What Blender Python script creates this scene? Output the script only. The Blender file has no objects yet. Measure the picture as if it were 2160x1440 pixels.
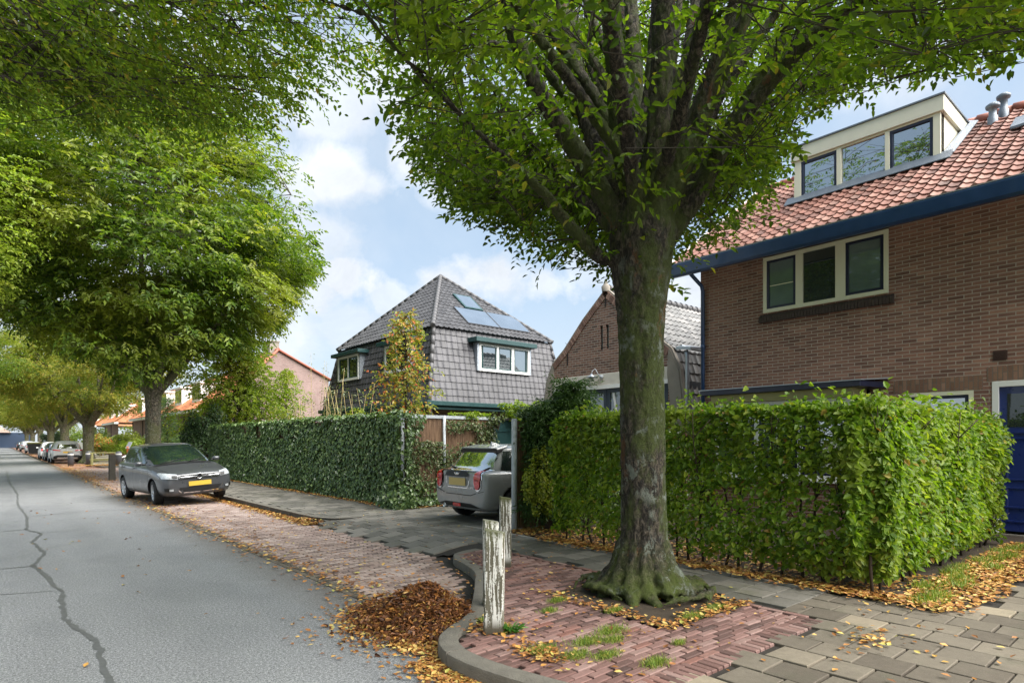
import bpy, bmesh, math, random
import numpy as np
from mathutils import Vector, noise, Matrix
from mathutils.bvhtree import BVHTree
SC = bpy.context.scene
COL = SC.collection
R = math.radians
rng = np.random.default_rng(7)
random.seed(7)

# ------------------------------------------------------------------ objects
def tag(o, label=None, cat=None, group=None, kind=None):
    if label: o['label'] = label
    if cat: o['category'] = cat
    if group: o['group'] = group
    if kind: o['kind'] = kind
    return o

def empty(name, loc=(0, 0, 0), rz=0, label=None, cat=None, group=None):
    o = bpy.data.objects.new(name, None)
    COL.objects.link(o)
    o.location = loc
    o.rotation_euler = (0, 0, rz)
    return tag(o, label, cat, group)

def link(name, me, parent=None):
    o = bpy.data.objects.new(name, me)
    COL.objects.link(o)
    if parent: o.parent = parent
    return o

def copy_tree(o, parent=None):
    c = o.copy()
    COL.objects.link(c)
    c.parent = parent
    for ch in list(o.children):
        copy_tree(ch, c)
    return c

def np_mesh(name, V, F, mat, smooth=False, uv=None):
    """V (n,3), F (m,k) all faces the same size."""
    V = np.asarray(V, dtype=np.float32); F = np.asarray(F, dtype=np.int32)
    me = bpy.data.meshes.new(name)
    me.vertices.add(len(V)); me.vertices.foreach_set('co', V.ravel())
    k = F.shape[1]
    me.loops.add(F.size); me.loops.foreach_set('vertex_index', F.ravel())
    me.polygons.add(len(F))
    me.polygons.foreach_set('loop_start', np.arange(0, F.size, k, dtype=np.int32))
    me.polygons.foreach_set('use_smooth', np.full(len(F), bool(smooth)))
    me.materials.append(mat)
    me.update(calc_edges=True)
    if uv is not None:
        l = me.uv_layers.new(name='UVMap')
        l.data.foreach_set('uv', np.asarray(uv, dtype=np.float32)[F.ravel()].ravel())
    return me

class MB:
    """collects shapes, builds them as ONE mesh object"""
    def __init__(s): s.v = []; s.f = []; s.sm = []
    def add(s, vs, fs, smooth=False):
        b = len(s.v); s.v.extend([tuple(p) for p in vs])
        s.f.extend([tuple(i + b for i in f) for f in fs]); s.sm.extend([smooth] * len(fs))
        return s
    def box(s, x0, x1, y0, y1, z0, z1):
        return s.hexa([(x0, y0, z0), (x1, y0, z0), (x1, y1, z0), (x0, y1, z0),
                       (x0, y0, z1), (x1, y0, z1), (x1, y1, z1), (x0, y1, z1)])
    def hexa(s, p):
        return s.add(p, [(0, 3, 2, 1), (4, 5, 6, 7), (0, 1, 5, 4), (1, 2, 6, 5), (2, 3, 7, 6), (3, 0, 4, 7)])
    def fbox(s, fr, u0, u1, v0, v1, n0, n1):
        q = [fr.p(u, v, n) for n in (n0, n1) for (u, v) in ((u0, v0), (u1, v0), (u1, v1), (u0, v1))]
        return s.hexa(q)
    def prism(s, poly, d):
        n = len(poly); d = Vector(d); P = [Vector(p) for p in poly]
        return s.add(P + [p + d for p in P], [tuple(range(n))[::-1], tuple(range(n, 2 * n))] +
                     [(i, (i + 1) % n, n + (i + 1) % n, n + i) for i in range(n)])
    def tube(s, pts, rad, sides=8, cap=True, smooth=True):
        pts = [Vector(p) for p in pts]
        if not hasattr(rad, '__len__'): rad = [rad] * len(pts)
        vs = []; fs = []
        ref = None
        for i, p in enumerate(pts):
            t = (pts[min(i + 1, len(pts) - 1)] - pts[max(i - 1, 0)])
            if t.length < 1e-9: t = Vector((0, 0, 1))
            t.normalize()
            if ref is None:
                ref = Vector((1, 0, 0)) if abs(t.x) < .8 else Vector((0, 1, 0))
            a = (ref - t * ref.dot(t))
            if a.length < 1e-6: a = t.orthogonal()
            a.normalize(); b = t.cross(a); ref = a
            for k in range(sides):
                th = 2 * math.pi * k / sides
                vs.append(p + (a * math.cos(th) + b * math.sin(th)) * rad[i])
        for i in range(len(pts) - 1):
            for k in range(sides):
                k2 = (k + 1) % sides
                fs.append((i * sides + k, i * sides + k2, (i + 1) * sides + k2, (i + 1) * sides + k))
        s.add(vs, fs, smooth)
        if cap:
            b = len(s.v) - len(vs)
            s.f.append(tuple(b + k for k in range(sides))[::-1]); s.sm.append(False)
            b2 = b + (len(pts) - 1) * sides
            s.f.append(tuple(b2 + k for k in range(sides))); s.sm.append(False)
        return s
    def lathe(s, c, prof, sides=20, axis='z', smooth=True):
        """prof: list of (r, h)"""
        vs = []; fs = []; n = len(prof)
        for k in range(sides):
            th = 2 * math.pi * k / sides; ca, sa = math.cos(th), math.sin(th)
            for (r, h) in prof:
                q = {'z': (r * ca, r * sa, h), 'y': (r * ca, h, r * sa), 'x': (h, r * ca, r * sa)}[axis]
                vs.append((c[0] + q[0], c[1] + q[1], c[2] + q[2]))
        for k in range(sides):
            k2 = (k + 1) % sides
            for i in range(n - 1):
                fs.append((k * n + i, k2 * n + i, k2 * n + i + 1, k * n + i + 1))
        return s.add(vs, fs, smooth)
    def build(s, name, mat, parent=None, bevel=0):
        me = bpy.data.meshes.new(name)
        me.from_pydata(s.v, [], s.f)
        me.materials.append(mat)
        me.polygons.foreach_set('use_smooth', s.sm)
        bm = bmesh.new(); bm.from_mesh(me)
        bmesh.ops.recalc_face_normals(bm, faces=bm.faces)
        if bevel:
            bmesh.ops.bevel(bm, geom=[e for e in bm.edges if e.calc_face_angle(0) > .6], offset=bevel,
                            segments=1, affect='EDGES', clamp_overlap=True)
        bm.to_mesh(me); bm.free()
        me.update()
        return link(name, me, parent)

class Fr:
    """a frame on a wall: u along, v up, n out"""
    def __init__(s, o, u, n, v=(0, 0, 1)):
        s.o = Vector(o); s.u = Vector(u).normalized(); s.n = Vector(n).normalized(); s.v = Vector(v).normalized()
    def p(s, u, v, n=0): return s.o + s.u * u + s.v * v + s.n * n

def poly_in(px, py, poly):
    """vectorised point in polygon"""
    px = np.asarray(px); py = np.asarray(py); ins = np.zeros(px.shape, bool)
    n = len(poly); j = n - 1
    for i in range(n):
        xi, yi = poly[i]; xj, yj = poly[j]
        c = ((yi > py) != (yj > py)) & (px < (xj - xi) * (py - yi) / (yj - yi + 1e-12) + xi)
        ins ^= c; j = i
    return ins

# ---------------------------------------------------------------- materials
class NT:
    def __init__(s, name):
        s.m = bpy.data.materials.new(name); s.m.use_nodes = True
        s.t = s.m.node_tree; s.t.nodes.clear()
        s.out = s.n('ShaderNodeOutputMaterial')
    def n(s, ty, **kw):
        nd = s.t.nodes.new(ty)
        for k, v in kw.items():
            if k.startswith('i_'):
                key = k[2:]
                key = int(key) if key.isdigit() else key.replace('_', ' ')
                s.set(nd.inputs[key], v)
            else: setattr(nd, k, v)
        return nd
    def set(s, inp, v):
        if hasattr(v, 'is_output') or isinstance(v, bpy.types.NodeSocket): s.t.links.new(v, inp)
        else:
            if isinstance(v, (tuple, list)) and len(v) == 3 and inp.type == 'RGBA': v = (*v, 1)
            inp.default_value = v
    def math(s, op, a, b=0., c=None, clamp=False):
        nd = s.n('ShaderNodeMath', operation=op); nd.use_clamp = clamp
        s.set(nd.inputs[0], a); s.set(nd.inputs[1], b)
        if c is not None: s.set(nd.inputs[2], c)
        return nd.outputs[0]
    def mix(s, f, a, b, blend='MIX'):
        nd = s.n('ShaderNodeMix', data_type='RGBA', blend_type=blend)
        s.set(nd.inputs[0], f); s.set(nd.inputs[6], a); s.set(nd.inputs[7], b)
        return nd.outputs[2]
    def noise(s, scale, detail=3, rough=.5, vec=None, dist=0):
        nd = s.n('ShaderNodeTexNoise'); s.set(nd.inputs['Scale'], scale); s.set(nd.inputs['Detail'], detail)
        s.set(nd.inputs['Roughness'], rough); s.set(nd.inputs['Distortion'], dist)
        if vec is not None: s.set(nd.inputs['Vector'], vec)
        return nd.outputs['Fac']
    def ramp(s, f, stops, interp='LINEAR'):
        nd = s.n('ShaderNodeValToRGB'); cr = nd.color_ramp; cr.interpolation = interp
        while len(cr.elements) < len(stops): cr.elements.new(.5)
        for e, (p, c) in zip(cr.elements, stops):
            e.position = p
            e.color = (*c, 1) if hasattr(c, '__len__') else (c, c, c, 1)
        s.set(nd.inputs[0], f); return nd.outputs[0]
    def rng(s, f, a, b, c=0., d=1.):
        nd = s.n('ShaderNodeMapRange'); nd.clamp = True
        s.set(nd.inputs[0], f); nd.inputs[1].default_value = a; nd.inputs[2].default_value = b
        nd.inputs[3].default_value = c; nd.inputs[4].default_value = d
        return nd.outputs[0]
    def pos(s): return s.n('ShaderNodeNewGeometry').outputs['Position']
    def island(s): return s.n('ShaderNodeNewGeometry').outputs['Random Per Island']
    def obj(s): return s.n('ShaderNodeTexCoord').outputs['Object']
    def vmul(s, v, sc):
        nd = s.n('ShaderNodeVectorMath', operation='MULTIPLY'); s.set(nd.inputs[0], v); nd.inputs[1].default_value = sc
        return nd.outputs[0]
    def bump(s, h, strength=.3, dist=.01, normal=None):
        nd = s.n('ShaderNodeBump'); s.set(nd.inputs['Height'], h); nd.inputs['Strength'].default_value = strength
        nd.inputs['Distance'].default_value = dist
        if normal is not None: s.set(nd.inputs['Normal'], normal)
        return nd.outputs[0]
    def bsdf(s, col, rough=.6, normal=None, **kw):
        nd = s.n('ShaderNodeBsdfPrincipled'); s.set(nd.inputs['Base Color'], col); s.set(nd.inputs['Roughness'], rough)
        if normal is not None: s.set(nd.inputs['Normal'], normal)
        for k, v in kw.items(): s.set(nd.inputs[k.replace('_', ' ')], v)
        return nd.outputs[0]
    def done(s, sh): s.t.links.new(sh, s.out.inputs['Surface']); return s.m

def m_plain(name, col, rough=.5, var=.15, scale=6, bump=.0, **kw):
    t = NT(name); p = t.pos()
    n = t.noise(scale, 4, .6, p)
    lo = tuple(c * (1 - var) for c in col); hi = tuple(min(1, c * (1 + var)) for c in col)
    c = t.mix(n, lo, hi)
    nm = t.bump(t.noise(scale * 8, 3, .6, p), bump, .01) if bump else None
    r = t.rng(t.noise(scale * 2, 2, .5, p), .3, .7, max(0, rough - .07), min(1, rough + .07))
    return t.done(t.bsdf(c, r, nm, **kw))

def wall_uv(t):
    """brick coordinates from world position: along the wall, up"""
    g = t.n('ShaderNodeNewGeometry')
    sp = t.n('ShaderNodeSeparateXYZ'); t.set(sp.inputs[0], g.outputs['Position'])
    sn = t.n('ShaderNodeSeparateXYZ'); t.set(sn.inputs[0], g.outputs['True Normal'])
    f = t.math('GREATER_THAN', t.math('ABSOLUTE', sn.outputs[0]), .5)
    mx = t.n('ShaderNodeMix', data_type='FLOAT')
    t.set(mx.inputs[0], f); t.set(mx.inputs[2], sp.outputs[0]); t.set(mx.inputs[3], sp.outputs[1])
    cb = t.n('ShaderNodeCombineXYZ'); t.set(cb.inputs[0], mx.outputs[0]); t.set(cb.inputs[1], sp.outputs[2])
    return cb.outputs[0], g.outputs['Position']

def m_brick(name, cols, mortar, bw=.22, bh=.0625, ms=.006, vert=False):
    t = NT(name); uv, pos = wall_uv(t)
    if vert:
        mp = t.n('ShaderNodeMapping'); mp.inputs['Rotation'].default_value = (0, 0, R(90)); t.set(mp.inputs[0], uv); uv = mp.outputs[0]
    b = t.n('ShaderNodeTexBrick'); t.set(b.inputs['Vector'], uv)
    b.offset = .5; b.inputs['Scale'].default_value = 1; b.inputs['Brick Width'].default_value = bw
    b.inputs['Row Height'].default_value = bh; b.inputs['Mortar Size'].default_value = ms
    b.inputs['Mortar Smooth'].default_value = .15; b.inputs['Bias'].default_value = 0
    b.inputs['Color1'].default_value = (0, 0, 0, 1); b.inputs['Color2'].default_value = (1, 1, 1, 1)
    b.inputs['Mortar'].default_value = (.5, .5, .5, 1)
    sp = t.n('ShaderNodeSeparateColor'); t.set(sp.inputs[0], b.outputs['Color'])
    k = len(cols) - 1
    bc = t.ramp(sp.outputs[0], [(i / k, c) for i, c in enumerate(cols)])
    big = t.noise(.8, 5, .65, pos)
    bc = t.mix(t.rng(big, .38, .66, 0, .7), bc, t.mix(1, bc, (.6, .56, .55), 'MULTIPLY'))
    bc = t.mix(t.rng(t.noise(40, 3, .6, pos), .4, .8, 0, .5), bc, t.mix(1, bc, (1.5, 1.4, 1.35), 'MULTIPLY'))
    mo = t.mix(t.noise(3, 4, .6, pos), tuple(c * .6 for c in mortar), mortar)
    c = t.mix(b.outputs['Fac'], bc, mo)
    h = t.math('ADD', t.math('MULTIPLY', b.outputs['Fac'], -1.), t.math('MULTIPLY', t.noise(60, 3, .6, pos), .35))
    return t.done(t.bsdf(c, .88, t.bump(h, .7, .008)))

def m_pieces(name, stops, rough=.85, bump=.35, tint=None, patch=(.5, .5, .45)):
    """loose bricks / tiles / leaves: one colour per mesh island"""
    t = NT(name); p = t.pos()
    c = t.ramp(t.island(), stops)
    c = t.mix(t.rng(t.noise(18, 5, .7, p), .35, .75, 0, .55), c, t.mix(1, c, (.62, .62, .62), 'MULTIPLY'))
    c = t.mix(t.rng(t.noise(.9, 4, .65, p), .45, .75, 0, .8), c, t.mix(1, c, patch, 'MULTIPLY'))
    if tint: c = t.mix(t.rng(t.noise(1.7, 5, .7, p), .55, .8, 0, .75), c, tint)
    sp = t.noise(220, 2, .5, p)
    c = t.mix(t.rng(sp, .62, .75, 0, .35), c, (.45, .42, .4))
    h = t.math('ADD', t.noise(120, 3, .7, p), t.math('MULTIPLY', t.noise(25, 3, .6, p), 1.2))
    return t.done(t.bsdf(c, t.rng(t.noise(2, 3, .5, p), .3, .7, rough - .15, rough + .08), t.bump(h, bump, .004)))

def m_leaf(name, stops, trans=.45, rough=.55, yellow=None, yscale=.6, ylo=.55, yhi=.8, rim=.5):
    t = NT(name); p = t.pos()
    c = t.ramp(t.island(), stops)
    if yellow:
        c = t.mix(t.rng(t.noise(yscale, 3, .6, p), ylo, yhi, 0, .85), c, yellow)
    c = t.mix(t.rng(t.noise(70, 2, .5, p), .4, .7, 0, .3), c, t.mix(1, c, (.7, .75, .6), 'MULTIPLY'))
    b = t.bsdf(c, rough, None, Specular_IOR_Level=rim)
    tr = t.n('ShaderNodeBsdfTranslucent')
    t.set(tr.inputs[0], t.mix(1, c, (1.35, 1.5, .55), 'MULTIPLY'))
    mx = t.n('ShaderNodeMixShader'); mx.inputs[0].default_value = trans
    t.set(mx.inputs[1], b); t.set(mx.inputs[2], tr.outputs[0])
    return t.done(mx.outputs[0])

def m_tile(name, stops, rough=.6, moss=None, spec=.5):
    """roof tiles; UV = (tile number across, course number)"""
    t = NT(name); uv = t.n('ShaderNodeTexCoord').outputs['UV']; p = t.pos()
    fl = t.n('ShaderNodeVectorMath', operation='FLOOR'); t.set(fl.inputs[0], uv)
    wn = t.n('ShaderNodeTexWhiteNoise', noise_dimensions='2D'); t.set(wn.inputs[0], fl.outputs[0])
    c = t.ramp(wn.outputs[0], stops)
    c = t.mix(t.rng(t.noise(9, 5, .7, p), .4, .75, 0, .5), c, t.mix(1, c, (.6, .6, .6), 'MULTIPLY'))
    c = t.mix(t.rng(t.noise(.8, 4, .6, p), .5, .8, 0, .6), c, t.mix(1, c, (.62, .6, .6), 'MULTIPLY'))
    if moss: c = t.mix(t.rng(t.noise(5, 5, .75, p), .6, .78, 0, .7), c, moss)
    return t.done(t.bsdf(c, rough, t.bump(t.noise(60, 4, .6, p), .25, .004), Specular_IOR_Level=spec))

def m_glass(name, col=(.02, .028, .03), refl=.35):
    t = NT(name); p = t.pos()
    nm = t.bump(t.noise(1.3, 1, .4, p), .06, .02)
    inner = t.mix(t.noise(1.2, 3, .6, p), tuple(c * .4 for c in col), tuple(c * 1.7 for c in col))
    b = t.bsdf(inner, .25, None, Specular_IOR_Level=.2)
    g = t.n('ShaderNodeBsdfGlossy'); g.inputs['Roughness'].default_value = .02; g.inputs['Color'].default_value = (.9, .95, .97, 1)
    t.set(g.inputs['Normal'], nm)
    lw = t.n('ShaderNodeLayerWeight'); lw.inputs[0].default_value = .35
    f = t.math('ADD', t.math('MULTIPLY', lw.outputs['Facing'], .55), refl * .6, clamp=True)
    mx = t.n('ShaderNodeMixShader'); t.set(mx.inputs[0], f); t.set(mx.inputs[1], b); t.set(mx.inputs[2], g.outputs[0])
    return t.done(mx.outputs[0])

def m_paint(name, col, metal=.6, rough=.35):
    t = NT(name); p = t.obj()
    fl = t.noise(400, 1, .5, p)
    c = t.mix(fl, tuple(x * .85 for x in col), tuple(min(1, x * 1.15) for x in col))
    dirt = t.rng(t.noise(3, 4, .7, p), .5, .8, 0, .08)
    c = t.mix(dirt, c, (.16, .14, .12))
    return t.done(t.bsdf(c, t.rng(t.noise(4, 3, .6, p), .3, .7, rough - .04, rough + .08), None, Metallic=metal, Coat_Weight=.8, Coat_Roughness=.04))

def m_bark(name, base=(.045, .037, .027), moss=(.055, .075, .012), lich=(.30, .34, .28), mossy=1.0):  # default base darkened to paint in the backlit look of the limbs
    t = NT(name); p = t.pos(); o = p
    st = t.vmul(o, (1, 1, .5))
    rid = t.noise(24, 7, .72, st, .9)
    c = t.ramp(rid, [(.38, tuple(x * .2 for x in base)), (.5, base), (.6, tuple(x * 3.6 for x in base))])
    mz = t.n('ShaderNodeSeparateXYZ'); t.set(mz.inputs[0], p)
    mm = t.noise(2.2, 6, .7, t.vmul(p, (1, 1, .6)))
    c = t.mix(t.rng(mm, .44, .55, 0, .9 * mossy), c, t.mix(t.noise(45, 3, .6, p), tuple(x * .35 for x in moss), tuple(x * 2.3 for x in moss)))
    low = t.rng(mz.outputs[2], .12, .62, 1, 0)
    c = t.mix(t.math('MULTIPLY', low, t.rng(t.noise(5, 4, .6, p), .3, .6, 0, .9 * mossy)), c, (.10, .135, .015))
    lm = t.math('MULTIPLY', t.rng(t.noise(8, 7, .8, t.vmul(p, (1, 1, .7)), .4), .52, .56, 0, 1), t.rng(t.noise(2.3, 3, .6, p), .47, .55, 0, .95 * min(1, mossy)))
    lm = t.math('MULTIPLY', lm, t.rng(mz.outputs[2], 2.8, 3.6, 1, .04))  # pale lichen removed above the fork, keeping limbs dark like backlit silhouettes
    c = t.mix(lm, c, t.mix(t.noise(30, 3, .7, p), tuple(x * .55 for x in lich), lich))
    ru = t.rng(t.noise(3.1, 5, .75, t.vmul(p, (1.2, .8, .5))), .61, .66, 0, .6 * min(1, mossy))
    c = t.mix(ru, c, (.20, .085, .03))
    h = t.math('ADD', t.math('MULTIPLY', rid, 1.6), t.noise(90, 4, .7, p))
    return t.done(t.bsdf(c, .9, t.bump(h, 1.0, .035)))

def build_palette():
    M = {}
    # asphalt
    t = NT('asphalt'); p = t.pos()
    agg = t.math('ADD', t.math('MULTIPLY', t.noise(95, 3, .8, p), .55), t.math('MULTIPLY', t.noise(45, 4, .85, p), .45)); big = t.noise(.45, 5, .6, t.vmul(p, (1, .35, 1)))
    c = t.ramp(agg, [(.40, (.075, .077, .08)), (.5, (.215, .22, .226)), (.60, (.50, .505, .51))])
    c = t.mix(t.rng(big, .35, .7, 0, .55), c, t.mix(1, c, (.66, .66, .68), 'MULTIPLY'))
    sx = t.n('ShaderNodeSeparateXYZ'); t.set(sx.inputs[0], p)
    track = t.math('ABSOLUTE', t.math('SUBTRACT', t.math('PINGPONG', t.math('ADD', sx.outputs[0], .55), .85), .4))
    c = t.mix(t.rng(track, .0, .4, .22, 0), c, t.mix(1, c, (1.3, 1.3, 1.3), 'MULTIPLY'))
    c = t.mix(t.rng(t.noise(2.3, 6, .75, p), .60, .72, 0, .5), c, t.mix(1, c, (.6, .58, .55), 'MULTIPLY'))
    c = t.mix(t.rng(t.noise(.9, 3, .5, t.vmul(p, (1, .5, 1))), .54, .60, 0, .30), c, t.mix(1, c, (.72, .73, .75), 'MULTIPLY'))
    c = t.mix(t.rng(t.noise(14, 5, .8, p), .63, .70, 0, .6), c, t.mix(1, c, (.5, .48, .45), 'MULTIPLY'))
    edge = t.rng(t.math('ADD', sx.outputs[0], t.math('MULTIPLY', t.noise(3, 4, .7, p), .5)), 2.35, 2.95, 0, .6)
    c = t.mix(edge, c, (.10, .075, .05))
    M['asphalt'] = t.done(t.bsdf(c, t.rng(t.noise(1.1, 4, .6, p), .3, .7, .5, .72), t.bump(agg, .55, .006)))
    M['tar'] = m_plain('crack_seal', (.125, .128, .132), .42, .2, 9, .1)
    M['soil'] = m_plain('soil', (.05, .035, .022), .95, .5, 9, .6)
    M['sand'] = m_plain('joint_sand', (.028, .023, .018), .95, .4, 12, .4)
    M['ground'] = m_plain('far_ground', (.10, .10, .075), .95, .3, .3)
    M['clinker'] = m_pieces('clinker_brick', [(0, (.09, .05, .042)), (.3, (.18, .095, .08)), (.6, (.25, .14, .12)), (.85, (.31, .20, .175)), (1, (.22, .09, .065))], .8, .4, None, (.6, .55, .55))
    M['lane_brick'] = m_pieces('lane_brick', [(0, (.18, .13, .115)), (.3, (.31, .225, .195)), (.7, (.40, .30, .26)), (1, (.50, .40, .36))], .8, .4, (.24, .19, .13), (.6, .55, .5))
    M['slab'] = m_pieces('grey_slab', [(0, (.105, .086, .064)), (.4, (.155, .132, .10)), (.88, (.205, .175, .132)), (1, (.33, .275, .195))], .88, .5, (.08, .085, .05), (.55, .53, .5))
    M['darkpaver'] = m_pieces('dark_paver', [(0, (.10, .095, .08)), (.5, (.16, .15, .13)), (1, (.24, .22, .19))], .8, .4, (.10, .105, .05), (.6, .62, .55))
    M['kerb'] = m_plain('kerb_concrete', (.155, .142, .118), .88, .5, 9, .7)
    M['kerb_light'] = m_plain('kerb_band', (.30, .28, .25), .85, .3, 5, .5)
    M['litter'] = m_pieces('fallen_leaf', [(0, (.16, .06, .015)), (.25, (.32, .13, .03)), (.5, (.50, .22, .05)), (.75, (.62, .36, .08)), (.92, (.66, .48, .16)), (1, (.5, .48, .10))], .6, .1, None, (.85, .8, .7))
    M['litter_brown'] = m_pieces('brown_leaf', [(0, (.055, .02, .008)), (.4, (.15, .055, .018)), (.75, (.28, .11, .03)), (.93, (.45, .20, .05)), (1, (.6, .38, .1))], .65, .1, None, (.8, .75, .7))
    M['grass'] = m_leaf('grass_blade', [(0, (.08, .16, .015)), (.5, (.19, .29, .03)), (1, (.42, .40, .10))], .3)
    M['brick'] = m_brick('brown_brick', [(.17, .088, .066), (.26, .135, .10), (.32, .165, .12), (.21, .112, .085), (.39, .215, .155)], (.50, .43, .36), ms=.0065)
    M['brick_dark'] = m_plain('dark_sill_brick', (.055, .038, .032), .8, .35, 12, .3)
    M['soldier'] = m_brick('soldier_brick', [(.19, .11, .075), (.27, .155, .10), (.22, .12, .085), (.33, .20, .14)], (.20, .17, .14), .22, .0625, .006, True)
    M['brick_garage'] = m_brick('garage_brick', [(.10, .055, .042), (.19, .10, .072), (.25, .14, .10), (.15, .08, .06)], (.42, .39, .33), .23, .075, .008)
    M['brick_pink'] = m_brick('pink_brick', [(.26, .165, .15), (.33, .22, .20), (.29, .19, .17)], (.36, .32, .29), .22, .065, .008)
    M['brick_row'] = m_brick('row_brick', [(.26, .16, .135), (.34, .21, .18), (.30, .18, .15)], (.36, .31, .27), .22, .065, .008)
    M['cream'] = m_plain('cream_paint', (.78, .75, .58), .5, .05, 4)
    M['cream_dirty'] = m_plain('weathered_cream', (.72, .70, .56), .55, .10, 5)
    M['white'] = m_plain('white_paint', (.82, .82, .79), .45, .05, 4)
    M['soffit'] = m_plain('soffit_paint', (.60, .58, .48), .6, .08, 3)
    M['blue'] = m_plain('blue_gutter_paint', (.016, .05, .14), .35, .35, 3, Coat_Weight=.3)
    M['navy'] = m_plain('navy_paint', (.012, .016, .042), .35, .3, 4)
    M['door_blue'] = m_plain('door_paint', (.012, .028, .15), .3, .1, 3, Coat_Weight=.5)
    M['teal'] = m_plain('teal_paint', (.015, .055, .055), .45, .25, 3)
    M['lead'] = m_plain('lead_flashing', (.16, .185, .215), .45, .3, 7, .4, Metallic=.3)
    M['zinc'] = m_plain('zinc', (.42, .46, .50), .4, .25, 6, .1, Metallic=.5)
    M['galv'] = m_plain('galvanised_steel', (.52, .56, .60), .45, .2, 14, .1)
    M['concrete'] = m_plain('concrete_lintel', (.62, .58, .50), .8, .15, 5, .3)
    M['conc_grey'] = m_plain('grey_render', (.27, .24, .20), .85, .25, 4, .5)
    M['tile_red'] = m_tile('red_tile', [(0, (.12, .055, .042)), (.3, (.21, .09, .065)), (.7, (.27, .12, .088)), (.92, (.32, .17, .13)), (1, (.13, .075, .06))], .78, (.16, .12, .09))
    M['tile_orange'] = m_tile('orange_tile', [(0, (.42, .14, .06)), (.5, (.55, .20, .09)), (1, (.62, .27, .13))], .6)
    M['tile_grey'] = m_tile('grey_tile', [(0, (.052, .052, .056)), (.5, (.066, .066, .07)), (1, (.085, .085, .09))], .5, None, .5)
    M['tile_side'] = m_tile('slate_coloured_tile', [(0, (.052, .051, .056)), (.5, (.064, .063, .069)), (1, (.08, .078, .086))], .48, None, .5)  # base colour lowered to tone down sunlight on the tile-hung face
    M['tile_old'] = m_tile('old_grey_tile', [(0, (.075, .075, .075)), (.5, (.13, .13, .125)), (1, (.22, .21, .20))], .5, (.16, .15, .11), .6)
    M['ridge'] = m_plain('ridge_tile', (.09, .088, .09), .5, .2, 8)
    M['ridge_red'] = m_plain('red_ridge_tile', (.33, .11, .07), .6, .25, 8)
    M['glass'] = m_glass('window_glass', (.02, .028, .03), .10)
    M['glass_refl'] = m_glass('mirror_window_glass', (.02, .028, .03), .62)
    M['glass_curtain'] = m_glass('curtained_glass', (.12, .17, .17), .2)
    M['glass_far'] = m_glass('far_glass', (.06, .08, .09), .5)
    M['panel'] = m_glass('solar_glass', (.10, .115, .14), .5)  # pale grey-blue base has some of the sky reflection tinted in
    M['carglass'] = m_glass('car_glass', (.008, .016, .015), .02)
    M['carglass_b'] = m_glass('car_rear_glass', (.03, .04, .04), .75)
    M['rubber'] = m_plain('tyre_rubber', (.014, .014, .015), .75, .3, 20)
    M['blackplast'] = m_plain('black_plastic', (.012, .012, .013), .45, .2, 10)
    M['seam'] = m_plain('panel_gap', (.006, .006, .007), .6, .1, 10)
    M['chrome'] = m_plain('chrome', (.78, .79, .80), .12, .05, 5, Metallic=1.)
    M['alloy'] = m_plain('alloy', (.62, .63, .65), .3, .1, 10, Metallic=.8)
    M['lamp_clear'] = m_plain('headlamp_lens', (.42, .45, .47), .08, .6, 14, Coat_Weight=1.)
    M['lamp_red'] = m_plain('tail_lamp_lens', (.62, .008, .014), .12, .45, 18, Coat_Weight=1.)
    M['plate'] = m_plain('number_plate', (.72, .48, .06), .5, .05, 8)
    M['plate_pale'] = m_plain('pale_number_plate', (.62, .46, .16), .5, .05, 8)
    M['mini_grey'] = m_paint('warm_grey_paint', (.30, .31, .31), 0, .28)  # paint lightened to offset the shade over the driveway
    M['polo_grey'] = m_paint('dark_grey_paint', (.075, .08, .088), .2, .3)
    M['silver'] = m_paint('silver_paint', (.55, .56, .57), .2, .3)
    M['carwhite'] = m_paint('white_car_paint', (.75, .76, .76), 0, .3)
    M['cargreen'] = m_paint('dark_green_paint', (.035, .05, .045), .4, .3)
    M['reed'] = None
    t = NT('reed_screen'); p = t.pos(); uv, _ = wall_uv(t)
    w = t.noise(55, 2, .5, t.vmul(uv, (1, .03, 1)))
    c = t.ramp(w, [(.3, (.035, .02, .012)), (.48, (.20, .115, .065)), (.7, (.33, .21, .125))])
    c = t.mix(t.rng(t.noise(2, 4, .6, p), .4, .7, 0, .5), c, t.mix(1, c, (.6, .6, .65), 'MULTIPLY'))
    M['reed'] = t.done(t.bsdf(c, .8, t.bump(w, .9, .02)))
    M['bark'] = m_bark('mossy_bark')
    M['bark2'] = m_bark('street_tree_bark', (.115, .10, .075), (.10, .11, .04), (.28, .30, .22), .8)
    M['bark_dark'] = m_plain('dark_bark', (.045, .038, .025), .9, .4, 14, .5)
    M['twig'] = m_plain('twig', (.05, .035, .022), .9, .4, 14)
    M['cane'] = m_plain('cane', (.42, .33, .14), .7, .3, 9)
    M['leaf_main'] = m_leaf('avenue_leaf', [(0, (.045, .085, .008)), (.3, (.085, .15, .012)), (.7, (.13, .205, .018)), (.95, (.19, .26, .025)), (1, (.30, .24, .04))], .62, .45, (.21, .25, .03), .7, .55, .78)
    M['leaf_over'] = m_leaf('overhang_leaf', [(0, (.05, .09, .008)), (.5, (.10, .165, .014)), (.9, (.17, .23, .02)), (1, (.32, .22, .04))], .62, .45, (.22, .25, .03), .5, .5, .75)
    M['leaf_street'] = m_leaf('street_leaf', [(0, (.045, .09, .010)), (.4, (.10, .175, .018)), (.8, (.175, .25, .028)), (1, (.25, .31, .04))], .48, .5, (.34, .34, .05), .25, .46, .66)
    M['leaf_street_y'] = m_leaf('autumn_street_leaf', [(0, (.15, .18, .025)), (.4, (.25, .28, .04)), (.8, (.36, .34, .05)), (1, (.44, .30, .06))], .45, .5, (.14, .25, .03), .3, .5, .7)
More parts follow.
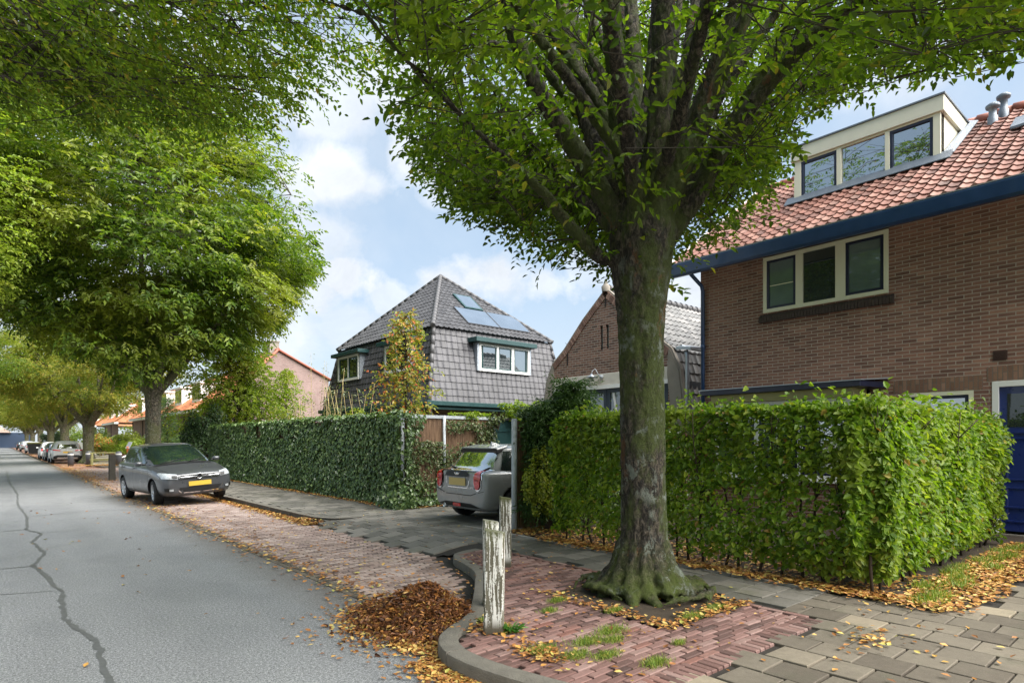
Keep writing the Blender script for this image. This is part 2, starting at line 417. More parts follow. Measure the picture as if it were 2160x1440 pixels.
    M['leaf_hedge'] = m_leaf('hedge_leaf', [(0, (.075, .145, .012)), (.35, (.15, .26, .02)), (.75, (.25, .36, .03)), (.965, (.36, .43, .05)), (.992, (.38, .26, .06)), (1, (.38, .15, .04))], .45, .48, (.30, .36, .05), 1.4, .5, .72, .5)
    M['leaf_ivy'] = m_leaf('ivy_leaf', [(0, (.04, .08, .024)), (.5, (.088, .152, .045)), (.9, (.145, .22, .068)), (1, (.21, .28, .09))], .12, .32, None, rim=.6)
    M['leaf_var'] = m_leaf('pale_climber_leaf', [(0, (.04, .075, .02)), (.4, (.08, .12, .035)), (.8, (.16, .20, .08)), (1, (.36, .38, .22))], .25, .4)
    M['leaf_yel'] = m_leaf('golden_shrub_leaf', [(0, (.13, .18, .015)), (.5, (.26, .31, .025)), (1, (.42, .42, .06))], .4, .45)
    M['leaf_lime'] = m_leaf('lime_leaf', [(0, (.13, .20, .015)), (.5, (.24, .34, .028)), (1, (.36, .42, .06))], .45, .45, (.30, .28, .03), .5, .5, .7)
    M['leaf_dark'] = m_leaf('dark_shrub_leaf', [(0, (.012, .035, .01)), (.5, (.03, .07, .018)), (1, (.06, .11, .025))], .2, .5)
    M['leaf_conifer'] = m_leaf('conifer_leaf', [(0, (.035, .08, .02)), (.5, (.065, .13, .03)), (1, (.11, .19, .05))], .25, .5)
    M['leaf_maple'] = m_leaf('autumn_leaf', [(0, (.12, .17, .03)), (.45, (.30, .33, .06)), (.7, (.50, .38, .08)), (.88, (.55, .20, .06)), (1, (.5, .09, .05))], .4, .45, (.20, .24, .05), 1.3, .5, .7)
    t = NT('peeling_post'); p = t.obj(); gp = t.pos()
    w = t.noise(52, 4, .65, t.vmul(p, (1, 1, .07)), .25); w2 = t.noise(60, 4, .7, p)
    k = t.rng(t.math('ADD', w, t.math('MULTIPLY', t.math('SUBTRACT', w2, .5), .35)), .497, .52, 0, 1)
    wood = t.mix(t.noise(40, 4, .6, t.vmul(p, (1, 1, .1))), (.06, .055, .03), (.21, .19, .14))
    sz = t.n('ShaderNodeSeparateXYZ'); t.set(sz.inputs[0], p)
    wood = t.mix(t.rng(sz.outputs[2], .62, .8, 0, .6), wood, (.10, .12, .03))
    wood = t.mix(t.rng(sz.outputs[2], 0, .1, .8, 0), wood, (.06, .045, .03))
    k = t.math('MULTIPLY', k, t.math('MULTIPLY', t.rng(sz.outputs[2], .05, .13), t.rng(sz.outputs[2], .80, .72)))
    c = t.mix(k, wood, (.74, .73, .67))
    M['post'] = t.done(t.bsdf(c, .8, t.bump(t.math('ADD', w, k), .6, .006)))
    M['wood_old'] = m_plain('old_wood', (.13, .11, .07), .85, .4, 9, .5)
    M['wood_dark'] = m_plain('dark_post_wood', (.05, .045, .035), .8, .4, 9, .5)
    M['wood_bench'] = m_plain('mossy_planks', (.30, .29, .12), .85, .3, 9, .4)
    M['bollard'] = m_plain('bollard_paint', (.07, .072, .08), .5, .2, 9)
    M['band'] = m_plain('reflective_band', (.75, .75, .73), .4, .05, 9)
    M['skip'] = m_plain('container_plastic', (.02, .022, .025), .5, .2, 6)
    M['orange'] = m_plain('orange_plastic', (.75, .16, .02), .4, .12, 6)
    M['grey_cover'] = m_plain('grey_cover', (.32, .34, .38), .5, .3, 6)
    M['pinkish'] = m_plain('faded_red_plastic', (.55, .17, .12), .4, .2, 6)
    M['weed'] = m_leaf('weed_leaf', [(0, (.04, .13, .02)), (.6, (.08, .22, .035)), (1, (.13, .28, .05))], .35, .4)
    M['garage_door'] = m_plain('garage_door_paint', (.035, .05, .075), .5, .25, 4)
    M['bluebuild'] = m_plain('blue_render', (.05, .08, .14), .7, .2, .5)
    return M
M = build_palette()
# ------------------------------------------------------------------ foliage
def unit(a): return a / (np.linalg.norm(a, axis=-1, keepdims=True) + 1e-9)

def leaves_mesh(name, P, D, N, L, mat, w=.55, fold=.18, droop=.12, shape='ovate'):
    P = np.asarray(P, float); D = unit(np.asarray(D, float)); N = np.asarray(N, float)
    N = unit(N - D * (N * D).sum(1, keepdims=True)); S = np.cross(D, N)
    L = np.asarray(L, float).reshape(-1, 1); W = L * w; n = len(P)
    if shape == 'ovate':
        V = np.stack([P, P + D * L * .32 + S * W * .5 + N * W * fold, P + D * L * .72 + S * W * .36 + N * W * fold * .5 - N * L * droop * .4,
                      P + D * L - N * L * droop, P + D * L * .72 - S * W * .36 + N * W * fold * .5 - N * L * droop * .4, P + D * L * .32 - S * W * .5 + N * W * fold], 1)
        F = np.array([[0, 1, 2, 3], [0, 3, 4, 5]])
        k = 6
    else:
        V = np.stack([P, P + D * L * .45 + S * W * .5 + N * W * fold, P + D * L - N * L * droop, P + D * L * .45 - S * W * .5 + N * W * fold], 1)
        F = np.array([[0, 1, 2, 3]]); k = 4
    idx = (np.arange(n) * k)[:, None, None] + F[None]
    return np_mesh(name, V.reshape(-1, 3), idx.reshape(-1, 4), mat)

def sprays(O, A, K=8, span=.35, L=.08, g=None, flat=.35, droop=.25, jit=.25, up=None):
    """twigs at O pointing along A, K leaves alternating in a flattish spray"""
    g = g or rng
    O = np.asarray(O, float); A = unit(np.asarray(A, float)); M_ = len(O)
    U = np.zeros_like(A); U[:, 2] = 1
    if up is not None: U = up
    U = U + g.normal(0, flat, U.shape)
    S = unit(np.cross(A, U)); U = unit(np.cross(S, A))
    t = (np.arange(K) + .5) / K
    t = t[None, :, None] * span * (1 + g.normal(0, .15, (M_, 1, 1)))
    sg = np.where(np.arange(K) % 2 == 0, 1., -1.)[None, :, None]
    base = O[:, None] + A[:, None] * t - U[:, None] * droop * t * t / span
    ang = g.uniform(.5, 1.15, (M_, K, 1))
    D = A[:, None] * np.cos(ang) + S[:, None] * np.sin(ang) * sg - U[:, None] * droop * .6 + g.normal(0, jit, (M_, K, 3))
    N = U[:, None] + g.normal(0, jit * 1.3, (M_, K, 3))
    Ls = L * g.uniform(.7, 1.2, (M_, K))
    return base.reshape(-1, 3), D.reshape(-1, 3), N.reshape(-1, 3), Ls.ravel()

def twig_mesh(segs, r0=.012, r1=.004):
    """segs: array (n,2,3) thin three-sided prisms"""
    segs = np.asarray(segs, float); n = len(segs)
    a = segs[:, 0]; b = segs[:, 1]; d = unit(b - a)
    ref = np.tile([[.31, .17, .93]], (n, 1)); x = unit(np.cross(d, ref)); y = np.cross(d, x)
    V = []
    for (c, r) in ((a, r0), (b, r1)):
        r = np.asarray(r).reshape(-1, 1) if hasattr(r, '__len__') else r
        for k in range(3):
            th = 2.094 * k
            V.append(c + (x * math.cos(th) + y * math.sin(th)) * r)
    V = np.stack(V, 1)
    F = np.array([[0, 1, 4, 3], [1, 2, 5, 4], [2, 0, 3, 5]])
    idx = (np.arange(n) * 6)[:, None, None] + F[None]
    return V.reshape(-1, 3), idx.reshape(-1, 4)

def bent(a, b, n=6, sag=0., jit=.0, g=random):
    a = Vector(a); b = Vector(b); L = (b - a).length; out = []
    o = Vector((g.uniform(-1, 1), g.uniform(-1, 1), g.uniform(-1, 1))) * jit * L
    for i in range(n + 1):
        t = i / n
        out.append(a.lerp(b, t) + o * math.sin(math.pi * t) + Vector((0, 0, -sag * L)) * (4 * t * (1 - t)) +
                   Vector((g.uniform(-1, 1), g.uniform(-1, 1), g.uniform(-1, 1))) * jit * L * .18 * (0 < i < n))
    return out

def bark_remesh(mb, name, mat, parent, voxel, amp, base=None, ridged=True):
    """fuses trunk and limbs into one skin and roughens it like bark"""
    tmp = mb.build(name + '_tmp', mat)
    md = tmp.modifiers.new('r', 'REMESH'); md.mode = 'VOXEL'; md.voxel_size = voxel; md.use_smooth_shade = True
    sm = tmp.modifiers.new('s', 'SMOOTH'); sm.iterations = 4; sm.factor = .5
    dg = bpy.context.evaluated_depsgraph_get(); dg.update()
    me = bpy.data.meshes.new_from_object(tmp.evaluated_get(dg))
    bpy.data.objects.remove(tmp)
    me.name = name
    if not me.materials: me.materials.append(mat)
    n = len(me.vertices); co = np.empty(n * 3); me.vertices.foreach_get('co', co); co = co.reshape(-1, 3)
    no = np.empty(n * 3); me.vertices.foreach_get('normal', no); no = no.reshape(-1, 3)
    d = np.empty(n)
    for i in range(n):
        x, y, z = co[i]
        cr = abs(noise.noise(Vector((x * 22, y * 22, z * 7))))
        v = noise.noise(Vector((x * 13, y * 13, z * 2.4)))
        w = noise.noise(Vector((x * 34, y * 34, z * 9)))
        d[i] = (1 - abs(v) * 2.2) * amp * .7 + w * amp * .5 - (max(0, .12 - cr) / .12) * amp * .8
    co += no * d[:, None]
    me.vertices.foreach_set('co', co.ravel()); me.update()
    return link(name, me, parent)

def noise_arr(P, s, seed=0.):
    return np.array([noise.noise(Vector((p[0] * s + seed, p[1] * s, p[2] * s))) for p in P])

# --------------------------------------------------------------- ground
def sm(x): x = min(1, max(0, x)); return x * x * (3 - 2 * x)
def pz(x, y):
    """height of the pavement surface"""
    h = .1
    if 6.3 < y < 11.2:
        edge = min(sm((y - 6.3) / .5), sm((11.2 - y) / .5))
        h = .1 - edge * (1 - sm((x - 4.4) / .75)) * .085
    return h
kerb_line = [(3.9, -.6), (3.25, .7), (2.82, 1.6), (2.56, 2.25), (2.42, 2.75), (2.35, 3.15), (2.36, 3.5), (2.5, 3.78), (2.72, 3.95), (3.0, 4.12),
             (3.35, 4.5), (3.75, 5.0), (4.12, 5.5), (4.3, 5.95), (4.42, 6.32), (4.62, 6.6), (4.85, 6.7), (5.1, 6.74)]
kerb_far = [(5.35, 10.72), (5.0, 10.78), (4.78, 10.98), (4.68, 11.4), (4.65, 12.5), (4.62, 16), (4.6, 20), (4.6, 25), (4.58, 29.2), (4.8, 29.75), (5.4, 30), (8, 30), (12, 30)]

def resample(pts, step):
    out = [Vector((*pts[0], 0))]; 
    P = [Vector((*p, 0)) for p in pts]
    # smooth (Catmull-Rom) then march
    dense = []
    for i in range(len(P) - 1):
        p0 = P[max(i - 1, 0)]; p1 = P[i]; p2 = P[i + 1]; p3 = P[min(i + 2, len(P) - 1)]
        for k in range(24):
            t = k / 24
            dense.append(.5 * ((2 * p1) + (p2 - p0) * t + (2 * p0 - 5 * p1 + 4 * p2 - p3) * t * t + (3 * p1 - p0 - 3 * p2 + p3) * t ** 3))
    dense.append(P[-1]); acc = 0
    for a, b in zip(dense, dense[1:]):
        acc += (b - a).length
        if acc >= step: out.append(b.copy()); acc = 0
    return out

def offset(line, w):
    """shift a plan polyline to its right"""
    o = []
    for i, p in enumerate(line):
        t = (line[min(i + 1, len(line) - 1)] - line[max(i - 1, 0)]).normalized()
        o.append(p + Vector((t.y, -t.x, 0)) * w)
    return o

def kerb(name, pts, w, mat, top, side=1, stone=10):
    L = resample(pts, .09); In = offset(L, w * side); Rd = offset(L, .02 * side)
    mb = MB(); i = 0
    while i < len(L) - 1:
        j = min(i + stone, len(L) - 1); dz = random.uniform(-.005, .006)
        vs = []; fs = []
        for k in range(i, j + 1):
            t = 0
            a, b, c = L[k], In[k], Rd[k]
            if k == i: a, b, c = (v.lerp(u[k + 1], .07) for v, u in ((a, L), (b, In), (c, Rd)))
            if k == j: a, b, c = (v.lerp(u[k - 1], .07) for v, u in ((a, L), (b, In), (c, Rd)))
            z = top(a.x, a.y) + dz
            vs += [(a.x, a.y, -.08), (a.x, a.y, z - .028), (a.x + (c.x - a.x) * .35, a.y + (c.y - a.y) * .35, z - .008), (c.x + (c.x - a.x) * .6, c.y + (c.y - a.y) * .6, z), (b.x, b.y, z), (b.x, b.y, -.08)]
        for k in range(j - i):
            for q in range(5): fs.append((k * 6 + q, k * 6 + q + 1, k * 6 + 7 + q, k * 6 + 6 + q))
        n = (j - i) * 6
        fs += [tuple(range(6))[::-1], tuple(n + q for q in range(6))]
        mb.add(vs, fs, True)
        i = j
    o = mb.build(name, mat)
    md = o.modifiers.new('e', 'EDGE_SPLIT'); md.split_angle = R(50)
    tag(o, kind='structure')
    return In

kin = kerb('kerb', kerb_line, .145, M['kerb'], lambda x, y: .118 if y < 4.6 else .118 - .03 * sm((y - 4.6) / 1.5))
kfar = kerb('kerb', kerb_far, -.13, M['kerb'], lambda x, y: .112, side=-1)

def pieces(name, items, mat, th=.05, bev=.005, zfun=None):
    """items rows: cx, cy, sx, sy, rot, z, tiltx, tilty -> loose blocks in one mesh"""
    A = np.array(items, float); n = len(A)
    c = np.cos(A[:, 4]); s = np.sin(A[:, 4])
    def ring(inset, dz):
        out = []
        for (a, b) in ((-1, -1), (1, -1), (1, 1), (-1, 1)):
            lx = a * (A[:, 2] / 2 - inset); ly = b * (A[:, 3] / 2 - inset)
            x = A[:, 0] + lx * c - ly * s; y = A[:, 1] + lx * s + ly * c
            z = A[:, 5] + dz + A[:, 6] * lx + A[:, 7] * ly
            if zfun: z = z + np.array([zfun(a_, b_) - zfun(c_, d_) for a_, b_, c_, d_ in zip(x, y, A[:, 0], A[:, 1])])
            out.append(np.stack([x, y, z], 1))
        return out
    V = np.stack(ring(0, -th) + ring(0, -bev * .9) + ring(bev, 0), 1)
    F = [[8, 9, 10, 11]]
    for k in range(4):
        k2 = (k + 1) % 4
        F += [[k, k2, 4 + k2, 4 + k], [4 + k, 4 + k2, 8 + k2, 8 + k]]
    idx = (np.arange(n) * 12)[:, None, None] + np.array(F)[None]
    o = link(name, np_mesh(name, V.reshape(-1, 3), idx.reshape(-1, 4), mat))
    return tag(o, kind='structure')

def courses(x0, x1, y0, y1, lx, ly, gap, poly, zf, bond=.5, wob=.004, hole=None, wave=0., xmax=None):
    out = []; row = 0; y = y0
    while y < y1:
        x = x0 - (lx * bond if row % 2 else 0)
        while x < x1:
            cx, cy = x + lx / 2, y + ly / 2
            yy = cy + wave * math.sin(cx * 1.9 + 1) + random.uniform(-wob, wob)
            ok = poly_in(np.array([cx]), np.array([yy]), poly)[0] if poly else True
            if ok and hole and poly_in(np.array([cx]), np.array([yy]), hole)[0]: ok = False
            lx_ = lx
            if ok and xmax and x + lx > xmax:
                if xmax - x < .04: x += lx; continue
                lx_ = xmax - x; cx = x + lx_ / 2
            if ok:
                out.append((cx + random.uniform(-wob, wob) * (lx_ == lx), yy, lx_ - gap - random.uniform(0, .003), ly - gap - random.uniform(0, .002),
                            random.gauss(0, .008) + wave * 1.9 * math.cos(cx * 1.9 + 1), zf(cx, cy) + random.uniform(-.0015, .0015), random.gauss(0, .006), random.gauss(0, .008)))
            x += lx
        y += ly; row += 1
    return out

def sheet(name, pts, z, mat, kind='structure'):
    mb = MB()
    if callable(z): mb.add([(x, y, z(x, y)) for x, y in pts], [tuple(range(len(pts)))])
    else: mb.add([(x, y, z) for x, y in pts], [tuple(range(len(pts)))])
    return tag(mb.build(name, mat), kind=kind)

sheet('ground', [(-900, -900), (900, -900), (900, 1200), (-900, 1200)], -.06, M['ground'])
sheet('road', [(-3.3, -40), (2.72, -40), (2.72, 400), (-3.3, 400)], 0, M['asphalt'])
sheet('road', [(2.722, -40), (4.6, -40), (2.722, 3.6)], -.002, M['asphalt'])
sheet('road', [(2.722, -40), (12, -40), (12, -1.62), (4.6, -1.62), (2.9, 2.0), (2.722, 4.4)], -.004, M['asphalt'])
sheet('parking_lane_bed', [(2.722, 3.6), (4.8, 5.6), (4.8, 30), (2.722, 30)], -.014, M['sand'])
sheet('side_street', [(2.722, 29.99), (14, 29.99), (14, 42), (2.722, 42)], -.012, M['sand'])
# left pavement, out of frame but mirrored in panes
sheet('pavement', [(-8, -40), (-3.45, -40), (-3.45, 400), (-8, 400)], .09, M['conc_grey'])
# pavement bed as a shaped grid
def bed(name, poly, step, mat, drop=.022):
    xs = [p[0] for p in poly]; ys = [p[1] for p in poly]
    X = np.arange(min(xs), max(xs) + step, step); Y = np.arange(min(ys), max(ys) + step, step)
    bm = bmesh.new(); g = {}
    for i, x in enumerate(X):
        for j, y in enumerate(Y): g[i, j] = bm.verts.new((x, y, pz(x, y) - drop))
    for i in range(len(X) - 1):
        for j in range(len(Y) - 1):
            cx, cy = X[i] + step / 2, Y[j] + step / 2
            if poly_in(np.array([cx]), np.array([cy]), poly)[0]:
                bm.faces.new((g[i, j], g[i + 1, j], g[i + 1, j + 1], g[i, j + 1]))
    for v in [v for v in bm.verts if not v.link_faces]: bm.verts.remove(v)
    me = bpy.data.meshes.new(name); bm.to_mesh(me); bm.free(); me.materials.append(mat)
    return tag(link(name, me), kind='structure')
kpoly = [(p.x, p.y) for p in kin]
pave_poly = kpoly + [(4.5, 6.9), (4.42, 7.2), (4.42, 10.5), (4.8, 11.1), (4.72, 12), (4.7, 29.9), (13, 29.9), (13, -1.5), (4.2, -1.5)]
bed('pavement_bed', pave_poly, .12, M['sand'])
island = kpoly[8:-3] + [(5.16, 6.45), (5.16, 2.25), (2.6, 2.25)]
pit = [(3.98, 2.78), (5.14, 2.78), (5.14, 4.25), (4.12, 4.25)]
it = courses(2.2, 5.2, 2.25, 6.6, .205, .068, .011, island, pz, wave=.02, hole=pit, xmax=5.11)
it = [r for r in it]
pieces('brick_paving', it, M['clinker'], .05, .005)
# upright border course beside the grey slabs
pieces('brick_paving', [(x, 2.215, .057, .2, random.gauss(0, .02), .1 + random.uniform(-.003, .003), 0, 0) for x in np.arange(2.75, 5.15, .069)], M['clinker'], .05, .006)
pieces('brick_paving', [(5.15, y_, .060, .193, random.gauss(0, .012), .1 + random.uniform(-.003, .003), 0, 0) for y_ in list(np.arange(2.35, 2.8, .205)) + list(np.arange(4.35, 6.4, .205))], M['clinker'], .05, .003)
grey_dark = [(5.19, 6.9), (4.42, 7.0), (4.42, 10.6), (4.85, 11.2), (4.73, 12), (4.72, 29.8), (6.9, 29.8), (6.9, 11.55), (12.4, 11.55), (12.4, 7.7), (6.45, 7.6), (6.2, 6.4), (6.12, 2.4), (5.19, 2.4)]
pieces('pavement', courses(4.4, 12.4, 2.5, 29.9, .3, .3, .012, grey_dark + [], pz, wob=.003), M['darkpaver'], .05, .003, pz)
lp = [(p[0] + .02, p[1]) for p in kpoly[:10]] + [(2.7, 2.1), (5.06, 2.1), (5.2, 2.38), (6.1, 2.38), (6.2, 2.1), (12.9, 2.1), (12.9, -1.4), (4.1, -1.4)]
# long joints run with the street: rows along y
rows = []
r_ = 0
x = 2.5
while x < 12.8:
    y = -1.4 - (.15 if r_ % 2 else 0)
    while y < 2.34:
        cx, cy = x + .15, y + .15
        if 5.2 < cx < 6.1 and 2.15 < cy < 2.25: rows.append((cx, 2.427, .293, .14, 0, .1, 0, 0))
        if poly_in(np.array([cx]), np.array([cy]), lp)[0] and not (cx > 6.35 and cy > 1.42):
            rows.append((cx + random.uniform(-.004, .004), cy + random.uniform(-.004, .004), .286, .286, random.gauss(0, .006), .1 + random.uniform(-.003, .002), random.gauss(0, .012), random.gauss(0, .012)))
        y += .3
    x += .3; r_ += 1
pieces('pavement', rows, M['slab'], .05, .004)
sheet('tree_pit', [(3.98, 2.74), (5.2, 2.74), (5.2, 4.3), (4.05, 4.3)], .093, M['soil'])
sheet('garden_bed', [(6.1, 2.05), (12, 1.5), (12, 7.6), (6.35, 7.5)], .105, M['soil'])
sheet('garden_bed', [(6.3, 1.45), (11, 1.3), (11, 2.1), (6.12, 2.3)], .101, M['soil'])
sheet('garden_bed', [(6.72, 11.75), (13, 11.75), (13, 29.9), (6.6, 29.9)], .106, M['ground'])
# garden edging stone row
mbx = MB()
for k in range(6):
    y = 2.5 + k * 1.0
    mbx.box(6.10, 6.16, y - .0, y + .98, .05, .118)
tag(mbx.build('kerb', M['kerb_light']), kind='structure')
lane = [(2.93, 4.2), (3.2, 4.55), (3.6, 5.1), (3.95, 5.55), (4.15, 6.0), (4.3, 6.5), (4.4, 6.9), (4.42, 10.6), (4.58, 11.2), (4.5, 29.9), (2.93, 29.9)]
pieces('parking_lane', courses(2.93, 4.65, 4.1, 29.9, .208, .070, .010, lane, lambda x, y: -.002 + .02 * sm((x - 4.1) / .4) * (1 if 6.6 < y < 10.8 else 0), wave=.0), M['lane_brick'], .03, .005)
ed = []
for k, y in enumerate(np.arange(3.95, 60, .205)):
    if k % 1 == 0:
        ed.append((2.765, y, .07, .2, random.gauss(0, .01), .001 + random.uniform(-.002, .002), 0, 0))
        ed.append((2.84, y + .1, .07, .2, random.gauss(0, .01), .001 + random.uniform(-.002, .002), 0, 0))
pieces('gutter_course', ed, M['slab'], .03, .005)
ss = [(2.9, 30.0), (12, 30.0), (12, 41.9), (2.9, 41.9)]
pieces('side_street', courses(2.9, 12, 30, 41.9, .42, .142, .01, ss, lambda x, y: -.002), M['lane_brick'], .02, .005)
sheet('parking_lane', [(2.9, 42), (4.85, 42), (4.85, 300), (2.9, 300)], -.003, M['brick_row'] if False else m_plain('far_lane', (.30, .17, .12), .85, .3, .8))
mb = MB(); mb.box(4.86, 9, 42.3, 300, -.1, .1)
tag(mb.build('pavement', m_plain('far_pavement', (.24, .215, .16), .9, .35, .7)), kind='structure')
kerb('kerb', [(9, 42.15), (6, 42.15), (5.0, 42.2), (4.72, 42.7), (4.7, 46), (4.7, 60), (4.7, 100)], -.13, M['kerb_light'], lambda x, y: .11, side=-1, stone=12)

# sealed cracks in the asphalt
def crack(pts, w, n=10):
    mb = MB(); P = []
    for i in range(len(pts) - 1):
        for k in range(n):
            t = k / n
            P.append(Vector((pts[i][0] * (1 - t) + pts[i + 1][0] * t + random.uniform(-.016, .016), pts[i][1] * (1 - t) + pts[i + 1][1] * t, .004)))
    P.append(Vector((*pts[-1], .004))); vs = []; 
    for i, p in enumerate(P):
        t = (P[min(i + 1, len(P) - 1)] - P[max(i - 1, 0)]).normalized(); s_ = Vector((t.y, -t.x, 0)); ww = w * random.uniform(.6, 1.3) / 2
        vs += [p + s_ * ww, p - s_ * ww]
    mb.add(vs, [(2 * i, 2 * i + 1, 2 * i + 3, 2 * i + 2) for i in range(len(P) - 1)])
    return tag(mb.build('crack_seal', M['tar']), kind='structure')
crack([(.62, 3.0), (.56, 4.6), (.6, 5.6), (.46, 6.6), (.52, 7.8), (.42, 9.2), (.36, 9.7), (.52, 10.6), (.44, 12), (.60, 12.9), (.42, 13.7), (.50, 16), (.42, 19), (.5, 23), (.4, 30), (.45, 42)], .042, 12)
crack([(.4, 9.65), (-.6, 9.75), (-3, 9.6)], .035)
crack([(.44, 13.75), (-.8, 13.4), (-3, 13.6)], .035)
crack([(.55, 13.0), (1.3, 13.1)], .02)
crack([(-2, 30), (.3, 29.6), (1.2, 30.2)], .07)
crack([(.5, 16), (1.4, 16.4), (2.3, 16.2)], .025)
crack([(.45, 19), (-.6, 19.4), (-2, 19.1)], .03)
crack([(.46, 7.9), (-.3, 8.2)], .014)

# ------------------------------------------------------------ fallen leaves
def litter_pts(n, f):
    out = []
    while len(out) < n:
        p = f()
        if p is not None: out.append(p)
    return np.array(out)
def litter(name, P, mat, size=(.035, .07), lift=.006, curl=.35):
    n = len(P); a = rng.uniform(0, 2 * math.pi, n)
    D = np.stack([np.cos(a), np.sin(a), rng.normal(0, .12, n)], 1)
    N = np.stack([rng.normal(0, .28, n), rng.normal(0, .28, n), np.ones(n)], 1)
    Q = P.copy(); Q[:, 2] += lift + np.abs(rng.normal(0, .006, n))
    return tag(link(name, leaves_mesh(name, Q, D, N, rng.uniform(size[0], size[1], n), mat, .55, .25, -curl * .4)), kind='stuff')
U = random.uniform; G = random.gauss
def zat(x, y):
    if 2.9 < x < 4.62 and y > 4: return .001
    return pz(x, y) if x > 2.4 else 0
def on_kerb_road():            # windrow at the kerb of the parking lane
    y = 11.0 + (19 * random.random() ** 1.4); x = 4.62 - abs(G(0, .13)) ** 1.0 - .02
    return (x, y, .004)
def lane_edge():
    y = 5 + 38 * random.random() ** 1.3; x = 2.83 + G(0, .17) + (U(0, .8) if random.random() < .25 else 0)
    return (x, y, .004) if x < 4.4 else None
def ramp_leaves():
    y = U(10.0, 11.6); x = 4.75 - abs(G(0, .2)) + (11.2 - y) * .3
    return (x, y, pz(x, y) * .6)
P = np.concatenate([litter_pts(5200, on_kerb_road), litter_pts(2600, lane_edge), litter_pts(260, ramp_leaves),
    litter_pts(500, lambda: (U(2.9, 4.4), U(5, 29), .002)),
    litter_pts(1500, lambda: (2.85 + abs(G(0, .5)), U(28, 44), .01)),
    litter_pts(2500, lambda: (U(3.0, 7.5), U(30, 42), .006) if random.random() < .4 else (2.9 + abs(G(0, .35)), U(41, 100), .01)),
    litter_pts(2600, lambda: (5.0 + G(0, .8), 42.6 + abs(G(0, 1.2)), .115)),
    litter_pts(1400, lambda: (4.7 + abs(G(0, .7)), U(42, 110), .12)),
    litter_pts(120, lambda: (U(-2, 2.6), U(3, 20), .001))])
litter('leaf_litter', P, M['litter'], (.04, .075))
def hedge_foot():
    if random.random() < .5:
        y = U(1.5, 6.6); x = 6.22 + G(0, .10)
        return (x, y, .118)
    x = U(6.15, 7.6); y = U(2.0, 7.4)
    return (x, y, .112)
def side_foot():
    x = 6.2 + 4.8 * random.random() ** .8; y = 2.0 - abs(G(0, .42)) - .02
    return (x, y, .108) if y > 1.35 + .05 * math.sin(x * 5) else None
def fence_foot():
    y = 11.6 + 15 * random.random() ** 1.2; x = 6.76 - abs(G(0, .12))
    return (x, y, .105)
P = np.concatenate([litter_pts(6500, hedge_foot), litter_pts(6000, side_foot), litter_pts(2800, fence_foot),
    litter_pts(700, lambda: (U(6.5, 12), U(7.8, 11.5), .108) if random.random() < .25 else (U(6.8, 9), 11.5 - abs(G(0, .1)), .108)),
    litter_pts(700, lambda: (U(6.3, 7.5), 7.5 - abs(G(0, .2)), .108))])
litter('leaf_litter', P, M['litter'], (.035, .07))
def pit_leaves():
    x, y = U(3.95, 5.2), U(2.75, 4.3)
    e = min(abs(y - 2.8), abs(x - 4.0) + .03, abs(x - 5.15) + .05)
    return (x, y, .1) if e < abs(G(0, .13)) else None
P = np.concatenate([litter_pts(750, pit_leaves), litter_pts(260, lambda: (U(2.7, 5.1), U(2.3, 6.2), .102)), litter_pts(230, lambda: (U(3.2, 10), U(-.8, 2.1), .102)),
    litter_pts(160, lambda: (U(4.5, 6.2), U(2.3, 12), .102)),
    litter_pts(160, lambda: (2.98 + G(0, .12), 3.68 + G(0, .15), .102)), litter_pts(220, lambda: (2.85 + G(0, .08), 3.05 + G(0, .13), .102)),
    litter_pts(90, lambda: (4.9 + G(0, .2), 1.7 + G(0, .12), .102))])
litter('leaf_litter', P, M['litter'], (.03, .06))
# the swept heap by the kerb nose
root = empty('leaf_pile', (2.84, 4.5, 0), 0, 'swept heap of brown and orange fallen leaves against the kerb on the road edge', 'leaf pile')
def heap(x, y):
    dx, dy = x + .02, y
    r2 = (dx / .30) ** 2 + (dy / .40) ** 2
    return .25 * math.exp(-r2) + .035 * math.exp(-r2 / 3.2) + .05 * noise.noise(Vector((x * 5, y * 5, 0))) * math.exp(-r2)
mb = MB(); n = 28; vs = [];
for i in range(n + 1):
    for j in range(n + 1):
        x = -1 + 2 * i / n; y = -1 + 2 * j / n; vs.append((x, y, heap(x, y) - .03 - .03 * max(0, (x * x + y * y) - .4)))
mb.add(vs, [(i * (n + 1) + j, (i + 1) * (n + 1) + j, (i + 1) * (n + 1) + j + 1, i * (n + 1) + j + 1) for i in range(n) for j in range(n)], True)
mb.build('core', m_plain('leaf_mould', (.04, .018, .008), .9, .4, 30, .5), root)
def pile(n, sx, sy, zz, mat, nm, sizes, tilt):
    P = []
    for _ in range(n):
        x, y = G(0, sx), G(0, sy)
        if x + 2.84 > 2.9 and y + 4.5 < 4.12: continue
        P.append((x, y, heap(x, y) + U(-.015, zz)))
    P = np.array(P); a = rng.uniform(0, 6.28, len(P))
    D = np.stack([np.cos(a), np.sin(a), rng.normal(0, tilt, len(P))], 1); N = rng.normal(0, 1, (len(P), 3)); N[:, 2] = np.abs(N[:, 2]) + .3
    o = link(nm, leaves_mesh(nm, P, D, N, rng.uniform(*sizes, len(P)), mat, .42, .5, .3), root); o['kind'] = 'stuff'
pile(13000, .22, .28, .03, M['litter_brown'], 'brown_leaves', (.028, .06), .7)
pile(3600, .29, .36, .02, M['litter'], 'orange_leaves', (.025, .05), .3)
P = litter_pts(3300, lambda: (lambda t: (2.28 + .12 * math.sin(t * 3) - abs(G(0, .13)) + (.22 if t > .75 else 0) + .3 * (t < .15), 2.2 + 1.95 * t, .003))(random.random()))
P = np.concatenate([P, litter_pts(500, lambda: (2.45 + G(0, .25), 4.6 + G(0, .4), .003)), litter_pts(250, lambda: (3.2 + G(0, .2), 5.0 + G(0, .4), .004))])
litter('leaf_litter', P, M['litter'], (.03, .055))

